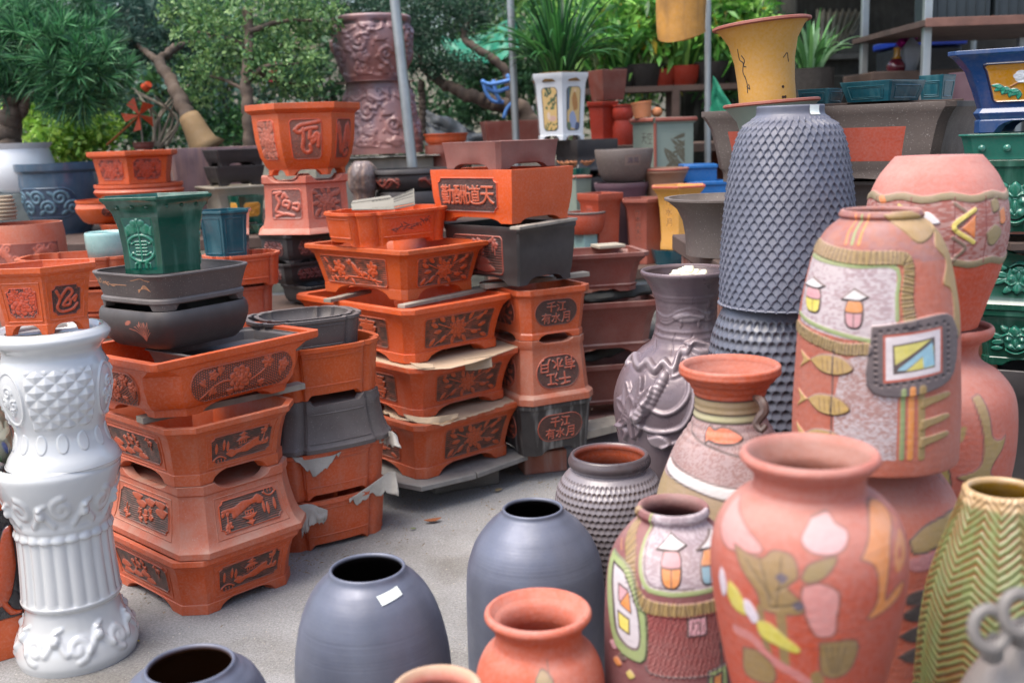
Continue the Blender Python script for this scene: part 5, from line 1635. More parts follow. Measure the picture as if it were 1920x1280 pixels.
def mark_panel(p, s0, s1, z0, z1, kind, colr, base, rough=0.5):
    """thin drawn marks in slip on the wall of the pot"""
    mo = draw_marks(p, s0, s1, z0, z1, kind, colr)
    def m2(c, ar, seed=1):
        mo(c, ar, seed)
        c.h *= 0.6
    o = panel(p, s0, s1, z0, z1, m2, 'plainbox', colr, base, base, 0.0012, n=90, frame=0.0, name='drawn_marks')
    # keep only the drawn marks
    me = o.data
    a = np.zeros(len(me.vertices) * 4, dtype=np.float32)
    me.color_attributes['Col'].data.foreach_get('color', a)
    a = a.reshape(-1, 4)
    on = np.abs(a[:, :3] - np.array(lin(base))).sum(1) > 0.02
    import bmesh
    bm = bmesh.new()
    bm.from_mesh(me)
    bm.verts.ensure_lookup_table()
    dele = [f for f in bm.faces if not any(on[v.index] for v in f.verts)]
    bmesh.ops.delete(bm, geom=dele, context='FACES')
    bm.to_mesh(me)
    bm.free()
    return o
mark_panel(b7, 2.62, 3.3, 0.42, 0.93, 'bamboo', '#b5835a', '#4f4744')
mark_panel(b6, 2.62, 3.4, 0.2, 0.85, 'grass', '#a3604c', '#2e2b2b')
b8 = planter('green_pot', 'dark green glazed hexagonal pot with flared rim and raised medallion', 'pot', 'hex', 301, 196, 369, 514, b1.Y + 0.02, 0, 0.8, 0, VFLARE, M['green'], z0=b7.zt - 0.012, footed=False, inner=0.05, wall=0.03, bevel=0.005)
def mo_medal(c, ar, seed=0):
    m = ar / 2
    t = np.linspace(0, 2 * np.pi, 30)
    c.line(np.stack([m + 0.26 * np.cos(t), 0.42 + 0.235 * np.sin(t)], 1), 0.05, h=1)
    c.line([(m, 0.2), (m, 0.72)], 0.03, h=0.9)
    for y in (0.3, 0.36, 0.42, 0.48, 0.54):
        c.line([(m - 0.1, y), (m + 0.1, y)], 0.03, h=0.8)
    for sx in (-1, 1):
        c.line(smooth_curve([(m + sx * 0.1, 0.54), (m + sx * 0.17, 0.5), (m + sx * 0.2, 0.55)], 6), 0.03, h=.8)
        c.line(smooth_curve([(m + sx * 0.1, 0.3), (m + sx * 0.17, 0.34), (m + sx * 0.2, 0.28)], 6), 0.03, h=.8)
        for (x, y, r) in ((0.12, 0.76, 0.1), (0.24, 0.72, 0.09), (0.33, 0.66, 0.07), (0.06, 0.86, 0.07)):
            c.disc(m + sx * x, y, r, 1.0)
        c.line([(m + sx * 0.06, 0.17), (m + sx * 0.07, 0.0)], 0.06, h=0.9)
        c.line([(m + sx * 0.14, 0.15), (m + sx * 0.15, 0.0)], 0.03, h=0.8)
        c.disc(m + sx * 0.08, 0.17, 0.05, 1)
    c.line([(m, 0.72), (m, 0.96)], 0.05, h=1)
for e in (5, 1):
    panel(b8, e + 0.1, e + 0.9, 0.03, 0.76, mo_medal, 'plainbox', '#2b7a60', '#15564a', '#1d6550', 0.006, n=100, frame=0, m=M['green_attr'], contrast=1)
for e in range(6):
    for k in (0.2, 0.5, 0.8):
        q = Vector(surf(b8, np.array([e + k]), np.array([0.87]))[0])
        MB().tube([q * 1.0, Vector((q.x * 1.02, q.y * 1.02, q.z - 0.004))], [0.008, 0.003], 8).make('stud', M['green'], b8.root)

# ------------------------------------------------------------------ stack of lobed oval tubs
GC = 'lobed oval tubs of the stack with torn cement paper'
C = dict(kind='lobe')
def tub(label, cx, w_, yt, yb, Y, z0, m, flip=False, rel=24, ar=0.72, name='oval_tub', prof=STRAIGHT, foot=0.1, group=GC, inner=0.09, pan=True, **k):
    p = planter(name, label, 'tub', 'lobe', cx, w_, yt, yb, Y, rel, ar, 0.075, prof, m, z0=z0, flip=flip, foot=foot, group=group, inner=inner, **k)
    if pan:
        off = 2 if flip else 0
        for (a, b) in (((-0.32 + off), (0.32 + off)), (3.76 if not flip else 2.7, 4.24 - 0.0 if not flip else 3.3)):
            pass
        frame_line(p, off - 0.3 + (4 if off == 0 else 0), off + 0.3 + (4 if off == 0 else 0), 0.27, 0.82, 0.0028, m)
        frame_line(p, 2.76, 3.24, 0.27, 0.82, 0.0028, m)
    return p
OT = M['orange']
c1 = tub('orange lobed tub at the bottom of the stack with torn paper hanging over it', 606, 245, 942, 1031, None, 0.0, OT)
c2 = tub('second orange lobed tub from the ground, under the upturned grey tub', 603, 248, 852, 942, c1.Y, c1.zt + 0.004, OT)
c3 = tub('upturned grey lobed tub in the middle of the stack', 605, 256, 752, 856, c1.Y, c2.zt + 0.004, M['grey'], True, prof=[(0.84, 0), (0.84, 0.1), (0.86, 0.16), (0.85, 0.25), (0.89, 0.6), (0.95, 0.84), (0.985, 0.9), (1.0, 0.92), (1.0, 1.0)])
c4 = tub('glossy orange lobed tub holding the nested grey tubs', 596, 236, 655, 753, c1.Y, c3.zt + 0.001, M['orange_glossy'])
c5 = tub('grey lobed tub standing in the mouth of the orange one', 570, 218, 604, 668, c1.Y, c4.zt - 0.035, M['grey'], ar=0.8, rel=20)
c6 = tub('smaller grey tub nested inside the grey lobed tub', 572, 182, 600, 650, c1.Y, c5.zt - 0.06, M['grey'], ar=0.8, rel=20, pan=False, ztop=c5.zt + 0.004, prof=PLAINBOX)
def sheet(name, label, cat, pts, th, m, ragged=0.01, wav=0.01, seed=1, droop=None, grp=None):
    """a loose sheet: outline in the plane, given thickness, crumpled; droop(x, y) lowers it"""
    rs = random.Random(seed)
    P = np.array([(p.x, p.y) for p in pts])
    z = sum(p.z for p in pts) / len(pts)
    Q = []
    for a, b in zip(P, np.roll(P, -1, 0)):
        n = max(2, int(np.linalg.norm(b - a) / 0.012))
        for i in range(n):
            q = a + (b - a) * i / n
            Q.append(q + np.array([rs.uniform(-1, 1), rs.uniform(-1, 1)]) * ragged)
    Q = np.array(Q)
    c = Q.mean(0)
    V = []
    K = 12
    for k in range(K + 1):
        t = (k / K) ** 0.5
        for q in Q:
            V.append(c + (q - c) * t)
    V = np.array(V)
    zz = z + wav * (fbm(V[:, 0] * 18, V[:, 1] * 18, seed) - 0.5)
    if droop is not None:
        zz = zz - droop(V[:, 0], V[:, 1])
    V = np.c_[V, zz]
    o = mesh_obj(name, V, grid_faces(K + 1, len(Q)), m, None, True, 50)
    md = o.modifiers.new('thick', 'SOLIDIFY')
    md.thickness = th
    md.offset = 1
    return tagp(o, label, cat, grp)
def ellipse_pts(p, s, z, a0=0, a1=360, n=24):
    out = []
    for i in range(n):
        t = R(a0 + (a1 - a0) * i / (n if a1 - a0 >= 360 else n - 1))
        x, y = p.A * s * math.cos(t), p.A * s * 0.78 * math.sin(t)
        out.append(Vector((p.x + x * math.cos(p.rz) - y * math.sin(p.rz), p.Y + x * math.sin(p.rz) + y * math.cos(p.rz), z)))
    return out
def flap_droop(p, s, depth_):
    """hang down wherever the sheet passes outside the rim it lies on"""
    def f(x, y):
        dx, dy = x - p.x, y - p.Y
        u = (dx * math.cos(p.rz) + dy * math.sin(p.rz)) / (p.A * s)
        v = (-dx * math.sin(p.rz) + dy * math.cos(p.rz)) / (p.A * s * (p.hv_ar))
        r = (np.abs(u) ** 3 + np.abs(v) ** 3) ** (1 / 3)
        return np.clip(r - 1, 0, 1) * depth_
    return f
def rag(name, label, cat, P3, m, seed=1, jag=0.012, nx=26, ny=14, th=0.0025, crump=0.008, grp=None):
    """torn piece hanging in space: P3 is a 2 x n list of points (upper row, lower row)"""
    up, lo = [smooth_curve([tuple(q) for q in r], nx) for r in P3]
    rs = random.Random(seed)
    low = lo + np.array([[0, 0, jag * 1.6 * (float(vnoise(np.array(i * 0.55), np.array(seed * 1.3), seed)) - 0.5) + rs.uniform(-jag, jag) * 0.2] for i in range(nx)])
    V = []
    for j in range(ny):
        t = j / (ny - 1)
        row = up * (1 - t) + low * t
        nz_ = fbm(row[:, 0] * 30 + seed, row[:, 2] * 30, seed) - 0.5
        row = row + np.stack([nz_ * crump * 0.5, -np.abs(nz_) * crump * 1.5, nz_ * crump * 0.5], 1) * (0.3 + t)
        V.append(row)
    o = mesh_obj(name, np.array(V).reshape(-1, 3), grid_faces(ny, nx, False), m, None, True, 50)
    md = o.modifiers.new('thick', 'SOLIDIFY')
    md.thickness = th
    md.offset = 0
    return tagp(o, label, cat, grp)
CP = M['cementpaper']
def fr(px, py, p, s=1.0, out=0.006):
    """point on the front of a tub as seen at the pixel: walk the sight line to the wall"""
    d = ray(px, py)
    best = None
    for i in range(400):
        t = 2.0 + i * 0.01
        q = CAMP + d * t
        dx, dy = q.x - p.x, q.y - p.Y
        u = (dx * math.cos(p.rz) + dy * math.sin(p.rz)) / (p.A * s)
        v = (-dx * math.sin(p.rz) + dy * math.cos(p.rz)) / (p.A * s * 0.72)
        if (abs(u) ** 2.8 + abs(v) ** 2.8) < 1:
            return q - d * out
    return CAMP + d * (p.Y / d.y)
rag('torn_paper', 'torn cement paper hanging as a point below the upturned grey tub', 'paper', ([fr(547, 856, c2), fr(585, 857, c2), fr(620, 854, c2), fr(640, 846, c2)], [fr(556, 868, c2), fr(580, 882, c2, 1, .012), fr(596, 892, c2, 1, .02), fr(634, 852, c2)]), CP, 3)
rag('torn_paper', 'crumpled cement paper sticking out right of the upturned grey tub', 'paper', ([fr(712, 822, c2), fr(722, 812, c2, 1.0), W(735, 808, c2.Y - 0.02), W(745, 818, c2.Y - 0.02)], [fr(712, 830, c2), fr(724, 832, c2), W(740, 838, c2.Y - 0.05), W(752, 842, c2.Y - 0.05)]), CP, 4, th=0.004, crump=0.02)
rag('torn_paper', 'ragged cement paper drooping at the right between the two lowest tubs', 'paper', ([fr(655, 935, c1), fr(700, 905, c1), W(728, 885, c1.Y), W(742, 884, c1.Y)], [fr(655, 942, c1), fr(704, 926, c1), W(728, 920, c1.Y - 0.04), W(748, 930, c1.Y - 0.04)]), CP, 6, jag=0.02, th=0.004, crump=0.02)
rag('torn_paper', 'crumpled cement paper hanging low at the left of the bottom tub', 'paper', ([fr(560, 946, c1), fr(580, 944, c1), fr(600, 950, c1), fr(614, 956, c1)], [fr(566, 1002, c1, 1, .03), fr(580, 990, c1, 1, .04), fr(592, 982, c1, 1, .03), fr(612, 972, c1, 1, .02)]), CP, 9, jag=0.02, th=0.004, crump=0.03)

# ------------------------------------------------------------------ stack of large orange planters on the grey boards
zb = 0.125
GD = 'orange flower planters stacked on the grey boards'
d1 = planter('rectangular_planter', 'orange flower planter at the bottom of its stack, on the grey boards', 'planter', 'rect', 781, 392, 797, 899, None, 38, 1.4, 0.13, FLARE, M['orange'], z0=zb, group=GD, foot=0.17, bevel=0.006, inner=0.1)
d2 = planter('rectangular_planter', 'orange longevity-character planter between two layers of cardboard', 'planter', 'rect', 774, 394, 690, 779, d1.Y, 38, 1.4, 0.13, FLARE, M['orange'], z0=d1.zt + 0.012, group=GD, foot=0.15, bevel=0.006, inner=0.1)
d3 = planter('rectangular_planter', 'glossy orange longevity-character planter on cardboard, wood blocks across its mouth', 'planter', 'rect', 758, 398, 581, 681, d1.Y, 38, 1.4, 0.13, FLARE, M['orange_glossy'], z0=d2.zt + 0.006, group=GD, foot=0.15, bevel=0.006, inner=0.1)
d4 = planter('rectangular_planter', 'bright orange bird and flower planter holding up the small lobed pot', 'planter', 'rect', 745, 342, 471, 566, d1.Y, 40, 1.4, 0.1, [(0.80, 0), (0.80, 0.12), (0.795, 0.16), (0.82, 0.35), (0.86, 0.6), (0.9, 0.8), (0.97, 0.9), (1, 0.92), (1, 1)], M['orange_glossy'], z0=d3.zt + 0.016, group=GD, foot=0.18, bevel=0.005, inner=0.1)
mo_shou = mo_chars(['寿'], 0.75, 'lines')
def mo_shou2(c, ar, seed=1):
    mo_lines(c, ar)
    put_glyph(c, '壽', 0.75 * ar, 0.5, 0.78, 1.0, fat=0.02)
    c.flower(0.25 * ar, 0.5, 0.28, 6, 2)
    for a in (0.5, 1.4, 2.5, 3.6, 4.6, 5.6):
        c.petal(0.25 * ar + 0.3 * math.cos(a), 0.5 + 0.3 * math.sin(a), 0.3, 0.12, a, 0.3, 0.4)
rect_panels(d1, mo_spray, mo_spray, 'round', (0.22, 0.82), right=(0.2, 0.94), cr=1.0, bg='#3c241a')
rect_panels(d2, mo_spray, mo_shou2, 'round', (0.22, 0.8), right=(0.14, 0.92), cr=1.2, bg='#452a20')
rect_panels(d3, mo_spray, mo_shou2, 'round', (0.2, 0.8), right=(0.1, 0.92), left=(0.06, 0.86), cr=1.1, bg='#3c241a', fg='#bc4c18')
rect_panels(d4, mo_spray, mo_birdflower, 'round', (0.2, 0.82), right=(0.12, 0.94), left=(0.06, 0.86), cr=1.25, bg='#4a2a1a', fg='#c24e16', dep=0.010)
for (a, b, lb) in ((onz(614, 567, d3.zt), onz(690, 549, d3.zt), 'grey wood block at the left end of the mouth of the longevity planter'), (onz(752, 578, d3.zt), onz(905, 546, d3.zt), 'grey wood block under the near corner of the bird planter'), (onz(880, 548, d3.zt), onz(915, 540, d3.zt), 'short wood block at the right end under the bird planter')):
    plank(lb, a, b, 0.04, 0.015, name='wood_block')
d5 = tub('orange lobed pot with dark bamboo carving, newspaper lying in its mouth', 727, 230, 398, 463, d1.Y, d4.zt + 0.002, M['orange_glossy'], rel=34, ar=0.68, name='lobed_pot', group=None, foot=0.14)
def mo_bam(c, ar, seed=4):
    mo_bamboo(c, ar, seed)
o = panel(d5, 3.8 + 0.02, 4.22, 0.3, 0.8, mo_bam, 'plainbox', '#4a2a26', '#c9481a', '#c9481a', 0.0015, frame=0, n=90, name='carving')
# newspaper
mb = MB()
nz = d5.zt
a, b, c, d = [Vector(q) for q in (W(662, 388, d5.Y - 0.08), W(745, 372, d5.Y - 0.02), W(775, 352, d5.Y + 0.05), W(676, 380, d5.Y + 0.08))]
def leaf_sheet(q0, q1, q2, q3, n=10, bow=0.008):
    V = []
    for j in range(n):
        for i in range(n):
            u, v = i / (n - 1), j / (n - 1)
            p = q0.lerp(q1, u).lerp(q3.lerp(q2, u), v)
            V.append(p + Vector((0, 0, bow * math.sin(u * 3.1) + 0.003 * math.sin(v * 5))))
    return V, grid_faces(n, n, False)
newsm = mat('newsprint', lin('#7f7b70'), 0.8, 0.05, bump=0.05)
root = tagp(empty('newspaper', (d5.x, d5.Y, nz)), 'folded newspaper with grey and orange print lying in the lobed pot', 'newspaper')
zc = nz + 0.012
Q = [ground(660, 391, zc), ground(745, 392, zc), ground(776, 384, zc + 0.0), ground(770, 352, zc + 0.03), ground(735, 366, zc + 0.03), ground(663, 378, zc + 0.015)]
def quad_solid(q, th=0.004):
    V = [Vector(p) for p in q] + [Vector(p) - Vector((0, 0, th)) for p in q]
    return V, [(0, 1, 2, 3), (7, 6, 5, 4), (0, 4, 5, 1), (1, 5, 6, 2), (2, 6, 7, 3), (3, 7, 4, 0)]
Yf = d5.Y - 0.10
N1, N2, N3 = W(660, 393, Yf), W(737, 392, Yf - 0.02), W(778, 384, Yf + 0.03)
T1, T2, T3 = W(658, 381, Yf + 0.06), W(735, 370, Yf + 0.05), W(776, 352, Yf + 0.09)
mb = MB()
for q in ((N1, N2, T2, T1), (N2, N3, T3, T2)):
    V, F = leaf_sheet(*q, n=10, bow=0.0)
    V = [v - Vector((0, 0, 0.003 * math.sin((i // 10) / 9 * 5) * 0)) for i, v in enumerate(V)]
    mb.add(V, F)
    mb.add([v - Vector((0, 0, 0.003)) for v in V], F)
B1, B2 = W(662, 376, Yf + 0.12), W(772, 348, Yf + 0.13)
V, F = quad_solid((T1 + Vector((0, 0, 0.001)), T2 + Vector((0, 0, 0.001)), W(730, 366, Yf + 0.1), B1))
mb.add(V, F)
bo = mb.make('sheets', newsm, root, False)
bo.matrix_parent_inverse = Matrix.Translation(-root.location)
mb = MB()
ink = mat('newsprint_ink', lin('#34322f'), 0.8, 0.1, bump=0)
inko = mat('newsprint_orange_ink', lin('#b85a30'), 0.8, 0.1, bump=0)
rs = random.Random(5)
def printed(q0, q1, q2, q3, rows, mi, u0=0.06, u1=0.94):
    n = (q1 - q0).cross(q3 - q0).normalized()
    if n.y > 0: n = -n
    for r in range(rows):
        v = 0.12 + 0.76 * r / max(rows - 1, 1)
        u = u0
        while u < u1:
            w_ = rs.uniform(0.03, 0.09)
            a = q0.lerp(q1, u).lerp(q3.lerp(q2, u), v)
            b = q0.lerp(q1, min(u + w_, u1)).lerp(q3.lerp(q2, min(u + w_, u1)), v)
            up = (q3 - q0).normalized() * (0.006 if mi == 0 else 0.01)
            mb.add([a + n * 0.002, b + n * 0.002, b + up + n * 0.002, a + up + n * 0.002], [(0, 1, 2, 3)], mi)
            u += w_ + 0.02
printed(N2, N3, T3, T2, 5, 0)
printed(N1, N2, T2, T1, 2, 0, 0.5)
po = mb.make('print', [ink, inko], bo, False)
mb = MB()
printed(N2, N3, N3.lerp(T3, 0.35), N2.lerp(T2, 0.35), 1, 1)
po = mb.make('red_print', [ink, inko], bo, False)
# cardboard between the planters
CB = M['card']
def rim_pts(p, grow, z, idx=None):
    q = p.P * (p.A * grow)
    x = q[:, 0] * math.cos(p.rz) - q[:, 1] * math.sin(p.rz) + p.x
    y = q[:, 0] * math.sin(p.rz) + q[:, 1] * math.cos(p.rz) + p.Y
    return [Vector((a, b, z)) for a, b in zip(x[::7], y[::7])]
z_ = d2.zt + 0.002
ptsA = [onz(704, 676, z_), onz(760, 689, z_), onz(800, 692, z_), onz(845, 690, z_), onz(900, 676, z_), onz(985, 645, z_), onz(960, 628, z_), onz(880, 615, z_), onz(700, 640, z_)]
sheet('cardboard_sheet', 'flat cardboard sheet sticking out right under the glossy longevity planter', 'cardboard', ptsA, 0.003, CB, 0.0015, 0.004, 2)
z_ = d1.zt + 0.004
ptsB = [onz(720, 772, z_), onz(745, 785, z_), onz(790, 792, z_), onz(830, 796, z_), onz(870, 785, z_), onz(920, 768, z_), onz(985, 742, z_ + 0.0), onz(960, 718, z_), onz(880, 700, z_), onz(720, 735, z_)]
sheet('cardboard_sheet', 'torn crumpled cardboard under the lower longevity planter', 'cardboard', ptsB, 0.003, CB, 0.006, 0.012, 4)
rag('cardboard_flap', 'pale cardboard flap folded down over the rim right of centre', 'cardboard', ([W(869, 672, d2.Y - d2.hv * .72), W(895, 669, d2.Y - d2.hv * .66), W(921, 665, d2.Y - d2.hv * .6)], [W(873, 694, d2.Y - d2.hv * .74), W(897, 693, d2.Y - d2.hv * .68), W(923, 688, d2.Y - d2.hv * .62)]), CB, 3, jag=0.001, crump=0.002)
rag('cardboard_flap', 'small cardboard flap hanging at the near corner of the stack', 'cardboard', ([W(768, 680, d2.Y - d2.hv), W(790, 681, d2.Y - d2.hv), W(812, 682, d2.Y - d2.hv * .98)], [W(782, 688, d2.Y - d2.hv * 1.02), W(800, 690, d2.Y - d2.hv * 1.02), W(816, 689, d2.Y - d2.hv)]), CB, 5, jag=0.002, crump=0.003)
rag('cardboard_flap', 'curled torn cardboard hanging at the near corner of the lower layer', 'cardboard', ([W(756, 776, d1.Y - d1.hv * .98), W(790, 782, d1.Y - d1.hv), W(825, 780, d1.Y - d1.hv * .98), W(860, 774, d1.Y - d1.hv * .8)], [W(764, 786, d1.Y - d1.hv * 1.02), W(790, 792, d1.Y - d1.hv * 1.03), W(822, 793, d1.Y - d1.hv), W(860, 780, d1.Y - d1.hv * .85)]), CB, 6, jag=0.004, crump=0.012)
# boards and blocks beneath
GBD = 'grey boards carrying the orange stacks'
def slab(name, label, cat, pts, th, m, bevel=0.003, group=None):
    V = [Vector(p) for p in pts] + [Vector(p) - Vector((0, 0, th)) for p in pts]
    n = len(pts)
    F = [tuple(range(n)), tuple(range(2 * n - 1, n - 1, -1))] + [(i, i + n, (i + 1) % n + n, (i + 1) % n) for i in range(n)]
    o = MB().add(V, F).make(name, m, None, True, 30, bevel)
    return tagp(o, label, cat, group)
bm_ = mat('grey_board', lin('#6f6d6a'), 0.8, 0.2, dust=0.3, bump=0.4, scale=14, streak=0.4, dustcol=(0.3, 0.29, 0.27))
slab('grey_board', 'weathered grey board under the near corner of the orange flower stack', 'board', [onz(690, 893, zb - .001), onz(790, 912, zb - .001), onz(893, 888, zb - .001), onz(820, 800, zb - .001), onz(640, 810, zb - .001)], 0.022, bm_, group=GBD)
slab('grey_board', 'longer grey board reaching right towards the black planter', 'board', [onz(895, 887, zb - .002), onz(990, 853, zb - .002), onz(880, 790, zb - .002), onz(760, 790, zb - .002)], 0.022, bm_, group=GBD)
def brick_block(label, px, py, z, d, rz, m, name='brick'):
    g = onz(px, py, 0)
    o = MB().box((0, 0, 0), d).make(name, m, None, True, 30, 0.006)
    o.location = (g.x, g.y + d[1] / 2, d[2] / 2 + z)
    o.rotation_euler = (0, 0, rz)
    return tagp(o, label, 'block')
brickm = mat('old_brick', lin('#8d5a48'), 0.85, 0.3, bump=0.6, scale=25, streak=0.5, dustcol=(0.4, 0.37, 0.34))
brick_block('grey concrete block under the near end of the boards', 860, 918, 0, (0.3, 0.2, 0.1), 0.4, M['concrete'], 'concrete_block')
brick_block('concrete block further back under the boards', 740, 905, 0, (0.16, 0.2, 0.1), 0.4, M['concrete'], 'concrete_block')
brick_block('mortar-stained old brick under the black octagonal planter', 1018, 887, 0, (0.2, 0.12, 0.1), 0.25, brickm)

# ------------------------------------------------------------------ stack with the black planter at the bottom
GE = 'planters with four-line character panels'
mo_q = mo_chars(['千江', '有水月'], 0.36, 'grit')
mo_t = mo_chars(['勤酬道天'], None, 'grit')
e1 = planter('black_planter', 'black octagonal planter speckled with white lime on the brick, red character panel', 'planter', 'rect', 1008, 202, 762, 856, None, 28, 1.25, 0.24, STRAIGHT, mat('limed_black', lin('#302d2c'), 0.6, 0.2, bump=0.15, speck=0.0, streak=0.9, dustcol=(0.35, 0.35, 0.33)), z0=zb, foot=0.1)
e2 = planter('rectangular_planter', 'upturned orange planter with upside-down characters on the black planter', 'planter', 'rect', 1005, 208, 640, 760, e1.Y, 28, 1.25, 0.24, LIP, M['orange_dusty'], z0=e1.zt + 0.003, flip=True, group=GE, foot=0.06)
e3 = planter('rectangular_planter', 'orange planter with upright characters above the upturned one', 'planter', 'rect', 1002, 204, 545, 640, e1.Y, 28, 1.25, 0.24, LIP, M['orange'], z0=e2.zt + 0.002, group=GE, foot=0.1, inner=0.1)
for q in (e1, e2, e3):
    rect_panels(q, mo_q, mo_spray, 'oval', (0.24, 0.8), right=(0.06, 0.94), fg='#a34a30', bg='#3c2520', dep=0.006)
zq = e3.zt + 0.001
plank('pale wooden slat across the upright-character planter', onz(905, 541, zq), onz(1100, 517, zq), 0.05, 0.02)
e4 = planter('black_planter', 'dark grey rectangular planter with a red landscape panel below the orange motto planter', 'planter', 'rect', 957, 246, 427, 523, e1.Y, 44, 1.3, 0.05, [(0.9, 0), (0.9, 0.1), (0.92, 0.2), (0.965, 0.6), (0.98, 0.9), (1, 0.93), (1, 1)], M['black'], z0=zq + 0.021, foot=0.12, bevel=0.006)
rect_panels(e4, None, mo_landbusy, 'round', (0.15, 0.86), left=(0.1, 0.82), fg='#8a4030', bg='#2c1c1a')
zq = e4.zt + 0.001
plank('thin grey slat under the orange planter with the four character motto', onz(965, 431, zq), onz(1074, 413, zq), 0.05, 0.012)
e5 = planter('rectangular_planter', 'orange planter with raised four character motto on a dark panel', 'planter', 'rect', 941, 267, 319, 418, e1.Y, 44, 1.35, 0.0, [(0.91, 0), (0.91, 0.1), (0.93, 0.2), (0.975, 0.5), (0.99, 0.8), (1.0, 0.95), (1.0, 1.0)], M['orange_glossy'], z0=zq + 0.013, foot=0.1, bevel=0.008)
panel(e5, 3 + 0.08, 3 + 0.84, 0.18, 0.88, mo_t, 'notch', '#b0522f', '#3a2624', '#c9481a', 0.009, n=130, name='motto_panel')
e6 = planter('footed_tray', 'plain red brown footed tray on top of the motto planter', 'tray', 'rect', 938, 218, 265, 320, e1.Y, 40, 1.1, 0.1, [(0.93, 0), (0.935, 0.2), (0.96, 0.6), (0.985, 0.9), (1, 1)], mat('mauve_brown_clay', lin('#7a4a42'), 0.5, 0.2, dust=0.5, bump=0.1), z0=e5.zt + 0.001, foot=0.2)  # dusty mauve brown clay, the tray's own colour

# ------------------------------------------------------------------ red brown trays at the back right of the stacks
GF = 'red brown trays stacked on old boards'
def tray(label, cx, w_, yt, yb, Y, z0, m=None, **k):
    kk = dict(rel=14, ar=0.62, foot=0.1, chrim=0.12, bevel=0.006, inner=0.1, group=GF)
    kk.update(k)
    return planter(kk.pop('name', 'footed_tray'), label, 'tray', 'rect', cx, w_, yt, yb, Y, kk.pop('rel'), kk.pop('ar'), 0.2, kk.pop('prof', TROUGH), m or M['redbrown'], z0=z0, **kk)
f0 = tray('lowest red brown tray, dark and mostly hidden', 1112, 250, 790, 860, 5.15, 0.14)
plank('thick weathered board end between the lowest brown trays', onz(1020, 832, f0.zt), onz(1166, 797, f0.zt), 0.14, 0.035, M['wood'], 'old_board')
f1 = tray('red brown tray just above the board ends', 1115, 244, 690, 768, 5.15, f0.zt + 0.036)
f2 = tray('red brown tray with dark cloth on its rim in the middle of the brown stack', 1118, 244, 572, 655, 5.15, f1.zt + 0.05)
f3 = tray('red brown tray holding a pale square dish, top of the brown stack', 1100, 226, 480, 548, 5.15, f2.zt + 0.045)
for lab, (x0, y0, x1, y1), zz_, sd in (('dark mossy cloth bundle under the topmost brown tray', (1095, 560, 1230, 540), f2.zt, 4), ('dark rumpled cloth lying over the middle brown tray', (1095, 672, 1200, 640), f1.zt, 8)):
    mb = MB()
    rs = random.Random(sd)
    a, b = onz(x0, y0, zz_ + 0.02), onz(x1, y1, zz_ + 0.02)
    V = []
    n, k = 30, 12
    for i in range(n):
        t = i / (n - 1)
        for j in range(k):
            an = 2 * math.pi * j / k
            r = (0.022 + 0.012 * vnoise(np.array(t * 9.0), np.array(an), sd)) * (0.5 + 0.5 * math.sin(t * 3.14) ** 0.5)
            V.append((a.x + (b.x - a.x) * t, a.y + (b.y - a.y) * t + r * 2.2 * math.cos(an), a.z + (b.z - a.z) * t + float(r) * math.sin(an)))
    o = mesh_obj('cloth_bundle', V, grid_faces(n, k), mat('dark_cloth', lin('#3f3f3a'), 0.95, 0.3, bump=0.8, scale=25), None)
    tagp(o, lab, 'cloth')
sq = MB().box((0, 0, 0.008), (0.14, 0.12, 0.016)).make('square_dish', M['cream'], None, True, 30, 0.003)
q_ = onz(1140, 464, f3.zt)
sq.location = (q_.x, q_.y, f3.zt + 0.001)
sq.rotation_euler = (0, 0, 0.3)
tagp(sq, 'pale square dish lying on the topmost brown tray', 'dish')
pk = plank('hidden slat carrying the pale square dish', onz(1100, 470, f3.zt - 0.0), onz(1190, 458, f3.zt), 0.03, 0.001)
bpy.data.objects.remove(pk)
# ------------------------------------------------------------------ benches that carry the rows at the back
def bench(label, pxa, pxb, y0, y1, z, m=None, th=0.06):
    xa, xb = W(pxa, 400, (y0 + y1) / 2).x, W(pxb, 400, (y0 + y1) / 2).x
    root = tagp(empty('display_bench', ((xa + xb) / 2, (y0 + y1) / 2, 0)), label, 'bench')
    w_, d_ = xb - xa, y1 - y0
    MB().box((0, 0, z - th / 2), (w_, d_, th)).make('top', m or M['darkwood'], root, True, 30, 0.006)
    n = max(2, int(w_ / 0.9) + 1)
    for i in range(n):
        for sy in (-1, 1):
            x = -w_ / 2 + 0.12 + (w_ - 0.24) * i / (n - 1)
            MB().box((x, sy * (d_ / 2 - 0.12), (z - th - 0.001) / 2), (0.18, 0.18, z - th - 0.001)).make('leg', brickm, root, True, 30, 0.006)
    return root
ZA, ZB, ZC, ZD, ZR = 0.72, 1.02, 0.78, 1.40, 1.10
bench('low concrete bench behind the left stacks', -160, 462, 4.12, 5.0, ZA)
bench('low concrete bench behind the middle stacks', 470, 720, 4.95, 5.5, ZA)
bench('higher concrete bench under the blue pot and the trees in pots', -260, 980, 5.55, 8.0, ZB)
bench('concrete bench under the tall flared pots right of centre', 1085, 1420, 5.6, 6.35, ZC)
bench('concrete bench under the pale green square pot', 985, 1420, 6.45, 8.0, ZB)
bench('concrete bench under the big grey trough at the right', 1300, 1790, 3.15, 4.1, ZR)
OR, OD, OG = M['orange'], M['orange_dusty'], M['orange_glossy']
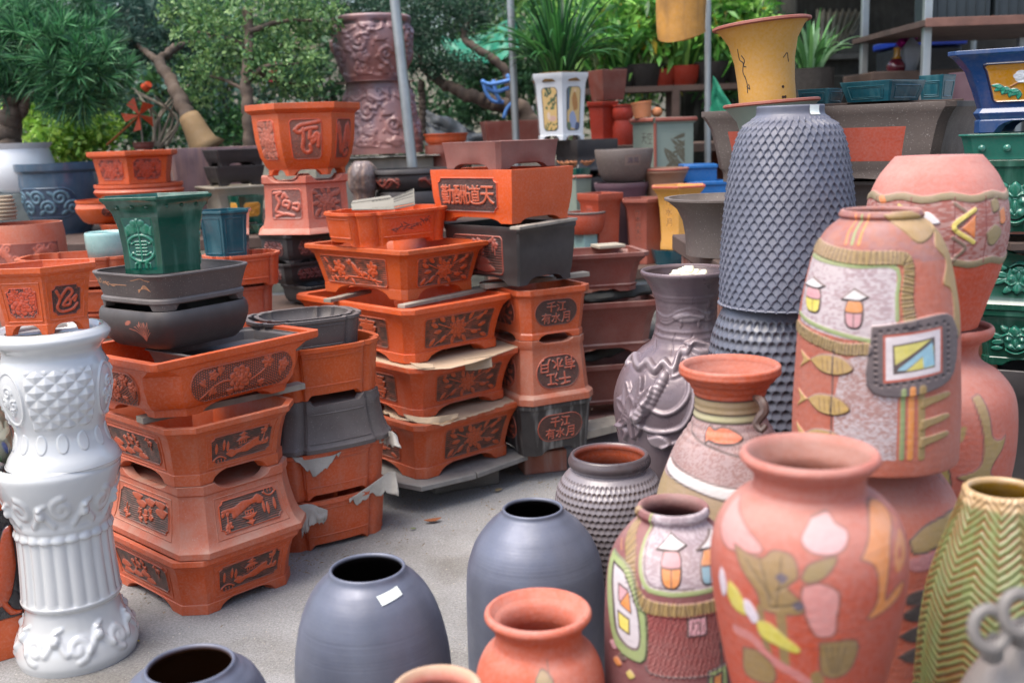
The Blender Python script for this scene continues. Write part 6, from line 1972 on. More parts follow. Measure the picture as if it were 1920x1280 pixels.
# ---- left rows
l1c = tub('orange lobed tub low behind the white stool, third below the pale teal bowl', 158, 214, 590, 655, 4.5, ZA + 0.001, OR, rel=-12, ar=0.7, pan=False, group='orange lobed tubs behind the white stool', ztop=ZA + 0.11)
l1b = tub('orange lobed tub under the wide one that holds the pale teal bowl', 158, 214, 0, 0, 4.5, l1c.zt + 0.001, OR, rel=-12, ar=0.7, pan=False, group='orange lobed tubs behind the white stool', ztop=l1c.zt + 0.1)
l1a = tub('wide orange lobed tub holding the pale teal bowl, left of the green pot', 158, 230, 486, 560, 4.5, l1b.zt + 0.001, OR, rel=-12, ar=0.7, group='orange lobed tubs behind the white stool', ztop=W(158, 484, 4.35).z)
tl = vase('teal_bowl', 'pale teal glazed bowl lying in the wide orange tub', 'bowl', 202, 4.5, [(466, 40), (463, 41), (440, 42), (435, 41)], [(0.9, 0)], mat('pale_teal_glaze', lin('#8fb3ae'), 0.25, 0.15, coat=0.3), z0=l1a.zt - 0.03, NT=60, NZ=20, smooth_n=False)
def ragged(cv):
    cv.h += 0
rg = planter('broken_rim_pot', 'dusty pink orange round pot with a wavy broken rim and dragon relief', 'pot', 'round', 52, 138, 424, 492, 4.75, 0, 1, 0, [(0.86, 0), (0.92, 0.1), (1.0, 0.5), (0.97, 0.9), (0.93, 1.0)], OD, z0=ZA + 0.001, footed=False, ztop=W(52, 422, 4.6).z)
panel(rg, -0.6 + 4, 4.6, 0.45, 0.85, mo_dragon, 'plainbox', '#a8543c', '#7c3a2c', ORANGE2, 0.006, n=60, frame=0.2)
vase('beige_root_pot', 'small beige stone pot wound like rope at the left edge', 'pot', 8, 4.8, [(412, 17), (400, 20), (385, 19), (372, 17), (368, 15)], [(0.85, 0)], mat('beige_stone', lin('#9c8a74'), 0.8, 0.2, bump=0.5), z0=None, NT=60, NZ=60, hfun=lambda TH, Z, Rm, H, RR: 0.004 * np.sin(Z * 380))
bpz = ZB
blue = planter('blue_pot', 'large round blue grey glazed pot with brown rim and raised medallions', 'pot', 'round', 114, 154, 306, 419, 6.3, 0, 1, 0, [(0.62, 0), (0.64, 0.05), (0.72, 0.12), (0.86, 0.4), (0.92, 0.7), (0.92, 0.86), (0.99, 0.9), (1.0, 0.94), (1.0, 1.0)], M['bluegl'], z0=ZB + 0.001, footed=False)
panel(blue, -0.9 + 4, 4.3, 0.22, 0.68, mo_scroll, 'oval', '#4c6a78', '#2c3e52', '#3d5468', 0.01, n=60, m=M['green_attr'])
for k, (a, b, c_, d) in enumerate(((-60, 45, 330, 412),)):
    st = MB().box((0, 0, 0), (0.46, 0.3, 0.24)).make('stone_block', mat('patterned_stone', lin('#59605f'), 0.85, 0.4, bump=1.0, scale=22), None, True, 30, 0.008)
    p_ = W(6, 372, 6.35)
    st.location = (p_.x, 6.35, ZB + 0.121)
    tagp(st, 'grey carved stone block under the white scalloped bowl', 'stone block')
bowl_z = ZB + 0.242
th = np.linspace(0, 2 * math.pi, 96, endpoint=False)
wb = planter('scalloped_bowl', 'white glazed bowl with wavy rim, the big green needle tree growing in it', 'bowl', 'round', 40, 118, 268, 330, 6.35, 0, 1, 0, [(0.7, 0), (0.84, 0.08), (0.98, 0.35), (1.0, 0.55), (0.9, 0.8), (0.86, 0.88), (0.96, 0.97), (0.99, 1.0)], M['white'], z0=bowl_z, footed=False)
# orange hexagonal pot on two round ones
r2 = planter('round_pot', 'round orange bowl with a dark carved cartouche, second below the small hexagonal pot', 'pot', 'round', 196, 100, 376, 436, 5.7, 0, 1, 0, [(0.6, 0), (0.75, 0.1), (0.97, 0.5), (1.0, 0.66), (0.93, 0.85), (0.97, 0.9), (0.98, 1.0)], OG, z0=ZB + 0.09, footed=False)
r3 = planter('round_pot', 'wide orange saucer pot under the round bowl with the cartouche', 'pot', 'round', 205, 120, 0, 0, 5.7, 0, 1, 0, PLAINBOX, OR, z0=ZB + 0.001, ztop=ZB + 0.089, footed=False)
panel(r2, 3.95, 4.75, 0.3, 0.75, mo_spray, 'oval', '#9a4022', '#3a201a', '#c9481a', 0.005, n=40)
r1 = planter('round_pot', 'shallow orange round pot directly under the small hexagonal pot', 'pot', 'round', 262, 162, 346, 376, 5.75, 0, 1, 0, [(0.85, 0), (0.97, 0.3), (1.0, 0.5), (0.95, 0.7), (0.98, 0.8), (0.98, 1.0)], OR, z0=r2.zt + 0.001, footed=False)
h1 = planter('hexagonal_pot', 'small orange hexagonal pot with two carved panels, above the green pot', 'pot', 'hex', 252, 160, 283, 346, 5.75, -8, 1, 0, [(0.8, 0), (0.8, 0.2), (0.84, 0.5), (0.88, 0.8), (0.98, 0.84), (1, 0.88), (1, 1)], OG, z0=r1.zt + 0.001, footed=False)
for e in (5, 0):
    panel(h1, e + 0.12, e + 0.88, 0.1, 0.78, mo_peony, 'notch', '#b04426', '#6a2a1c', '#c9481a', 0.006, n=50)
# teal pot in orange tray
t2 = tub('lower orange lobed tray left of the black relief trays', 450, 126, 545, 590, 4.62, ZA + 0.001, OD, rel=20, ar=0.75, pan=False, group='orange lobed trays under the teal pot', ztop=W(450, 541, 4.5).z)
t1 = tub('orange lobed tray in which the teal hexagonal pot stands', 455, 142, 480, 540, 4.62, t2.zt + 0.001, OR, rel=20, ar=0.8, group='orange lobed trays under the teal pot')
tp = planter('teal_pot', 'teal blue glazed hexagonal pot behind the dark green one', 'pot', 'hex', 424, 98, 396, 480, 4.65, -6, 1, 0, [(0.8, 0), (0.83, 0.3), (0.88, 0.7), (0.93, 0.92), (1, 0.95), (1, 1)], M['teal'], z0=t1.zt - 0.02, footed=False, inner=0.1)
for e in (5, 0):
    frame_line(tp, e + 0.12, e + 0.88, 0.12, 0.85, 0.0025, M['teal'])
# black relief trays, inverted hex, upright hex
GB2 = 'black trays with red relief panels'
k3 = planter('relief_tray', 'plain black tray at the foot of the relief trays', 'tray', 'rect', 562, 150, 0, 0, 5.2, 32, 0.9, 0.12, BOWED, M['black'], z0=ZA + 0.001, ztop=ZA + 0.10, group=GB2)
k2 = planter('relief_tray', 'lower black tray with dark red scroll panels', 'tray', 'rect', 560, 130, 500, 552, 5.2, 32, 0.9, 0.2, BOWED, M['black'], z0=k3.zt + 0.001, group=GB2, ztop=W(560, 492, 5.1).z)
k1 = planter('relief_tray', 'upper black tray with dusty pink scroll panels under the upturned hexagonal pot', 'tray', 'rect', 556, 136, 440, 487, 5.2, 38, 0.9, 0.14, BOWED, M['black'], z0=k2.zt + 0.001, group=GB2)
for q in (k1, k2):
    rect_panels(q, mo_scroll, mo_scroll, 'oval', (0.2, 0.8), fg='#9a5a50' if q is k1 else '#7c3028', bg='#5a3430' if q is k1 else '#3a1c1a', body='#2e2b2b', dep=0.006, n=50)
x2 = planter('hexagonal_pot', 'upturned orange hexagonal pot with cursive sign carved on its side', 'pot', 'hex', 574, 184, 330, 432, 5.25, 2, 1, 0, [(0.86, 0), (0.86, 0.12), (0.82, 0.14), (0.82, 0.3), (0.84, 0.7), (0.9, 0.9), (0.98, 0.96), (1.0, 1.0)], mat('pink_orange_clay', lin('#b9563c'), 0.6, 0.1, dust=0.7, bump=0.12, dustcol=(0.42, 0.27, 0.21)), z0=k1.zt + 0.001, flip=True, foot=0.1)
panel(x2, 3.1, 3.86, 0.2, 0.76, mo_cursive(1), 'round', '#b05a44', '#6a4038', '#b9563c', 0.007, n=80)
panel(x2, 2.14, 2.9, 0.2, 0.76, mo_spray, 'round', '#a8523c', '#6a4038', '#b9563c', 0.007, n=80)
x0_ = planter('round_tray', 'thin orange tray edge between the two hexagonal pots', 'tray', 'round', 580, 196, 303, 330, 5.6, 0, 1, 0, PLAINBOX, OR, z0=None, footed=False)
x0_.root.location.z = x2.zt - 0.05
x0_.root.location.y = 5.62
bpy.data.objects.remove(x0_.body)
bpy.data.objects.remove(x0_.root)
x1 = planter('hexagonal_pot', 'large orange hexagonal pot with cursive sign on its front, topmost at centre left', 'pot', 'hex', 572, 212, 192, 325, 5.25, -28, 1, 0, [(0.67, 0), (0.67, 0.06), (0.71, 0.12), (0.80, 0.27), (0.86, 0.48), (0.885, 0.7), (0.90, 0.86), (0.98, 0.9), (1, 0.92), (1, 1)], OG, z0=x2.zt + 0.001, foot=0.08, inner=0.08)
panel(x1, 0.16, 0.84, 0.2, 0.8, mo_cursive(0), 'round', '#b85030', '#7a4a3a', '#c9481a', 0.007, n=90)
panel(x1, 5.16, 5.84, 0.2, 0.8, mo_spray, 'round', '#a85a44', '#7a4a3a', '#c9481a', 0.007, n=70)
panel(x1, 1.16, 1.84, 0.2, 0.8, mo_dragon, 'round', '#b0482a', '#6a3020', '#c9481a', 0.007, n=60)
# things behind: mauve trough, black trays, cream pots, green boxes
mt = planter('mauve_trough', 'long dusty mauve trough planted with the slanting tree', 'trough', 'rect', 405, 178, 276, 372, 6.3, 8, 0.5, 0.08, PLAINBOX, M['mauve'], z0=ZB + 0.001, inner=0.04)
g3 = planter('green_box_pot', 'small green square pot with yellow inset panels behind the teal pot', 'pot', 'rect', 462, 66, 368, 410, 5.75, 24, 1, 0.04, PLAINBOX, M['green'], z0=ZB + 0.055)
g3b = planter('green_box_pot', 'small plain green tray under the one with yellow insets', 'pot', 'rect', 466, 76, 0, 0, 5.75, 24, 1, 0.04, PLAINBOX, M['green'], z0=ZB + 0.001, ztop=ZB + 0.054)
rect_panels(g3, mo_cursive(0), mo_cursive(2), 'notch', (0.25, 0.8), fg='#c48a2c', bg='#c48a2c', body='#1d6550', n=30, dep=0.003)
cr1 = planter('stone_pot', 'cream stone pot with spreading rim behind the small green pot', 'pot', 'rect', 440, 142, 350, 415, 5.95, 20, 0.9, 0.1, VFLARE, M['cream'], z0=ZB + 0.001)
bt2 = planter('black_slate_tray', 'lower matt black tray standing on the cream stone pot', 'tray', 'rect', 440, 112, 312, 345, 5.95, 20, 0.8, 0.06, PLAINBOX, M['black'], z0=cr1.zt + 0.001, foot=0.2)
bt1 = planter('black_slate_tray', 'upper matt black tray left of the big hexagonal pot', 'tray', 'rect', 440, 118, 280, 310, 5.95, 22, 0.8, 0.06, PLAINBOX, M['black'], z0=bt2.zt + 0.001, foot=0.2)
# centre: barrels, black round bowls
mbp = onz
blk = MB().box((0, 0, 0), (0.74, 0.55, 0.36)).make('concrete_plinth', mat('pale_concrete', lin('#8d877c'), 0.85, 0.25, bump=0.5, streak=0.4), None, True, 30, 0.01)
q_ = W(704, 300, 7.1)
blk.location = (q_.x, 7.1, ZB + 0.181)
blk.rotation_euler = (0, 0, 0.1)
tagp(blk, 'pale concrete plinth under the two big mauve barrels', 'plinth')
zp = ZB + 0.362
zbar = zp + 0.02
sheet('tarp_scrap', 'grey crumpled tarp scrap laid over the concrete plinth', 'tarp', [Vector((q_.x + a, 7.1 + b, zp + 0.004)) for a, b in ((-0.4, -0.3), (-0.1, -0.36), (0.2, -0.31), (0.44, -0.33), (0.42, 0.1), (0.3, 0.3), (-0.4, 0.28))], 0.004, mat('grey_tarp', lin('#8a8880'), 0.6, 0.2, bump=0.3), 0.01, 0.012, 3)
def p_bar(cv):
    n = fbm(cv.TH * 4, cv.Y * 14, 4)
    cv.h += 0.014 * (sstep(0.45, 0.6, n) - 0.5) * sstep(0.08, 0.12, cv.Y / cv.H) * sstep(0.93, 0.88, cv.Y / cv.H)
    for k in range(9):
        a = (k / 9 * 2 - 1) * math.pi
        cv.line(spiral(a * cv.Rm, cv.H * (0.5 + 0.1 * (-1) ** k), 0.055, 1.4, k, sgn=(-1) ** k), 0.022, add=0.012)
        cv.line(smooth_curve([((a + 0.1) * cv.Rm, 0.8 * cv.H), ((a + 0.35) * cv.Rm, 0.74 * cv.H), ((a + 0.6) * cv.Rm, 0.8 * cv.H)], 12), 0.015, add=0.008)
    t = sstep(0.4, 0.75, fbm(cv.TH * 1.5 + 3, cv.Y * 3, 9))[..., None]
    cv.c[:] = np.array(lin('#7a656c')) * (1 - 0.6 * t) + np.array(lin('#9a5a44')) * 0.6 * t
m_bar = mat('mauve_barrel_glaze', None, 0.4, 0.15, dust=0.2, bump=0.25, attr=True)
GBR = 'big mauve barrels stacked mouth to foot'
bar2z = zp + 0.55
br2 = vase('barrel_pot', 'upturned mauve and orange barrel pot on the plinth behind the pole', 'barrel', 712, 7.1, [(270, 78), (262, 78), (245, 73), (210, 68), (180, 64), (160, 60), (155, 59)], [(1, 0)], m_bar, z0=zbar, group=GBR, NT=220, NZ=140, paint=p_bar)
br1 = vase('barrel_pot', 'upright mauve barrel pot with rolled rim, top of the pair behind the pole', 'barrel', 697, 7.1, [(154, 56), (145, 58), (110, 69), (80, 75), (55, 74), (48, 71), (42, 74), (36, 75), (33, 73)], [(1, 0)], m_bar, z0=br2.zt + 0.002, group=GBR, NT=220, NZ=140, paint=p_bar, innerc='#4a3a3e')
kb2 = planter('black_round_bowl', 'lower black round bowl behind the newspaper', 'bowl', 'round', 775, 140, 360, 400, 6.0, 0, 1, 0, BELLY, M['black'], z0=ZB + 0.001, footed=False)
kb1 = planter('black_round_bowl', 'upper black round bowl with red dragon cartouches behind the motto planter', 'bowl', 'round', 768, 150, 318, 358, 6.0, 0, 1, 0, [(0.8, 0), (0.9, 0.2), (0.96, 0.5), (0.95, 0.72), (1.0, 0.8), (1.0, 0.88), (0.97, 1.0)], M['black'], z0=kb2.zt + 0.001, footed=False)
for c_ in (3.55, 4.45):
    panel(kb1, c_ - 0.32, c_ + 0.32, 0.15, 0.68, mo_dragon, 'oval', '#8a3426', '#3a1a16', '#2e2b2b', 0.007, n=46)
vase('mottled_jar', 'small mottled brown and silver jar left of the newspaper', 'jar', 680, 5.9, [(372, 20), (350, 27), (325, 28), (310, 22), (303, 14)], [(0.8, 0)], mat('mottled_glaze', lin('#6f6360'), 0.25, 0.5, bump=0.4, streak=0.8, dustcol=(0.35, 0.22, 0.15)), z0=ZB + 0.001, NT=80, NZ=60, hfun=lambda TH, Z, Rm, H, RR: 0.012 * (fbm(TH * 4, Z * 25, 3) - 0.5))
for i, (cx, w_, yt, yb, Y, lb) in enumerate(((836, 78, 252, 275, 7.0, 'upper red pot behind the brown footed tray'), (838, 70, 274, 300, 7.0, 'lower red pot behind the brown footed tray'))):
    pass
rp2 = planter('red_pot', 'lower red clay pot behind the brown footed tray', 'pot', 'round', 838, 80, 272, 330, 7.0, 0, 1, 0, BOWED, M['redbrown'], z0=ZB + 0.001, footed=False)
rp1 = planter('red_pot', 'upper orange red clay pot behind the brown footed tray, green wrapper inside', 'pot', 'round', 836, 84, 250, 272, 7.0, 0, 1, 0, BOWED, OR, z0=rp2.zt + 0.001, footed=False)
# ---- middle right rows on their benches
def P_(name, label, kind, cx, w_, yt, yb, Y, rel, m, z0, prof=PLAINBOX, ar=1.0, ch=0.0, **k):
    k.setdefault('footed', False)
    return planter(name, label, 'pot', kind, cx, w_, yt, yb, Y, rel, ar, ch, prof, m, z0=z0, **k)
HFL = [(0.72, 0), (0.72, 0.08), (0.68, 0.14), (0.7, 0.4), (0.74, 0.65), (0.82, 0.86), (0.97, 0.94), (1.0, 0.95), (1.0, 1.0)]
RT = mat('rust_clay', lin('#8a4432'), 0.6, 0.12, dust=0.3, bump=0.1)
RTo = mat('rust_orange_clay', lin('#a8472c'), 0.55, 0.1, dust=0.25, bump=0.08)
th1 = P_('tall_pot', 'tall dusty red hexagonal pot with painted script, beside the yellow one', 'hex', 1208, 88, 374, 500, 5.85, 6, RT, ZC + 0.001, HFL, foot=0.14)
th1.body.name = 'body'
mark_t = lambda p, s0, s1, z0, z1, txt, colr, base: panel(p, s0, s1, z0, z1, mo_script(txt), 'plainbox', colr, base, base, 0.001, n=60, frame=0, name='script')
def mo_script(txt):
    def f(c, ar, seed=1):
        n = len(txt)
        for i, ch in enumerate(txt):
            put_glyph(c, ch, ar / 2, 1 - (i + 0.5) / n, min(0.8 / n, ar * 0.8), 0.6)
    return f
mark_t(th1, 5.3, 5.75, 0.35, 0.85, '竹水月天山', '#4a3430', '#8a4432')
to1 = P_('tall_pot', 'orange square tapering pot with dark brush marks, behind the black planter', 'rect', 1126, 86, 364, 470, 5.85, 40, RTo, ZC + 0.001, TALL, foot=0.1)
mark_t(to1, 3.3, 3.7, 0.45, 0.85, '竹月', '#6a3a30', '#a8472c')
yb_ = P_('teal_band_pot', 'low pot with orange rim and teal band under the yellow flared pot', 'round', 1262, 82, 470, 492, 5.75, 0, M['teal'], ZC + 0.001, PLAINBOX)
yt1 = P_('tall_pot', 'slender yellow flared pot with orange foot and rim', 'hex', 1272, 94, 350, 470, 5.75, 0, M['yellow'], yb_.zt + 0.001, HFL)
ft = planter('foot', 'x', 'x', 'hex', 1272, 60, 0, 0, 5.75, 0, 1, 0, [(1.08, 0), (1.08, 0.1), (1, 0.25), (1.0, 1.0)], RTo, z0=yb_.zt + 0.0005, ztop=yb_.zt + 0.085, footed=False)
fo = ft.body
bpy.data.objects.remove(ft.root)
fo.name = 'foot'
fo.parent = yt1.root
for v in fo.data.vertices:
    v.co.x *= 1.02
mark_t(yt1, 5.25, 5.7, 0.35, 0.85, '竹水月', '#7a5530', '#d29a45')
rim_m = RT
def rimring(p, m, t=0.007, zf=0.985, s=0.995):
    pts = [Vector((q[0] * p.A * s, q[1] * p.A * s, p.h * zf)) for q in p.P]
    pts.append(pts[0])
    return MB().tube(pts, t, 6, cap=False).make('rim', m, p.root)
rimring(yt1, RTo)
tn = P_('tall_pot', 'tan flared pot with pink rim, behind the yellow and the script pots', 'round', 1246, 88, 316, 430, 6.1, 0, M['tan'], ZC + 0.001, HFL)
rimring(tn, RT)
pp_ = P_('purple_pot', 'wide dull purple pot under the grey brown bowl', 'round', 1166, 102, 344, 450, 6.1, 0, mat('purple_clay', lin('#5e4650'), 0.5, 0.15, dust=0.3), ZC + 0.001, [(0.6, 0), (0.66, 0.2), (0.8, 0.6), (0.92, 0.88), (0.98, 0.93), (1, 0.95), (1, 1)])
gbw = P_('grey_bowl', 'grey brown round bowl with faint script on the purple pot', 'round', 1170, 110, 280, 337, 6.1, 0, M['greybrown'], pp_.zt + 0.001, [(0.62, 0), (0.72, 0.06), (0.86, 0.3), (0.95, 0.65), (1.0, 0.95), (0.98, 1.0)])
panel(gbw, 4.0, 4.4, 0.5, 0.85, mo_chars(['清風'], 0.5, None), 'plainbox', '#4a4048', '#6b5d56', '#6b5d56', 0.001, n=40, frame=0, name='script')
dt = P_('rim_tray', 'orange tray with grey rim on a teal pot, beside the black planter', 'round', 1098, 74, 400, 440, 5.8, 0, RTo, None, BELLY)
dtb = P_('teal_pot', 'pale teal pot below the orange tray with grey rim', 'rect', 1092, 54, 0, 0, 5.8, 30, mat('pale_teal_glaze', None), ZC + 0.001, PLAINBOX, ztop=dt.z0 - 0.002)
rimring(dt, M['greybrown'], 0.006)
sgp = P_('square_pot', 'small pale green square pot with red rim behind the motto planter', 'rect', 1086, 46, 330, 390, 6.2, 30, M['sage'], ZC + 0.001, PLAINBOX)
rimring(sgp, RT, 0.008)
pg = P_('square_pot', 'tall pale green square pot with red edges and dark script', 'rect', 1243, 120, 220, 330, 6.8, 30, M['sage'], ZB + 0.001, [(0.92, 0), (0.93, 0.93), (1.0, 0.94), (1.0, 1.0)])
rimring(pg, RT, 0.014, 0.975)
MB().tube([Vector((-0.925 * pg.A, -0.925 * pg.A, 0.0)), Vector((-0.935 * pg.A, -0.935 * pg.A, pg.h * 0.94))], 0.011, 6).make('corner_strip', RT, pg.root)
panel(pg, 3.35, 3.92, 0.3, 0.86, lambda c, ar, seed=1: [put_glyph(c, ch, ar * (0.75 - 0.5 * (i // 3)), 0.85 - 0.33 * (i % 3), 0.24, 0.6) for i, ch in enumerate('空山木天千水')], 'plainbox', '#34322e', '#7d8a7e', '#7d8a7e', 0.001, n=70, frame=0, name='script')
panel(pg, 0.1, 0.85, 0.08, 0.86, mo_bamboo, 'plainbox', '#55503c', '#7d8a7e', '#7d8a7e', 0.001, n=60, frame=0, name='bamboo_painting')
bu = P_('terracotta_bucket', 'small tipped terracotta bucket on the tall pale green pot', 'round', 1205, 40, 190, 214, 6.8, 0, mat('pale_terracotta', lin('#b5744c'), 0.65, 0.08), pg.zt + 0.004, [(0.8, 0), (0.95, 0.85), (1.0, 0.88), (1, 1)], tilt=-6)
bpy.ops.mesh.primitive_uv_sphere_add(segments=24, ring_count=14, radius=0.034)
ball = bpy.context.object
ball.name = 'clay_ball'
ball.data.materials.append(mat('pale_terracotta'))
ball.data.polygons.foreach_set('use_smooth', [True] * len(ball.data.polygons))
ball.scale = (1, 1, 0.93)
q_ = W(1232, 202, 6.8)
ball.location = (q_.x, 6.8, pg.zt + 0.034)
tagp(ball, 'round terracotta ball beside the tipped bucket', 'ball')
for i, (x0, x1, y0, y1, Y, lb) in enumerate(((1277, 1338, 306, 345, 6.3, 'upper bright blue plastic box right of the tan pot'), (1283, 1356, 337, 362, 6.15, 'lower bright blue plastic box in front of the upper one'))):
    a, b = W(x0, y1, Y), W(x1, y0, Y)
    zt_ = b.z
    bx_ = MB()
    wv, hv_ = (b.x - a.x), zt_ - ZC - 0.002
    root = tagp(empty('plastic_box', ((a.x + b.x) / 2, Y + 0.06 * (1 - i) * 0, ZC + 0.001)), lb, 'box')
    for (cc, dd) in (((0, -0.1 + 0.004, hv_ / 2), (wv, 0.008, hv_)), ((0, 0.1 - 0.004, hv_ / 2), (wv, 0.008, hv_)), ((-wv / 2 + 0.004, 0, hv_ / 2), (0.008, 0.184, hv_)), ((wv / 2 - 0.004, 0, hv_ / 2), (0.008, 0.184, hv_)), ((0, 0, 0.006), (wv - 0.016, 0.184, 0.01))):
        bx_.box(cc, dd)
    bx_.make('shell', M['blue_plastic'], root, True, 30, 0.003)
    MB().box((0, -0.104, hv_ - 0.012), (wv + 0.01, 0.008, 0.02)).make('lip', M['blue_plastic'], root, True, 30, 0.003)
# white pot with pictures on a black stand
bs2 = planter('black_stand', 'lower black stepped stand, wider, below the white picture pot', 'stand', 'rect', 1105, 130, 0, 0, 6.75, 30, 1.0, 0.03, [(1, 0), (1, 0.2), (0.92, 0.3), (0.94, 0.6), (1.0, 0.7), (1, 1)], M['black'], z0=ZB + 0.001, ztop=ZB + 0.2, foot=0.2)
bs1 = planter('black_stand', 'upper black stepped stand on which the white picture pot stands', 'stand', 'rect', 1098, 122, 260, 300, 6.75, 30, 1.0, 0.03, [(1, 0), (1, 0.2), (0.9, 0.35), (0.92, 0.6), (0.98, 0.7), (0.98, 1)], M['black'], z0=bs2.zt + 0.001, ztop=W(1098, 262, 6.6).z, foot=0.2)
wh = planter('white_picture_pot', 'white hexagonal porcelain pot with coloured picture panels and long grassy leaves', 'pot', 'hex', 1050, 106, 136, 256, 6.75, 4, 1, 0, [(0.82, 0), (0.82, 0.04), (0.78, 0.07), (0.84, 0.5), (0.9, 0.84), (0.95, 0.9), (1, 0.95), (1, 1)], M['white'], z0=bs1.zt + 0.001, foot=0.07)
def mo_pic(kind):
    def f(c, ar, seed=1):
        pass
    return f
def picture(p, s0, s1, z0, z1, kind):
    n, k = 60, 90
    u, v = np.meshgrid(np.linspace(0, 1, n), np.linspace(0, 1, k))
    c = Cv(u * 0.5, v, '#c9a86a')
    rs = random.Random(kind)
    if kind == 1:
        for i in range(40):
            x, y = rs.choice(((0.06, 0.25), (0.2, 0.45)))[0] + rs.uniform(0, 0.25), rs.uniform(0.5, 1.0)
            c.fill(polyc(x, y, 0.035, 0.025, 8, rs.uniform(0, 3)), col=rs.choice(('#3c5636', '#55683c', '#2d4432')))
        for i in range(12):
            c.fill(polyc(rs.uniform(0, .5), rs.uniform(0, 0.2), 0.05, 0.02, 8, rs.uniform(0, 3)), col='#4d6240')
        c.fill(polyc(0.3, 0.3, 0.12, 0.06), col='#c4a090')
        c.fill(polyc(0.2, 0.36, 0.05, 0.08), col='#d0b8a0')
    else:
        c.fill([(0, 0.4), (0.12, 0.5), (0.14, 1), (0, 1)], col='#35506a')
        c.fill([(0.12, 0.7), (0.2, 1), (0.1, 1)], col='#3f5a3c')
        c.fill(smooth_curve([(0.26, 0.45), (0.2, 0.7), (0.28, 0.86), (0.36, 0.7), (0.38, 0.5), (0.26, 0.45)], 20), col='#a8702c')
        c.fill(polyc(0.29, 0.88, 0.03, 0.03), col='#d8b48c')
        c.fill(smooth_curve([(0.16, 0.1), (0.12, 0.35), (0.24, 0.45), (0.34, 0.3), (0.36, 0.08), (0.16, 0.1)], 20), col='#8d9ab8')
        c.fill(smooth_curve([(0.3, 0.02), (0.34, 0.2), (0.46, 0.18), (0.48, 0.02), (0.3, 0.02)], 16), col='#2f4468')
        c.fill(polyc(0.1, 0.12, 0.08, 0.1), col='#4a6444')
    sd = shape_mask('round', u * 0.5, v, 0.5)
    c.c = np.where((np.abs(sd) < 0.012)[..., None], np.array(lin('#54504a')), c.c)
    hh = np.where(sd > 0.012, -1.0, 0.35)
    S, Z = s0 + (s1 - s0) * u, z0 + (z1 - z0) * v
    e = 1e-3
    Pt = surf(p, S, Z)
    nn = np.cross(surf(p, S + e, Z) - surf(p, S - e, Z), surf(p, S, Z + e) - surf(p, S, Z - e))
    nn /= np.linalg.norm(nn, axis=-1, keepdims=True)
    Pt = Pt + nn * (hh * 0.004)[..., None]
    return mesh_obj('picture_panel', Pt.reshape(-1, 3), grid_faces(k, n, False), M['white_attr'], p.root, True, 0, c.c.reshape(-1, 3))
picture(wh, 5.14, 5.86, 0.12, 0.82, 1)
picture(wh, 0.14, 0.86, 0.12, 0.82, 2)
bench('narrow shelf bench under the red pots behind the white picture pot', 1082, 1400, 7.1, 7.9, ZD)
P_('red_pot', 'dark red square pot behind the upper edge of the white picture pot', 'rect', 1135, 72, 134, 190, 7.6, 30, M['redbrown'], None)
o_ = P_('red_pot', 'red hexagonal pot just right of the white picture pot', 'hex', 1130, 58, 190, 252, 7.4, 0, mat('bright_red_clay', lin('#9c3420'), 0.5, 0.1), ZD + 0.001, TALL)
stt = [q for q in COL.objects if q.name.startswith('red_pot') and 'dark red square' in q.get('label', '')][0]
stt.location.z = o_.zt + 0.01
stt.location.y = 7.45
rj2 = P_('red_jar', 'lower red drum jar between the red hexagonal and the pale green pot', 'round', 1169, 40, 226, 256, 7.3, 0, mat('bright_red_clay'), ZD + 0.001, [(0.85, 0), (1, 0.3), (1, 0.7), (0.85, 1)])
P_('red_jar', 'upper red drum jar with pale rim, behind the terracotta bucket', 'round', 1168, 40, 196, 226, 7.3, 0, mat('bright_red_clay'), rj2.zt + 0.001, [(0.8, 0), (1, 0.3), (0.95, 0.7), (0.9, 0.85), (1, 0.92), (1, 1)])
# scalloped terracotta edge on dark green pots
gp_ = P_('green_pot', 'dark green pot with petal-shaped terracotta pieces in it, above the motto planter corner', 'hex', 1078, 66, 318, 372, 6.45, 10, M['green'], ZC + 0.24)
gp_.root.location.z = ZB + 0.001
gp_.root.location.y = 6.62
for i, (px_, py_) in enumerate(((1062, 312), (1080, 316), (1098, 309))):
    q = Vector((W(px_, py_, 6.6).x, 6.6, gp_.root.location.z + gp_.h))
    sc_ = MB()
    V = []
    for j in range(8):
        for k in range(9):
            t, s_ = j / 7, (k / 8 - 0.5) * 2
            V.append((s_ * 0.045 * (0.3 + t), 0.02 * s_ * s_ - 0.02 * t, 0.055 * t - 0.012 * abs(math.sin(k * 1.6)) * t))
    o = mesh_obj('clay_petal', V, grid_faces(8, 9, False), mat('pale_terracotta'), None)
    md = o.modifiers.new('t', 'SOLIDIFY')
    md.thickness = 0.006
    o.location = q - Vector((0, 0, 0.01))
    o.rotation_euler = (0.1, 0, 0.3 * (i - 1))
    tagp(o, ['left petal-shaped clay piece standing in the dark green pot', 'middle petal-shaped clay piece standing in the dark green pot', 'right petal-shaped clay piece standing in the dark green pot'][i], 'clay piece', 'petal-shaped clay pieces')
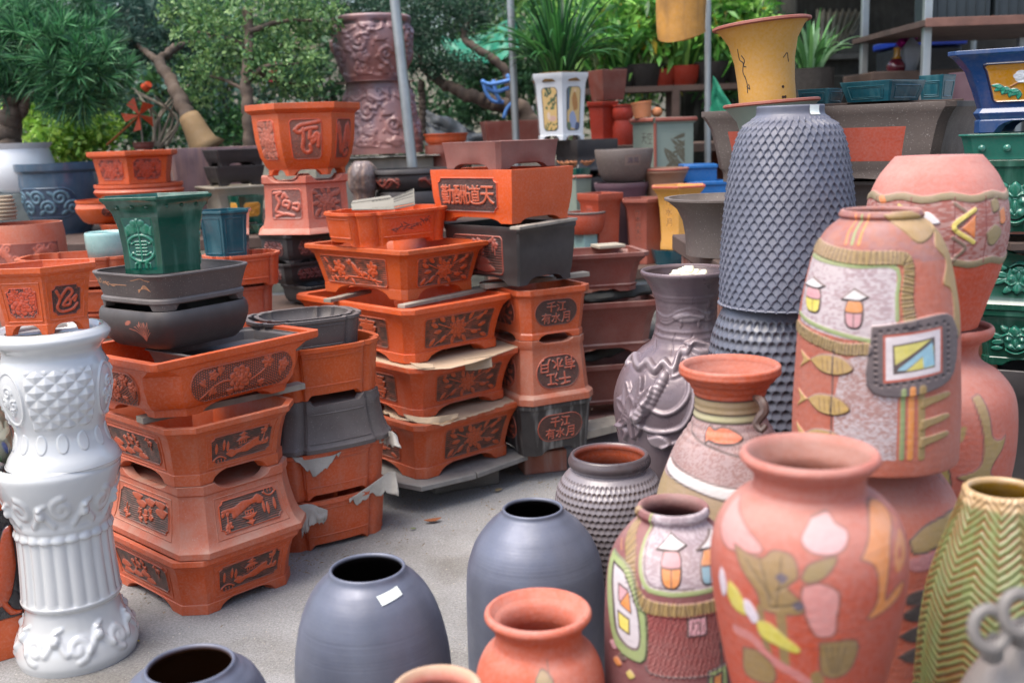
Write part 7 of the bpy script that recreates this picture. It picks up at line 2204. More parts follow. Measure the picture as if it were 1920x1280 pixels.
# ---- right back: flared pots, trough, blue and green glazed stack
gf = P_('grey_flared_pot', 'large grey brown flared pot behind the lotus vase', 'round', 1372, 250, 376, 490, 3.4, 0, M['greybrown'], ZR + 0.001, VFLARE)
sg = P_('sage_flared_pot', 'sage green flared pot with pink rim holding the tall yellow pot', 'round', 1455, 172, 188, 345, 3.45, 0, M['sage'], gf.zt - 0.02, [(0.5, 0), (0.52, 0.2), (0.6, 0.55), (0.75, 0.82), (0.96, 0.95), (1.0, 0.97), (1, 1)], tilt=-3)
rimring(sg, RT, 0.006)
yl = P_('yellow_flared_pot', 'tall yellow trumpet-shaped pot with dusky pink rim, leaning slightly', 'round', 1441, 176, 34, 186, 3.45, 0, M['yellow'], sg.zt - 0.02, [(0.6, 0), (0.6, 0.08), (0.6, 0.3), (0.63, 0.55), (0.72, 0.78), (0.88, 0.93), (0.98, 0.98), (1.0, 0.985), (1, 1)], tilt=-5, inner=0.04)
rimring(yl, RT, 0.0065)
for i, (s_, z_) in enumerate(((4.34, 0.1), (4.40, 0.1), (4.36, 0.22))):
    q = Vector(surf(yl, np.array([s_]), np.array([z_]))[0])
    nrm = Vector((q.x, q.y, 0)).normalized()
    MB().tube([q - nrm * 0.003, q + nrm * 0.0012], 0.0045, 10).make('drain_hole', mat('hole_dark', lin('#3a2418'), 0.9, 0), yl.root)
def slip_lines(p, lines, wd, colr, name='brush_marks'):
    for L in lines:
        pts = smooth_curve(L, 24)
        P3 = surf(p, pts[:, 0], pts[:, 1])
        MB().tube([Vector(q) for q in P3], wd, 6).make(name, colr, p.root)
inkm = mat('brush_ink', lin('#2c2622'), 0.6, 0)
slip_lines(yl, [[(3.44, 0.72), (3.42, 0.6), (3.5, 0.55), (3.46, 0.45), (3.52, 0.36)], [(3.5, 0.64), (3.55, 0.58), (3.5, 0.52), (3.57, 0.5)], [(3.5, 0.4), (3.54, 0.3), (3.53, 0.2)], [(3.52, 0.28), (3.6, 0.24), (3.58, 0.3)], [(4.4, 0.55), (4.5, 0.6), (4.55, 0.5)]], 0.0016, inkm)
tr2 = tray('lower dark tray under the big grey trough', 1600, 330, 0, 0, 3.62, ZR + 0.001, M['black'], name='dark_tray', rel=-24, ar=0.5, ztop=ZR + 0.1, group='dark trays under the big trough')
tr1 = tray('upper dark tray under the big grey trough', 1600, 340, 0, 0, 3.62, ZR + 0.102, M['grey'], name='dark_tray', rel=-24, ar=0.5, ztop=W(1640, 341, 3.4).z, group='dark trays under the big trough')
trg = planter('long_trough', 'long grey brown trough with brick red insets behind the scaled vase', 'trough', 'rect', 1578, 520, 197, 338, 3.62, -24, 0.5, 0.06, [(0.84, 0), (0.84, 0.1), (0.85, 0.16), (0.87, 0.2), (0.9, 0.5), (0.935, 0.75), (0.975, 0.88), (1.0, 0.93), (1.0, 1.0)], M['greybrown'], z0=tr1.zt + 0.001, bevel=0.012, inner=0.05, foot=0.05)
panel(trg, 0.05, 0.9, 0.24, 0.74, mo_plain, 'plainbox', '#98402a', '#98402a', '#98402a', 0.002, n=30, frame=0, name='red_inset')
GT = 'small dark teal trays on the long trough'
pb = plank('thin board laid across the trough under the dark teal trays', (W(1500, 200, 3.55).x, 3.62, trg.zt + 0.001), (W(1790, 180, 3.55).x, 3.52, trg.zt + 0.001), 0.16, 0.008, M['darkwood'], 'thin_board')
for (cx, w_, yt, yb, rel, ar, lb, Y) in ((1540, 88, 166, 200, -30, 1.0, 'small dark teal tray at the left, partly behind the sage pot', 3.6), (1655, 154, 150, 196, -34, 1.1, 'middle dark teal tray, the largest of the three on the trough', 3.5), (1757, 66, 140, 185, -30, 1.0, 'right dark teal tray on the long trough', 3.62)):
    t_ = planter('teal_tray', lb, 'tray', 'rect', cx, w_, yt, yb, Y, rel, ar, 0.06, PLAINBOX, M['teal'], z0=trg.zt + 0.0095, group=GT, footed=False, inner=0.06)
    frame_line(t_, 0.12, 0.88, 0.15, 0.75, 0.0018, M['teal'])
    frame_line(t_, 0.17, 0.83, 0.22, 0.68, 0.0014, M['teal'])
    frame_line(t_, 2.12, 2.88, 0.15, 0.75, 0.0018, M['teal'])
GG = 'green glazed planters with lion masks'
YG = 3.05
kp = planter('black_planter', 'tall black lacquered planter with olive marks under the green glazed stack', 'planter', 'rect', 1948, 250, 0, 0, YG, -6, 0.9, 0.16, TALL, M['black'], z0=0.0, ztop=W(1920, 702, YG - 0.18).z)
g4 = planter('lion_planter', 'green glazed planter with upright lion mask, lowest of the green stack', 'planter', 'rect', 1955, 246, 590, 700, YG, -8, 0.9, 0.16, FLARE, M['green'], z0=kp.zt + 0.002, group=GG, foot=0.12)
g3_ = planter('lion_planter', 'green glazed planter turned upside down with inverted lion mask', 'planter', 'rect', 1955, 246, 470, 590, YG, -8, 0.9, 0.16, FLARE, M['green'], z0=g4.zt + 0.002, group=GG, flip=True, foot=0.1)
bdw = plank('pale board between the green planters', (g3_.x - 0.16, YG - 0.1, g3_.zt + 0.001), (g3_.x + 0.2, YG - 0.1, g3_.zt + 0.001), 0.06, 0.02, M['darkwood'], 'wooden_board')
bdw2 = plank('second pale board between the green planters, further back', (g3_.x - 0.16, YG + 0.08, g3_.zt + 0.001), (g3_.x + 0.2, YG + 0.08, g3_.zt + 0.001), 0.06, 0.02, M['darkwood'], 'wooden_board')
g2 = planter('lion_planter', 'green glazed planter with lion mask just above the pale board', 'planter', 'rect', 1950, 262, 300, 428, YG, -8, 0.9, 0.1, STRAIGHT, M['green'], z0=g3_.zt + 0.023, group=GG, foot=0.12)
g1 = planter('studded_tray', 'pale green glazed tray with studs under the cobalt pot', 'tray', 'rect', 1945, 272, 249, 292, YG, -8, 0.9, 0.16, STRAIGHT, mat('pale_green_glaze', lin('#2c6a5b'), 0.14, 0.15, coat=0.5), z0=g2.zt + 0.001, footed=False)
for q, e in ((g2, 0), (g4, 0), (g3_, 4)):
    panel(q, e + 0.12, e + 0.72, 0.12, 0.82, mo_lion, 'none', '#2f7f68', '#0f3f34', '#1d6550', 0.022, n=110, frame=0, m=M['green_attr'], name='lion_mask') if False else None
def lion(p, e, s0, s1):
    """moulded mask standing out of the wall"""
    n, k = 130, 100
    u, v = np.meshgrid(np.linspace(0, 1, n), np.linspace(0, 1, k))
    ar = 1.3
    c = Cv(u * ar, v)
    mo_lion(c, ar)
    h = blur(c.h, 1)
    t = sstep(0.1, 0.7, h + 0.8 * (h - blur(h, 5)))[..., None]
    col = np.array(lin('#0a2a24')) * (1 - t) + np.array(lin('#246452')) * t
    hh = np.where(h < 0.03, -0.3, h)
    if p.flip:
        s0, s1 = 1 - s1, 1 - s0
    S, Z = e + s0 + (s1 - s0) * u, 0.14 + 0.64 * v
    ee = 1e-3
    Pt = surf(p, S, Z)
    nn = np.cross(surf(p, S + ee, Z) - surf(p, S - ee, Z), surf(p, S, Z + ee) - surf(p, S, Z - ee))
    nn /= np.linalg.norm(nn, axis=-1, keepdims=True)
    Pt = Pt + nn * (hh * 0.012)[..., None]
    return mesh_obj('lion_mask', Pt.reshape(-1, 3), grid_faces(k, n, False), M['green_attr'], p.root, True, 0, col.reshape(-1, 3))
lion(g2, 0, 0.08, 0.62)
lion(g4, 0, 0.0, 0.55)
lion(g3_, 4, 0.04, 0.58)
for k in (0.08, 0.3, 0.52, 0.74, 0.92):
    q = Vector(surf(g1, np.array([k]), np.array([0.45]))[0])
    MB().tube([q + Vector((0, 0.004, 0)), q - Vector((0, 0.004, 0)), q - Vector((0, 0.009, 0))], [0.011, 0.010, 0.004], 12).make('stud', mat('pale_green_glaze'), g1.root)
bl = planter('cobalt_pot', 'cobalt blue glazed flared pot with yellow panel, white flower and green leaves', 'pot', 'rect', 1948, 318, 84, 240, YG, -10, 0.8, 0.12, [(0.68, 0), (0.68, 0.12), (0.66, 0.16), (0.70, 0.24), (0.66, 0.3), (0.72, 0.5), (0.81, 0.75), (0.95, 0.92), (1.0, 0.95), (1, 1)], M['cobalt'], z0=g1.zt + 0.002, foot=0.14, bevel=0.008)
def mo_wf(p, s0, s1, z0, z1):
    n, k = 150, 110
    ar = 1.5
    u, v = np.meshgrid(np.linspace(0, 1, n), np.linspace(0, 1, k))
    c = Cv(u * ar, v, '#b5802c')
    c.line(smooth_curve([(0.4, 0.4), (0.6, 0.5), (0.9, 0.42), (1.2, 0.5)], 16), 0.03, col='#7c4a2c', add=0.4)
    for x, y in ((0.4, 0.35), (0.28, 0.42), (0.55, 0.3), (1.0, 0.3), (1.15, 0.6)):
        for a in (-0.6, 0.1, 0.9):
            L = smooth_curve([(x, y), (x + 0.1 * math.cos(a + .5 + 3.6), y + 0.1 * math.sin(a + .5 + 3.6)), (x + 0.2 * math.cos(a + 3.6), y + 0.2 * math.sin(a + 3.6)), (x + 0.1 * math.cos(a - .5 + 3.6), y + 0.1 * math.sin(a - .5 + 3.6)), (x, y)], 16)
            c.fill(L, col='#2f9478', add=0.5, edge='#1a5a4c', ew=0.012)
    for x, y, r in ((0.62, 0.62, 0.15), (1.1, 0.72, 0.14)):
        for i in range(6):
            c.fill(polyc(x + 0.5 * r * math.cos(i), y + 0.5 * r * math.sin(i), r * 0.6, r * 0.5, 12), col='#d0d4d8', add=0.15)
    sd = shape_mask('round', u * ar, v, ar)
    ed = sstep(-0.045, -0.03, sd)[..., None]
    c.c = c.c * (1 - ed) + np.array(lin('#1c1c38')) * ed
    hh = np.clip(c.h, 0, 0.8) + 0.15 + 0.7 * np.exp(-((sd + 0.02) / 0.02) ** 2)
    hh = np.where(sd > 0.01, -0.6, hh)
    S, Z = s0 + (s1 - s0) * u, z0 + (z1 - z0) * v
    e = 1e-3
    Pt = surf(p, S, Z)
    nn = np.cross(surf(p, S + e, Z) - surf(p, S - e, Z), surf(p, S, Z + e) - surf(p, S, Z - e))
    nn /= np.linalg.norm(nn, axis=-1, keepdims=True)
    Pt = Pt + nn * (blur(hh) * 0.006)[..., None]
    mesh_obj('flower_panel', Pt.reshape(-1, 3), grid_faces(k, n, False), M['green_attr'], p.root, True, 0, c.c.reshape(-1, 3))
mo_wf(bl, 0.1, 0.9, 0.34, 0.86)
# brown tray stack far right behind, and dark ceramic at the left edge
bench('bench under the brown pots behind the teal trays', 1700, 1990, 5.0, 5.8, 1.2)
n2 = P_('brown_pot', 'lower brown pot behind the teal trays near the cobalt pot', 'rect', 1800, 90, 190, 240, 5.3, 20, M['redbrown'], 1.201)
P_('brown_pot', 'upper mauve brown pot with faint script near the cobalt pot', 'round', 1826, 90, 134, 180, 5.3, 0, mat('purple_clay'), n2.zt + 0.001)
dj = planter('dragon_jardiniere', 'orange jardiniere with glossy black dragon panel behind the white pedestal', 'jardiniere', 'rect', -52, 215, 918, 1216, 3.05, 12, 0.8, 0.05, [(0.96, 0), (0.96, 0.1), (0.9, 0.16), (0.88, 0.2), (0.88, 0.82), (0.96, 0.9), (1, 0.94), (1, 1)], OG, z0=0.001, footed=False, bevel=0.006)
panel(dj, 0.06, 0.97, 0.2, 0.84, mo_dragon, 'plainbox', '#a8431f', '#14131c', '#14131c', 0.014, n=150, frame=0, name='dragon_panel', seed=11, m=mat('glossy_relief', None, 0.2, 0.05, attr=True, coat=0.5, bump=0.05))
def p_bj(cv):
    for s_ in range(60):
        rs = random.Random(s_)
        cv.fill(polyc(rs.uniform(-1, 1) * 3.1 * cv.Rm, rs.uniform(0.1, 0.9) * cv.H, rs.uniform(0.01, 0.03), rs.uniform(0.008, 0.02), 10, rs.uniform(0, 3)), col=rs.choice(('#1f2f6a', '#8d9c86', '#2a3f80', '#4c6a4a', '#c0bca8')), add=0.002)
vase('painted_jar', 'blue and green painted jar standing on the dragon jardiniere at the left edge', 'jar', -48, 3.05, [(905, 50), (880, 58), (830, 66), (790, 62), (770, 52)], [(0.8, 0)], M['white_attr'], z0=dj.zt + 0.001, NT=160, NZ=100, paint=p_bj, col='#77796a')
# ------------------------------------------------------------------ plants
M['leaf'] = mat('leaf', None, 0.45, 0.12, bump=0, attr=True, translucent=0.3)
M['needle'] = mat('needle_leaf', None, 0.5, 0.1, bump=0, attr=True, translucent=0.2)
def leaf_mesh(name, C, D, L, Wd, parent, cols, fold=0.25, m=None, rng=None, droop=0.0, four=False):
    """C base points, D directions (n x 3), L lengths, Wd widths; each leaf is a folded blade of four faces' worth of verts"""
    rng = rng or np.random.default_rng(1)
    n = len(C)
    D = D / np.linalg.norm(D, axis=1, keepdims=True)
    rnd = rng.normal(size=(n, 3))
    S = np.cross(D, rnd)
    S /= np.linalg.norm(S, axis=1, keepdims=True) + 1e-9
    N = np.cross(D, S)
    L = np.broadcast_to(L, (n,))[:, None]
    Wd = np.broadcast_to(Wd, (n,))[:, None]
    dz = np.array([0, 0, -1.0])
    a = C
    tip = C + D * L + dz * L * droop
    mid = C + D * L * 0.5 + dz * L * droop * 0.3
    l = mid + S * Wd / 2 + N * Wd * fold
    r = mid - S * Wd / 2 + N * Wd * fold
    V = np.stack([a, r, tip, l, mid], 1).reshape(-1, 3)
    b = np.arange(n)[:, None] * 5
    F = np.concatenate([b + np.array([[0, 1, 2, 4]]), b + np.array([[0, 4, 2, 3]])], 0)
    col = np.repeat(cols, 5, axis=0)
    return mesh_obj(name, V, F, m or M['leaf'], parent, True, 0, col)
def pick(rng, n, cs, wts=None, jitter=0.15):
    cs = np.array([lin(c) for c in cs])
    k = rng.choice(len(cs), n, p=wts)
    return 1.25 * cs[k] * (1 + rng.uniform(-jitter, jitter, (n, 1)))
def crown_tips(rng, pads, n):
    """points spread through ellipsoidal pads (centre, radii), denser towards the skin, uneven"""
    out = []
    vol = np.array([p[1][0] * p[1][2] for p in pads])
    k = rng.choice(len(pads), n, p=vol / vol.sum())
    for i in range(n):
        c, r = pads[k[i]]
        d = rng.normal(size=3)
        d /= np.linalg.norm(d)
        q = rng.uniform(0.35, 1.0) ** 0.5 * (0.8 + 0.35 * float(vnoise(np.array(d[0] * 3 + k[i]), np.array(d[2] * 3), 5)))
        out.append((np.array(c) + d * q * np.array(r), d))
    return np.array([o[0] for o in out]), np.array([o[1] for o in out])
def needles(parent, pads, n, m, L, Wd, cs, seed, name='crown', flat=0.5):
    rng = np.random.default_rng(seed)
    T, Dn = crown_tips(rng, pads, n)
    C = np.repeat(T, m, 0)
    base = np.repeat(Dn, m, 0)
    D = base * 0.6 + np.array([0, 0, 0.35]) + rng.normal(size=C.shape) * 0.62
    cols = pick(rng, len(C), cs) * np.repeat(rng.uniform(0.7, 1.25, (n, 1)), m, 0)
    return leaf_mesh(name, C, D, L * rng.uniform(0.7, 1.2, len(C)), Wd, parent, cols, 0.1, M['needle'], rng, droop=0.15)
def leaves(parent, pads, n, m, L, Wd, cs, seed, name='crown', spread=0.05, droop=0.1, wts=None):
    rng = np.random.default_rng(seed)
    T, Dn = crown_tips(rng, pads, n)
    C = np.repeat(T, m, 0) + rng.normal(size=(n * m, 3)) * spread
    D = np.repeat(Dn, m, 0) * 0.4 + rng.normal(size=C.shape) * 0.7 + np.array([0, 0, 0.25])
    cols = pick(rng, len(C), cs, wts) * np.repeat(rng.uniform(0.75, 1.25, (n, 1)), m, 0)
    return leaf_mesh(name, C, D, L * rng.uniform(0.6, 1.2, len(C)), Wd * rng.uniform(0.7, 1.2, len(C)), parent, cols, 0.2, M['leaf'], rng, droop=droop)
def gnarl(pts, r0, r1, seed=1, n=24):
    P = smooth_curve(pts, n)
    rs = np.random.default_rng(seed)
    P = P + rs.normal(size=P.shape) * r0 * 0.05
    rad = [0.6 * (r0 + (r1 - r0) * i / (n - 1)) * (1 + 0.07 * math.sin(i * 1.3 + seed)) for i in range(n)]
    return P, rad
def tree(name, label, cat, base, trunks, fol, group=None, bark=None):
    root = tagp(empty(name, tuple(base)), label, cat, group)
    inv = Matrix.Translation(-Vector(base))
    mb = MB()
    for i, (pts, r0, r1) in enumerate(trunks):
        P, rad = gnarl(pts, r0, r1, i + 3, 44)
        tv, tf = tube(P, rad, 18)
        tv = np.array([tuple(q) for q in tv])
        cen = np.repeat(np.array(P), 18, 0)
        tv = cen + (tv - cen) * (0.78 + 0.5 * fbm(tv[:, 0] * 22 + tv[:, 1] * 17, tv[:, 2] * 9 + tv[:, 1] * 7, 3))[:, None]
        mb.add(tv, tf)
    t = mb.make('trunk', bark or M['bark'], root, True, 0)
    t.matrix_parent_inverse = inv
    for f in fol:
        o = f(root)
        o.matrix_parent_inverse = inv
    return root
def Wt(px, py, Y):
    return tuple(W(px, py, Y))
def pad(px, py, Y, rx, rz, ry=None):
    c = W(px, py, Y)
    k = depth(c) / FPX
    return (tuple(c), (rx * k, (ry or rx * 0.8) * k, rz * k))
NG = ['#234a34', '#2f5a3c', '#3f7044', '#1b3a2e']
# needle tree at the left
pads1 = [pad(95, 105, 6.3, 120, 80), pad(160, 130, 6.15, 80, 60), pad(30, 70, 6.4, 90, 70), pad(100, 50, 6.6, 110, 40), pad(40, 150, 6.4, 60, 50), pad(150, 185, 6.2, 60, 28), pad(40, 5, 6.7, 120, 40)]
tree('needle_tree', 'deep green needle-leaved bonsai with a thick trunk in the white scalloped bowl', 'tree', (wb.x, wb.Y, wb.z0 + 0.05),
     [([(wb.x - 0.1, wb.Y, wb.z0 + 0.06), Wt(20, 240, 6.35), Wt(25, 200, 6.35), Wt(10, 150, 6.4), Wt(60, 90, 6.4)], 0.14, 0.05), ([Wt(40, 215, 6.35), Wt(60, 175, 6.3), Wt(110, 150, 6.25)], 0.05, 0.02), ([Wt(15, 150, 6.4), Wt(-20, 90, 6.4), Wt(0, 30, 6.5)], 0.05, 0.02)],
     [lambda r: needles(r, pads1, 400, 34, 0.13, 0.0085, ['#2c5a3a', '#3d7446', '#54875a', '#1f4632'], 1)])
# dark slanting tree with flat pads
pads2 = [pad(250, 40, 7.4, 110, 38), pad(280, 85, 7.3, 75, 26), pad(220, 80, 7.2, 50, 28), pad(330, 100, 7.4, 50, 24), pad(390, 75, 7.6, 60, 28), pad(285, 10, 7.6, 120, 26), pad(200, 20, 7.5, 60, 40)]
tree('needle_tree', 'grey green needle tree with slanting trunk and bare sandy base in the mauve trough', 'tree', Wt(385, 272, 6.4),
     [([Wt(378, 285, 6.4), Wt(362, 245, 6.4), Wt(345, 200, 6.5), Wt(320, 150, 6.7), Wt(300, 115, 6.9), Wt(330, 88, 7.1)], 0.085, 0.04), ([Wt(305, 120, 6.9), Wt(270, 95, 7.1), Wt(230, 60, 7.3)], 0.04, 0.02), ([Wt(325, 92, 7.1), Wt(355, 80, 7.3), Wt(400, 70, 7.5)], 0.035, 0.015)],
     [lambda r: needles(r, pads2, 420, 26, 0.085, 0.007, ['#2a4a40', '#3c5e50', '#4f7263', '#203a34'], 2),
      lambda r: MB().tube([Wt(390, 282, 6.38), Wt(380, 268, 6.38), Wt(369, 247, 6.38), Wt(360, 229, 6.40), Wt(354, 218, 6.41)], [0.115, 0.085, 0.072, 0.066, 0.06], 18).make('peeled_base', mat('peeled_wood', lin('#7a6444'), 0.8, 0.15, bump=0.6, scale=12), r, True, 0)])
# leafy bonsai with straight trunk
pads3 = [pad(470, 20, 6.8, 130, 30), pad(400, 60, 6.7, 70, 26), pad(540, 60, 6.8, 70, 30), pad(400, 130, 6.6, 60, 28), pad(545, 110, 6.7, 80, 26), pad(560, 160, 6.7, 60, 22), pad(440, 95, 6.6, 60, 24), pad(350, 20, 6.9, 60, 26), pad(380, 175, 6.7, 40, 20), pad(500, 130, 6.5, 40, 22), pad(600, 30, 6.9, 50, 30)]
GLF = ['#466a3c', '#547a48', '#688a54', '#34583a', '#7c9a5c']
tree('leafy_tree', 'small-leaved green tree with upright cracked trunk behind the large hexagonal pot', 'tree', Wt(466, 285, 6.45),
     [([Wt(466, 290, 6.45), Wt(466, 220, 6.45), Wt(462, 150, 6.5), Wt(468, 80, 6.6), Wt(462, 20, 6.7)], 0.06, 0.045), ([Wt(464, 150, 6.5), Wt(500, 125, 6.5), Wt(560, 120, 6.6)], 0.03, 0.012), ([Wt(466, 90, 6.6), Wt(420, 70, 6.6), Wt(370, 60, 6.7)], 0.03, 0.01), ([Wt(466, 130, 6.5), Wt(520, 150, 6.6), Wt(590, 165, 6.7)], 0.024, 0.01), ([Wt(466, 60, 6.6), Wt(530, 40, 6.7), Wt(600, 40, 6.8)], 0.03, 0.01), ([Wt(460, 170, 6.5), Wt(420, 150, 6.55), Wt(380, 140, 6.6)], 0.02, 0.01)],
     [lambda r: leaves(r, pads3, 520, 14, 0.04, 0.02, GLF, 3, spread=0.03)])
# centre juniper with thick lying trunk
pads4 = [pad(800, 30, 7.8, 110, 55), pad(720, 10, 8.2, 100, 40), pad(880, 20, 7.8, 70, 34), pad(790, 110, 7.7, 60, 32), pad(850, 120, 7.6, 60, 22), pad(640, 10, 8.2, 70, 26), pad(760, 70, 8.0, 50, 40)]
tree('juniper_tree', 'dark juniper with thick lying trunk bound with blue ribbon behind the poles', 'tree', Wt(985, 225, 7.6),
     [([Wt(1000, 245, 7.6), Wt(975, 205, 7.6), Wt(930, 195, 7.6), Wt(870, 175, 7.6), Wt(815, 148, 7.7)], 0.11, 0.05), ([Wt(960, 190, 7.6), Wt(945, 130, 7.6), Wt(900, 95, 7.6), Wt(870, 70, 7.7), Wt(885, 30, 7.8)], 0.06, 0.03), ([Wt(820, 150, 7.7), Wt(790, 120, 7.8), Wt(780, 60, 7.8)], 0.05, 0.02), ([Wt(790, 250, 7.7), Wt(792, 200, 7.7), Wt(790, 150, 7.7)], 0.05, 0.035)],
     [lambda r: leaves(r, pads4, 900, 16, 0.04, 0.012, ['#24402f', '#2f4f3a', '#3d6048', '#1c3328'], 4, spread=0.025)])
jp = planter('brown_pot', 'low brown trough at the foot of the juniper between the two poles', 'pot', 'rect', 965, 130, 226, 262, 7.5, 10, 0.5, 0.05, PLAINBOX, M['redbrown'], z0=ZB + 0.3)
jb = MB().box((0, 0, 0), (0.6, 0.4, 0.298)).make('concrete_plinth', mat('pale_concrete'), None, True, 30, 0.01)
jb.location = (jp.x, 7.5, ZB + 0.1505)
tagp(jb, 'rough plinth under the brown juniper trough, behind the stacks', 'plinth')
# blue ribbon
rb = MB()
for i, pts in enumerate(([(905, 150), (912, 175), (925, 190), (945, 192)], [(925, 150), (930, 175), (938, 190)], [(950, 140), (962, 160), (965, 185), (950, 205), (945, 222)], [(912, 165), (930, 172), (955, 165)], [(902, 152), (920, 158), (960, 150)])):
    rb.tube([Wt(a, b, 7.42 - 0.02 * i) for a, b in smooth_curve(pts, 14)], 0.014, 6)
tagp(rb.make('blue_ribbon', mat('blue_ribbon_cloth', lin('#4a78b8'), 0.6, 0.1, bump=0.1), None, True, 0), 'blue ribbon tied round the juniper trunk beside the second pole', 'ribbon')
# bright shrubs
def shrub(name, label, pads, n, m, L, Wd, cs, seed, base, **k):
    return tree(name, label, 'shrub', base, [([base, tuple(np.array(pads[0][0]))], 0.03, 0.012)], [lambda r: leaves(r, pads, n, m, L, Wd, cs, seed, 'foliage', **k)])
YG_ = ['#6f9a34', '#88b044', '#4d7a30', '#a3c458']
shrub('leafy_shrub', 'bright yellow green shrub under the needle tree at the left', [pad(80, 215, 7.2, 50, 35), pad(150, 250, 7.0, 60, 34), pad(70, 200, 7.3, 30, 25), pad(110, 275, 7.0, 70, 20)], 260, 12, 0.06, 0.032, YG_, 11, Wt(110, 330, 7.1))
shrub('leafy_shrub', 'low dark shrub in the middle distance behind the black slate trays', [pad(420, 225, 7.6, 60, 24), pad(260, 240, 7.6, 50, 30), pad(400, 260, 7.4, 60, 10)], 170, 12, 0.05, 0.026, ['#2f5a34', '#47743c', '#264a30'], 12, Wt(400, 300, 7.5))
# windmill like orange flower and bare twigs
tw = MB()
rs = random.Random(9)
for i in range(9):
    a = Wt(300 + rs.uniform(-15, 15), 275, 6.9)
    b = Wt(300 + rs.uniform(-30, 40), 220, 6.9)
    c_ = Wt(300 + rs.uniform(-60, 70), rs.uniform(150, 190), 6.9 + rs.uniform(-.2, .2))
    tw.tube(smooth_curve([a, b, c_], 10), [0.011 - 0.0008 * j for j in range(10)], 6)
tagp(tw.make('bare_twig_plant', mat('pale_bark', lin('#8f8678'), 0.9, 0.2, bump=0.3), None, True, 0), 'bare pale twigs left of the slanting trunk', 'plant')
pw = tagp(empty('paper_windmill', Wt(268, 272, 6.7)), 'orange and red paper windmill on a stick behind the small hexagonal pot', 'windmill')
inv = Matrix.Translation(-pw.location)
o = MB().tube([Wt(268, 272, 6.7), Wt(262, 215, 6.7)], 0.006, 6).make('stick', M['wood'], pw)
o.matrix_parent_inverse = inv
for k in range(5):
    a = k * 1.257 + 0.5
    c0 = Vector(Wt(262, 216, 6.66))
    r = 0.11
    p1 = c0 + Vector((r * math.cos(a), -0.01, r * math.sin(a)))
    p2 = c0 + Vector((r * 0.8 * math.cos(a + 0.6), -0.04, r * 0.8 * math.sin(a + 0.6)))
    o = MB().add([c0, p1, p2, c0 + Vector((0, -0.02, 0))], [(0, 1, 2), (0, 2, 3), (0, 3, 1), (3, 2, 1)]).make('vane', mat('windmill_orange', lin('#c8502a'), 0.5, 0.1, bump=0), pw, False)
    o.matrix_parent_inverse = inv
o = MB().tube([Wt(272, 165, 6.7), Wt(280, 158, 6.68)], [0.03, 0.02], 10).make('flower', mat('windmill_orange'), pw)
o.matrix_parent_inverse = inv
# long orange stick
st = MB().tube([Wt(200, 272, 6.7), Wt(245, 232, 6.7), Wt(262, 216, 6.68)], 0.008, 6).make('bamboo_stick', mat('orange_brown_stick', lin('#a8602f'), 0.6, 0.2), None)
tagp(st, 'orange brown stick leaning up to the paper windmill', 'stick')
mp = P_('small_red_pot', 'tiny dull red pot between the small hexagonal pot and the slanting trunk', 'round', 274, 40, 262, 276, 6.4, 0, M['redbrown'], None, BOWED)
mp.root.location.z = mt.zt + 0.0
mp.root.location.y = 6.35
# strap-leaved grassy plant in the white picture pot
def blades(root, base, n, L, seed, wd=0.016, spread=0.9, cs=('#2f5f2c', '#3f7434', '#568a44', '#244a26'), out=0.09):
    rng = np.random.default_rng(seed)
    V, F, CC = [], [], []
    K = 9
    col = pick(rng, n, cs)
    for i in range(n):
        az = rng.uniform(0, 2 * math.pi)
        lean = rng.uniform(0.05, spread)
        l = L * rng.uniform(0.6, 1.15)
        b = np.array(base) + np.array([math.cos(az), math.sin(az), 0]) * rng.uniform(0, out)
        side = np.array([-math.sin(az), math.cos(az), 0])
        w_ = wd * rng.uniform(0.7, 1.2)
        tw = rng.uniform(-0.6, 0.6)
        side = side * math.cos(tw) + np.array([0, 0, 1]) * math.sin(tw)
        p = b.copy()
        ang = lean * 0.35
        o = len(V)
        for k in range(K):
            t = k / (K - 1)
            ww = w_ * (0.5 + 0.7 * math.sin(min(t * 2.2 + 0.3, 2.6))) * (1 - t ** 4 * 0.95)
            V += [p - side * ww / 2, p + np.array([0, 0, -ww * 0.2]), p + side * ww / 2]
            CC += [col[i]] * 3
            ang += lean * 1.5 / K * (0.5 + t)
            p = p + np.array([math.cos(az) * math.sin(ang), math.sin(az) * math.sin(ang), math.cos(ang)]) * l / K
        for k in range(K - 1):
            a = o + k * 3
            F += [(a, a + 1, a + 4, a + 3), (a + 1, a + 2, a + 5, a + 4)]
    return mesh_obj('leaves', np.array(V), F, M['leaf'], root, True, 0, np.array(CC))
gp = tagp(empty('grassy_plant', (wh.x, wh.Y, wh.zt)), 'long strap-leaved orchid-like plant growing in the white picture pot', 'plant')
blades(gp, (0, 0, -0.03), 210, 0.7, 5, 0.017, 1.5, ('#24502a', '#2f6430', '#447a3c', '#1c4022'))
MB().tube([(0, 0, -0.05), (0, 0, 0.0), (0, 0, 0.012)], [wh.A * 0.85, wh.A * 0.85, wh.A * 0.5], 20).make('soil', mat('bark_chips', lin('#8a6a40'), 0.9, 0.4, bump=1.0, scale=60), gp, True, 0)
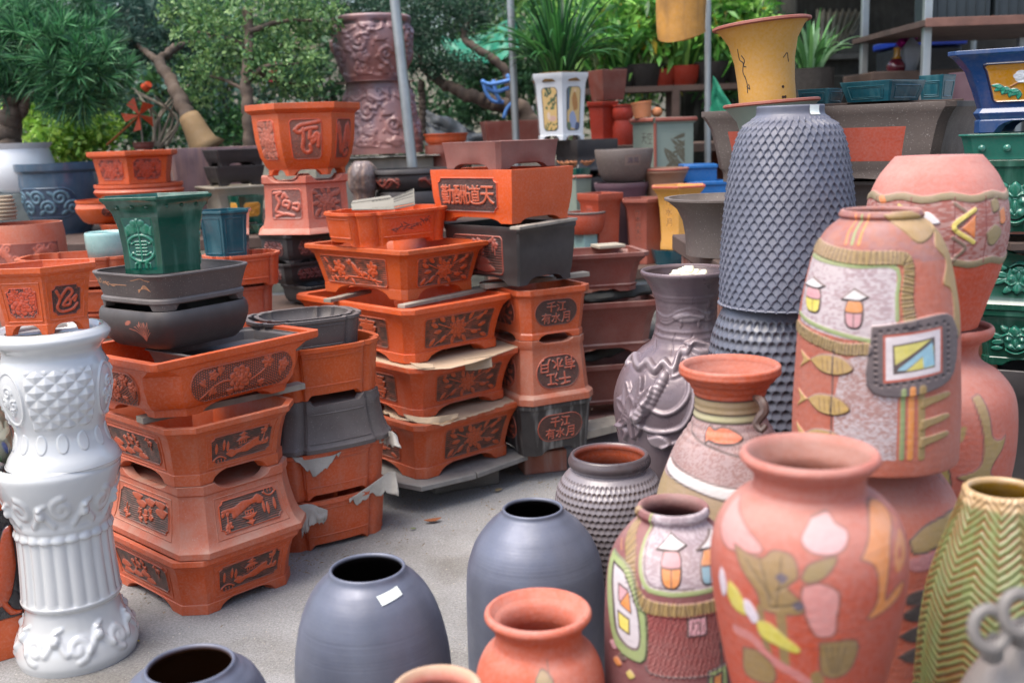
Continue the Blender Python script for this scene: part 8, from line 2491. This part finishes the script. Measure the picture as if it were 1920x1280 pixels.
# orchids in baskets along a rail
rail = tagp(empty('plant_rack', Wt(1230, 160, 8.1)), 'dark rack of rails and posts carrying the orchid baskets at the back', 'rack')
inv = Matrix.Translation(-rail.location)
xa, xb = W(1080, 140, 8.1).x, W(1440, 140, 8.1).x
zr_ = W(1230, 168, 8.1).z
for yy in (7.95, 8.25):
    o = MB().box(((xa + xb) / 2, yy, zr_), (xb - xa, 0.04, 0.04)).make('rail', M['darkwood'], rail)
    o.matrix_parent_inverse = inv
for x in (xa, (xa + xb) / 2, xb):
    for yy in (7.95, 8.25):
        o = MB().box((x, yy + (0.0), (zr_ - 0.02) / 2), (0.05, 0.05, zr_ - 0.021)).make('post', M['darkwood'], rail)
        o.matrix_parent_inverse = inv
bk = mat('dark_basket', lin('#2e2a26'), 0.9, 0.3, bump=1.0, scale=50)
pots6 = [(1120, '#3a2a26', 'leftmost'), (1165, None, 'second'), (1210, None, 'third'), (1243, 'red', 'fourth'), (1282, 'red', 'fifth'), (1335, None, 'sixth'), (1385, None, 'rightmost')]
for i, (px, c_, nm) in enumerate(pots6):
    q = W(px, 165, 8.1)
    r_ = 0.12 + 0.02 * (i % 3)
    name = 'orchid_pot'
    root = tagp(empty(name, (q.x, 8.1, zr_ + 0.0205)), '%s of the leafy orchid plants in pots along the dark rack' % nm, 'orchid', 'orchids along the rack')
    V = []
    pr_ = smooth_curve([(r_ * 0.6, 0), (r_ * 0.85, r_ * 0.5), (r_, r_)], 10)
    a = np.linspace(0, 2 * math.pi, 24, endpoint=False)
    V = np.array([[(rr * math.cos(t), rr * math.sin(t), z) for t in a] for rr, z in list(pr_) + [(r_ * 0.9, r_), (r_ * 0.85, r_ * 0.7), (0.01, r_ * 0.7)]])
    mesh_obj('pot', V.reshape(-1, 3), grid_faces(len(V), 24), mat('bright_red_clay') if c_ == 'red' else bk, root, True, 40)
    pads_ = [((0, 0, r_ + 0.22), (0.2, 0.16, 0.2)), ((0.08, 0, r_ + 0.4), (0.18, 0.14, 0.14)), ((-0.1, 0, r_ + 0.34), (0.14, 0.14, 0.2))]
    if i % 3 == 1:
        blades(root, (0, 0, r_ * 0.7), 70, 0.55, 20 + i, 0.026, 1.1, ('#4d8038', '#6f9c48', '#3a6a34'))
    else:
        leaves(root, pads_, 60, 8, 0.13, 0.04, ['#4d8a34', '#6fa044', '#8ab858', '#3a6a30', '#c0a838'], 30 + i, 'leaves', 0.05, 0.3, [0.3, 0.3, 0.2, 0.17, 0.03])
        rs = random.Random(i)
        mb = MB()
        for k in range(9):
            mb.tube(smooth_curve([(rs.uniform(-.05, .05), rs.uniform(-.05, .05), r_ * 0.6), (rs.uniform(-.1, .1), rs.uniform(-.1, .1), r_ + 0.2), (rs.uniform(-.2, .2), rs.uniform(-.1, .1), r_ + 0.45)], 8), 0.005, 5)
        mb.make('stems', mat('pale_stem', lin('#7f8a5a'), 0.7, 0.2, bump=0), root)
# taller leafy row behind the orchids
for i, (px, py, Y, rx, rz, cs, lb) in enumerate(((1130, 40, 9.0, 90, 70, ['#4d7f3a', '#699a4c', '#335f30', '#83ad60'], 'tall bright green leafy plant behind the white picture pot'),
                                            (1215, 90, 8.9, 70, 60, ['#5a8f3c', '#7aa84c', '#3d6a34', '#b8b040'], 'tall yellow green leafy plant beneath the hanging log'),
                                            (1370, 100, 8.8, 55, 80, ['#2f5a34', '#47743c', '#5d8a48'], 'dark green leafy plant right of the third pole'),
                                            (1330, 25, 9.4, 60, 50, ['#47703c', '#5d8a48', '#7a9a58'], 'leafy plant above the third pole by the added roof'),
                                            (1060, 30, 9.2, 60, 70, ['#2f5a34', '#47743c', '#5d8a48'], 'dense green plant behind the second pole'))):
    shrub('leafy_plant', lb, [pad(px, py, Y, rx, rz), pad(px - rx * .4, py + rz * .5, Y, rx * .6, rz * .5), pad(px + rx * .4, py - rz * .3, Y + .2, rx * .6, rz * .6)], 230, 11, 0.12, 0.036, cs, 50 + i, (W(px, 200, Y).x, Y, 0.0), spread=0.06, droop=0.25)
st_ = tagp(empty('strap_leaf_plant', Wt(1520, 135, 7.2)), 'strap-leaved plant right of the yellow trumpet pot', 'plant')
blades(st_, (0, 0, 0), 55, 0.42, 77, 0.03, 1.2, ('#3d6a3a', '#5a8a4c', '#7aa07a'))
o = MB().tube([(0, 0, -1.0 - 0.0), (0, 0, 0.02)], [0.12, 0.15], 16).make('tall_pot', bk, st_)
st_b = st_.location.z
o.data.vertices.foreach_get
for v in o.data.vertices:
    if v.co.z < -0.5:
        v.co.z = -st_b + 0.001
# poles
def pole(label, p0, p1, r, cap=True):
    o = MB().tube([p0, ((p0[0] + p1[0]) / 2, (p0[1] + p1[1]) / 2, (p0[2] + p1[2]) / 2), p1], r, 20).make('steel_pole', M['steel'], None, True, 35)
    return tagp(o, label, 'pole', 'galvanised poles')
a, b = W(772, 300, 6.3), W(738, -20, 6.3)
k_ = (b - a).normalized()
def ext(a, b, z):
    d = (b - a)
    return a + d * ((z - a.z) / d.z)
pole('leaning galvanised pole in front of the two mauve barrels', tuple(ext(a, b, ZB + 0.001)), tuple(ext(a, b, 3.4)), 0.03)
a = W(968, 240, 7.0)
pole('upright galvanised pole left of the grassy plant', (a.x, 7.0, ZB + 0.001), (a.x - 0.02, 7.0, 3.4), 0.024)
a = W(1327, 220, 7.0)
pole('upright grey pole beside the green net, right of the hanging log', (a.x, 7.0, ZD + 0.001 if 7.1 <= 7.0 else ZB + 0.001), (a.x, 7.0, 3.4), 0.021)
# hanging hollow log
lg = tagp(empty('hanging_log', Wt(1278, 0, 6.6)), 'yellow brown hollow log hanging above the orchids', 'log')
k_ = depth(W(1278, 30, 6.6)) / FPX
V = []
a = np.linspace(0, 2 * math.pi, 40, endpoint=False)
rr = 46 * k_
bz = -72 * k_
rows_ = []
for z, s in ((0.35, 1.0), (0.25, 1.02), (0.1, 1.0), (0.0, 1.02), (-0.1, 1.0), (bz + 0.06, 0.98)):
    rows_.append([(rr * s * (1 + 0.04 * math.sin(3 * t + z * 9)) * math.cos(t), rr * s * math.sin(t), z) for t in a])
rows_.append([(rr * 0.97 * math.cos(t), rr * 0.97 * math.sin(t), bz + 0.02 - 0.045 * max(0, math.cos(t - 3.6)) ** 2 + 0.02 * math.cos(2 * t)) for t in a])
rows_.append([(rr * 0.8 * math.cos(t), rr * 0.8 * math.sin(t), bz + 0.03 - 0.04 * max(0, math.cos(t - 3.6)) ** 2) for t in a])
rows_.append([(rr * 0.7 * math.cos(t), rr * 0.7 * math.sin(t), 0.2) for t in a])
mesh_obj('hollow_log', np.array(rows_).reshape(-1, 3), grid_faces(len(rows_), 40), mat('yellow_log', lin('#a87a38'), 0.7, 0.3, bump=0.5, scale=12, streak=0.6, dustcol=(0.18, 0.1, 0.04)), lg, True, 50)
MB().tube([(0, 0, 0.3), (0, 0, 1.5)], 0.01, 6).make('rope', M['darkwood'], lg)
# nets and cloths
def cloth(name, label, cat, grid, m, seed=1, amp=0.03, n=24):
    """grid: corner points a b c d; a wavy cloth between them"""
    a, b, c, d = [np.array(q) for q in grid]
    u, v = np.meshgrid(np.linspace(0, 1, n), np.linspace(0, 1, n))
    P = (a * (1 - u[..., None]) + b * u[..., None]) * (1 - v[..., None]) + (d * (1 - u[..., None]) + c * u[..., None]) * v[..., None]
    P[..., 1] += amp * (fbm(u * 5, v * 3, seed) - 0.5) * 2
    P[..., 2] += amp * 0.6 * (fbm(u * 4, v * 4, seed + 3) - 0.5) - amp * 1.5 * np.sin(u * 3.14) * 0.5
    o = mesh_obj(name, P.reshape(-1, 3), grid_faces(n, n, False), m, None, True, 0)
    md = o.modifiers.new('t', 'SOLIDIFY')
    md.thickness = 0.004
    return tagp(o, label, cat)
gn = mat('green_net', lin('#2f9a78'), 0.6, 0.12, bump=0.3, scale=80, translucent=0.3)
cloth('green_net', 'green shade net hung like a tent beside the third pole', 'net', [Wt(1337, 142, 6.9), Wt(1341, 145, 6.9), Wt(1385, 222, 6.6), Wt(1330, 225, 7.0)], gn, 3, 0.05)
cloth('green_tarp', 'green tarpaulin stretched behind the juniper', 'tarp', [Wt(825, 72, 9.6), Wt(965, 25, 9.6), Wt(975, 92, 9.2), Wt(840, 108, 9.2)], mat('green_tarp_m', lin('#1f7a60'), 0.5, 0.12, bump=0.2), 5, 0.12)
cloth('grey_tarp', 'grey plastic tarp heaped behind the barrels and the juniper trough', 'tarp', [Wt(795, 205, 8.2), Wt(1000, 190, 8.3), Wt(1010, 262, 7.9), Wt(795, 265, 7.9)], mat('grey_tarp2', lin('#6a6c6c'), 0.45, 0.25, bump=0.3), 8, 0.25, 40)
cloth('red_cloth', 'crimson cloth strip hanging behind the large hexagonal pot', 'cloth', [Wt(503, 118, 7.8), Wt(520, 116, 7.8), Wt(521, 158, 7.8), Wt(506, 160, 7.8)], mat('crimson_cloth', lin('#a81f3c'), 0.7, 0.1, bump=0.1), 6, 0.01, 8)
# bamboo cage
cg = MB()
for i in range(13):
    cg.tube([Wt(541 + i * 4.6, 38, 8.0), Wt(541 + i * 4.6, 92, 8.0)], 0.004, 5)
for y in (38, 64, 92):
    cg.tube([Wt(539, y, 7.99), Wt(600, y - 1, 7.99)], 0.006, 5)
for i in range(13):
    cg.tube([Wt(541 + i * 4.6, 38, 8.3), Wt(541 + i * 4.6, 92, 8.3)], 0.004, 5)
for x in (541, 600):
    for y in (38, 92):
        cg.tube([Wt(x, y, 8.0), Wt(x, y, 8.3)], 0.006, 5)
tagp(cg.make('bamboo_cage', mat('bamboo_cane', lin('#b3a98c'), 0.7, 0.1), None), 'pale bamboo bird cage among the leaves left of the upper barrel', 'cage')
# ------------------------------------------------------------------ buildings at the back right
hw = tagp(empty('concrete_house', (W(1700, 200, 11).x, 11, 0)), 'dark stained concrete house behind the yellow trumpet pot with a tin awning', 'house')
inv = Matrix.Translation(-hw.location)
xl, xr = W(1490, 200, 11).x, W(2300, 200, 11).x
stm = mat('stained_render', lin('#35332e'), 0.9, 0.35, bump=0.5, scale=8, streak=0.7, dustcol=(0.06, 0.06, 0.055))
for o in (MB().box(((xl + xr) / 2, 11.6, 2.6), (xr - xl, 1.2, 5.2)).make('wall', stm, hw, True, 30, 0.01),):
    o.matrix_parent_inverse = inv
wx0, wx1 = W(1555, 70, 10.98).x, W(1612, 70, 10.98).x
wz0, wz1 = W(1580, 103, 10.98).z, W(1580, 48, 10.98).z
o = MB().box(((wx0 + wx1) / 2, 10.99, (wz0 + wz1) / 2), (wx1 - wx0, 0.03, wz1 - wz0)).make('window', mat('dark_glass', lin('#0f1214'), 0.2, 0), hw)
o.matrix_parent_inverse = inv
win_ = o
o = MB().box(((wx0 + wx1) / 2, 10.95, wz0 - 0.02), (wx1 - wx0 + 0.1, 0.12, 0.05)).make('sill', M['concrete'], win_)
def corr(name, label, cat, a, b, c, d, m, waves=24, amp=0.02, parent=None):
    a, b, c, d = [np.array(q) for q in (a, b, c, d)]
    u, v = np.meshgrid(np.linspace(0, 1, waves * 6), np.linspace(0, 1, 4))
    P = (a * (1 - u[..., None]) + b * u[..., None]) * (1 - v[..., None]) + (d * (1 - u[..., None]) + c * u[..., None]) * v[..., None]
    P[..., 2] += amp * np.sin(u * waves * 2 * math.pi)
    o = mesh_obj(name, P.reshape(-1, 3), grid_faces(4, waves * 6, False), m, parent, True, 0)
    md = o.modifiers.new('t', 'SOLIDIFY')
    md.thickness = 0.006
    if label:
        tagp(o, label, cat)
    return o
tin = mat('weathered_tin', lin('#7d7a6a'), 0.7, 0.25, bump=0.3, streak=0.6, dustcol=(0.2, 0.19, 0.15))
o = corr('awning', None, None, Wt(1530, 100, 10.2), Wt(1600, 60, 10.2), Wt(1625, 20, 10.98), Wt(1530, 20, 10.98), tin, 8, 0.02, hw)
o.matrix_parent_inverse = inv
low = MB().box((0, 0, 0), (3.2, 0.25, 1.9)).make('retaining_wall', mat('mossy_wall', lin('#2c2d29'), 0.95, 0.5, bump=0.8, scale=9, streak=0.6, dustcol=(0.2, 0.2, 0.19)), None, True, 30, 0.02)
q_ = W(1610, 150, 9.6)
low.location = (q_.x, 9.6, 0.951)
tagp(low, 'low mossy dark wall in front of the concrete house', 'wall')
# steel rack with black crates and a plank shelf, added roof sheet above to shade it
rk = tagp(empty('steel_rack', (W(1735, 200, 6.4).x, 6.4, 0)), 'steel rack with a plank shelf at the top right corner', 'rack')
inv = Matrix.Translation(-rk.location)
x0_, x1_ = W(1736, 100, 6.4).x, W(2080, 100, 6.4).x
for x in (x0_, x1_):
    for yy in (6.4, 7.5):
        o = MB().box((x, yy, 1.45), (0.045, 0.045, 2.899)).make('post', M['steel'], rk, True, 30, 0.003)
        o.matrix_parent_inverse = inv
zs = W(1740, 46, 6.4).z
o = MB().box(((x0_ + x1_) / 2, 6.95, zs), (x1_ - x0_ + 0.1, 1.3, 0.035)).make('shelf', M['darkwood'], rk, True, 30, 0.003)
o.matrix_parent_inverse = inv
o = MB().box(((x0_ + x1_) / 2, 6.29, zs - 0.0), (x1_ - x0_ + 0.1, 0.02, 0.05)).make('edge_board', mat('reddish_board', lin('#6e4f44'), 0.8, 0.3, bump=0.4), rk, True, 30, 0.003)
o.matrix_parent_inverse = inv
o = MB().tube([(x0_, 6.42, 2.5), (x0_ - 0.55, 6.42, 2.95)], 0.02, 8).make('brace', M['steel'], rk)
o.matrix_parent_inverse = inv
crm = mat('black_crate_plastic', lin('#2c3438'), 0.5, 0.15, bump=0.05)
for i in range(4):
    root = tagp(empty('plastic_crate', (x0_ + 0.22 + i * 0.36, 6.6, zs + 0.0185)), '%s dark plastic crate on the steel rack shelf' % ('leftmost', 'second', 'third', 'rightmost')[i], 'crate', 'crates on the steel rack')
    mb = MB()
    mb.box((0, 0, 0.01), (0.33, 0.3, 0.02))
    for (cc, dd) in (((0, -0.145, 0.12), (0.33, 0.01, 0.2)), ((0, 0.145, 0.12), (0.33, 0.01, 0.2)), ((-0.16, 0, 0.12), (0.01, 0.28, 0.2)), ((0.16, 0, 0.12), (0.01, 0.28, 0.2)), ((0, -0.152, 0.21), (0.34, 0.012, 0.025))):
        mb.box(cc, dd)
    for k in range(6):
        mb.box((-0.14 + k * 0.056, -0.153, 0.11), (0.008, 0.008, 0.18))
    mb.make('shell', crm, root, True, 30, 0.002)
corr('added_shade_roof', 'added tin roof sheet, out of view, shading the steel rack and the bins', 'roof', (x0_ - 0.4, 6.2, 3.05), (x1_ + 1.2, 6.2, 3.05), (x1_ + 1.2, 10.9, 3.6), (x0_ - 0.4, 10.9, 3.6), tin, 40, 0.02)  # unseen roof, added to darken the area behind the rack
for i, (xx, yy) in enumerate(((x0_ - 0.35, 10.6), (x1_ + 1.0, 6.4), (x1_ + 1.0, 10.6), )):  # posts put in to carry the added roof
    pole(('far left post of the added shade roof', 'near right post of the added shade roof', 'far right post of the added shade roof')[i], (xx, yy, 0.001), (xx, yy, 3.04 + (yy - 6.2) * 0.117 - 0.02), 0.03)
bin_ = tagp(empty('wheeled_bin', (W(1730, 110, 7.9).x, 8.0, 0)), 'dark bin with a bright blue lid behind the steel post', 'bin')
zl = W(1730, 78, 7.7).z
bw_ = (W(1795, 80, 7.8).x - W(1668, 80, 7.8).x)
MB().box((0, 0, (zl - 0.03) / 2 + 0.001), (bw_ * 0.92, 0.5, zl - 0.031)).make('body', mat('dark_bin', lin('#20242a'), 0.5, 0.2), bin_, True, 30, 0.02)
MB().box((0, -0.01, zl), (bw_, 0.56, 0.05)).make('lid', mat('blue_lid', lin('#1c3fa8'), 0.4, 0.1, bump=0.03), bin_, True, 30, 0.012)
# things on a board by the bin
bench('dark plank table by the blue lidded bin', 1600, 1765, 7.0, 7.6, W(1680, 136, 7.2).z, M['darkwood'])
zt_ = W(1680, 136, 7.2).z
fv = vase('long_neck_vase', 'small maroon and yellow long-necked vase holding magenta orchids', 'vase', 1682, 7.2, [(136, 16), (125, 19), (115, 14), (108, 7), (95, 6), (90, 7)], [(0.9, 0)], mat('maroon_glaze_attr', None, 0.15, 0.05, attr=True, coat=0.5, bump=0), z0=zt_ + 0.001, NT=60, NZ=60,
          paint=lambda cv: cv.c.__setitem__(slice(None), np.where((cv.Y > cv.H * 0.55)[..., None], np.array(lin('#a8782c')), np.array(lin('#5c1f2c')))))
of = tagp(empty('orchid_flowers', (fv.x, 7.2, fv.zt)), 'spray of magenta orchid flowers in the long-necked vase', 'flowers')
rng = np.random.default_rng(5)
C_ = np.array([[0.02 + 0.03 * math.sin(i * .9) + 0.004 * i, rng.uniform(-.03, .03), 0.005 + 0.004 * i] for i in range(22)])
C_ = np.repeat(C_, 8, 0)
leaf_mesh('petals', C_, rng.normal(size=C_.shape), 0.03, 0.025, of, pick(rng, len(C_), ['#a81f88', '#8a1878', '#c848a8']), rng=rng)
MB().tube([(0, 0, -0.06), (0.02, 0, 0.02), (0.1, 0, 0.11)], 0.003, 5).make('stem', mat('pale_stem'), of)
bagp = W(1707, 135, 7.15)
V = []
for j in range(12):
    t = j / 11
    r_ = 0.045 * (0.75 + 0.5 * math.sin(t * 2.6)) * (1 - 0.8 * max(0, t - 0.75) * 4 * 0.9)
    V.append([(r_ * (1 + 0.12 * math.sin(5 * a_ + 3 * t)) * math.cos(a_), r_ * 0.7 * math.sin(a_), t * 0.21) for a_ in np.linspace(0, 2 * math.pi, 24, endpoint=False)])
o = mesh_obj('plastic_bag', np.array(V).reshape(-1, 3), grid_faces(12, 24), mat('milky_plastic', lin('#8d94a0'), 0.35, 0.1, bump=0.3, scale=30, translucent=0.4), None, True, 0)
o.location = (bagp.x, 7.15, zt_ + 0.001)
tagp(o, 'milky plastic bag standing beside the orchid vase', 'bag')
# ------------------------------------------------------------------ far planting: trees and bank
bank = MB()
n, k = 60, 16
V = []
for j in range(k):
    y = 10.5 + j * 1.2
    for i in range(n):
        x = -16 + i * 32 / (n - 1)
        z = max(0.0, (j - 0.5) * 0.33) * (1 + 0.25 * math.sin(x * 0.7) + 0.15 * math.sin(x * 1.9 + j)) * float(np.clip((5.0 - x) / 2.0, 0.0, 1.0)) - 0.01
        V.append((x, y, z if j else -0.02))
bo = mesh_obj('hillside', V, grid_faces(k, n, False), mat('bank_soil', lin('#5a574a'), 0.95, 0.4, bump=0.8, scale=6), None, True, 0)
tagp(bo, kind='structure')
far = [(-180, -60, 11.5, 'dark'), (40, -30, 10.5, 'dark'), (230, -60, 11.8, 'mid'), (380, 0, 10.4, 'grey'), (560, -40, 11.4, 'mid'), (700, 0, 10.8, 'dark'), (850, -30, 11.6, 'mid'), (1000, 20, 11.0, 'light'), (1180, -50, 11.6, 'mid'), (1370, -40, 11.9, 'light'), (120, 150, 9.6, 'dark'), (420, 150, 9.3, 'grey'), (620, 150, 9.5, 'dark'), (900, 150, 9.8, 'dark'), (1100, 130, 10.2, 'mid'), (1290, 120, 10.2, 'dark'), (280, 170, 9.2, 'mid')]
CSM = {'dark': ['#26442f', '#345638', '#426844'], 'mid': ['#38603a', '#4f7845', '#688f54'], 'grey': ['#3f5f57', '#557568', '#304c42'], 'light': ['#4a7038', '#6a8c48', '#84a45a']}
nm = ['tallest at the far left edge', 'behind the needle tree at the left', 'above the slanting tree', 'behind the leafy bonsai trunk', 'above the upper barrel at its left', 'behind the leaning pole', 'above the green tarpaulin', 'behind the grassy plant', 'behind the hanging log', 'at the far right beside the concrete house', 'low at the left behind the bright shrub', 'low behind the leafy bonsai', 'low behind the barrels', 'low behind the juniper trunk', 'low behind the orchid rack at its left', 'low behind the orchid rack at its right', 'low behind the slanting trunk']
for i, (px, py, Y, kd) in enumerate(far):
    c = W(px, py, Y)
    rx = 0.95 + 0.2 * ((i * 7) % 3)
    rz = 0.95 if py < 100 else 0.65
    g0 = (c.x, Y, 0.0)
    def pp3(c=c, rx=rx, rz=rz, i=i):
        rs = random.Random(i)
        return [((c.x + rs.uniform(-1, 1) * rx * 0.6, Y + rs.uniform(-.4, .4), c.z + rs.uniform(-1, 1) * rz * 0.6), (rx * rs.uniform(.4, .6), 0.45, rz * rs.uniform(.35, .55))) for _ in range(7)]
    pd = pp3()
    tree('background_tree', '%s tree %s' % ({'dark': 'dark green', 'mid': 'mid green', 'grey': 'grey green', 'light': 'light green'}[kd], nm[i]), 'tree', g0,
         [([g0, (c.x + 0.1, Y, c.z * 0.5), (c.x, Y, c.z)], 0.08, 0.04)] + [([(c.x, Y, c.z - 0.3), p_[0]], 0.03, 0.01) for p_ in pd[:4]],
         [lambda r, pd=pd, i=i, kd=kd: leaves(r, pd, 330, 10, 0.085, 0.04, CSM[kd], 100 + i, spread=0.07, droop=0.2)], group='trees beyond the display')
# fallen leaves and small litter on the asphalt
def fallen(label, px, py, L, wd, rz, colr, curl=0.4):
    g = ground(px, py, 0.004)
    V = []
    for j in range(9):
        t = j / 8
        w_ = wd * math.sin(math.pi * (0.08 + 0.84 * t)) / 2
        z = 0.002 + curl * L * 0.35 * (abs(t - 0.5) * 2) ** 2 * 0.5
        for s_ in (-1, 0, 1):
            V.append(((t - 0.5) * L, s_ * w_, z + abs(s_) * w_ * 0.5))
    o = mesh_obj('fallen_leaf', V, grid_faces(9, 3, False), mat('dry_leaf_' + label.split()[0], lin(colr), 0.7, 0.2, bump=0.1), None, True, 0)
    md = o.modifiers.new('t', 'SOLIDIFY')
    md.thickness = 0.001
    o.location = g
    o.rotation_euler = (0, 0, rz)
    return tagp(o, label, 'leaf')
fallen('brown dry leaf lying on the asphalt in front of the grey boards', 812, 978, 0.07, 0.03, 0.35, '#9a5f3c', 0.8)
fallen('pale dry leaf on the asphalt below the grey boards', 935, 920, 0.04, 0.025, 0.8, '#a5906c')
fallen('yellow leaf scrap on the asphalt right of the white pedestal', 257, 1203, 0.016, 0.011, 0.2, '#c9b22c')
fallen('green leaf scrap on the asphalt near the lobed tubs', 775, 992, 0.022, 0.013, 0.2, '#74804c')
rng = np.random.default_rng(8)
V, F = [], []
for i in range(900):
    px, py = rng.uniform(230, 1150), rng.uniform(880, 1290)
    g = ground(px, py, 0)
    s = rng.uniform(0.0012, 0.0035)
    o_ = len(V)
    V += [(g.x - s, g.y, 0), (g.x, g.y - s, 0), (g.x + s, g.y, 0), (g.x, g.y + s, 0), (g.x + s * .2, g.y, s * 1.1)]
    F += [(o_, o_ + 1, o_ + 4), (o_ + 1, o_ + 2, o_ + 4), (o_ + 2, o_ + 3, o_ + 4), (o_ + 3, o_, o_ + 4)]
o = mesh_obj('gravel', V, F, mat('pebble', lin('#a39d92'), 0.9, 0.3, bump=0), None, False)
tagp(o, 'loose grit scattered over the asphalt', 'gravel', None, 'stuff')

V, F = [], []
for i in range(420):
    c_ = [(560, 1050, 60, 14), (700, 1000, 60, 30), (860, 960, 70, 20), (300, 1120, 90, 20), (1000, 905, 60, 14)][i % 5]
    g = ground(c_[0] + rng.normal() * c_[2], c_[1] + rng.normal() * c_[3], 0)
    a, L = rng.uniform(0, 3.1), rng.uniform(0.004, 0.022) * (1.6 if i % 9 == 0 else 0.6)
    w_ = rng.uniform(0.0006, 0.0016)
    dx, dy = math.cos(a) * L / 2, math.sin(a) * L / 2
    o_ = len(V)
    V += [(g.x - dx - dy * w_ / L, g.y - dy + dx * w_ / L, 0.0), (g.x - dx + dy * w_ / L, g.y - dy - dx * w_ / L, 0.0), (g.x + dx, g.y + dy, 0.001), (g.x, g.y, 0.0035)]
    F += [(o_, o_ + 1, o_ + 3), (o_ + 1, o_ + 2, o_ + 3), (o_ + 2, o_, o_ + 3)]
o = mesh_obj('straw_litter', V, F, mat('straw', lin('#8a7350'), 0.9, 0.5, bump=0), None, False)
tagp(o, 'bits of straw and dry leaf crumbs swept against the stacks', 'litter', None, 'stuff')
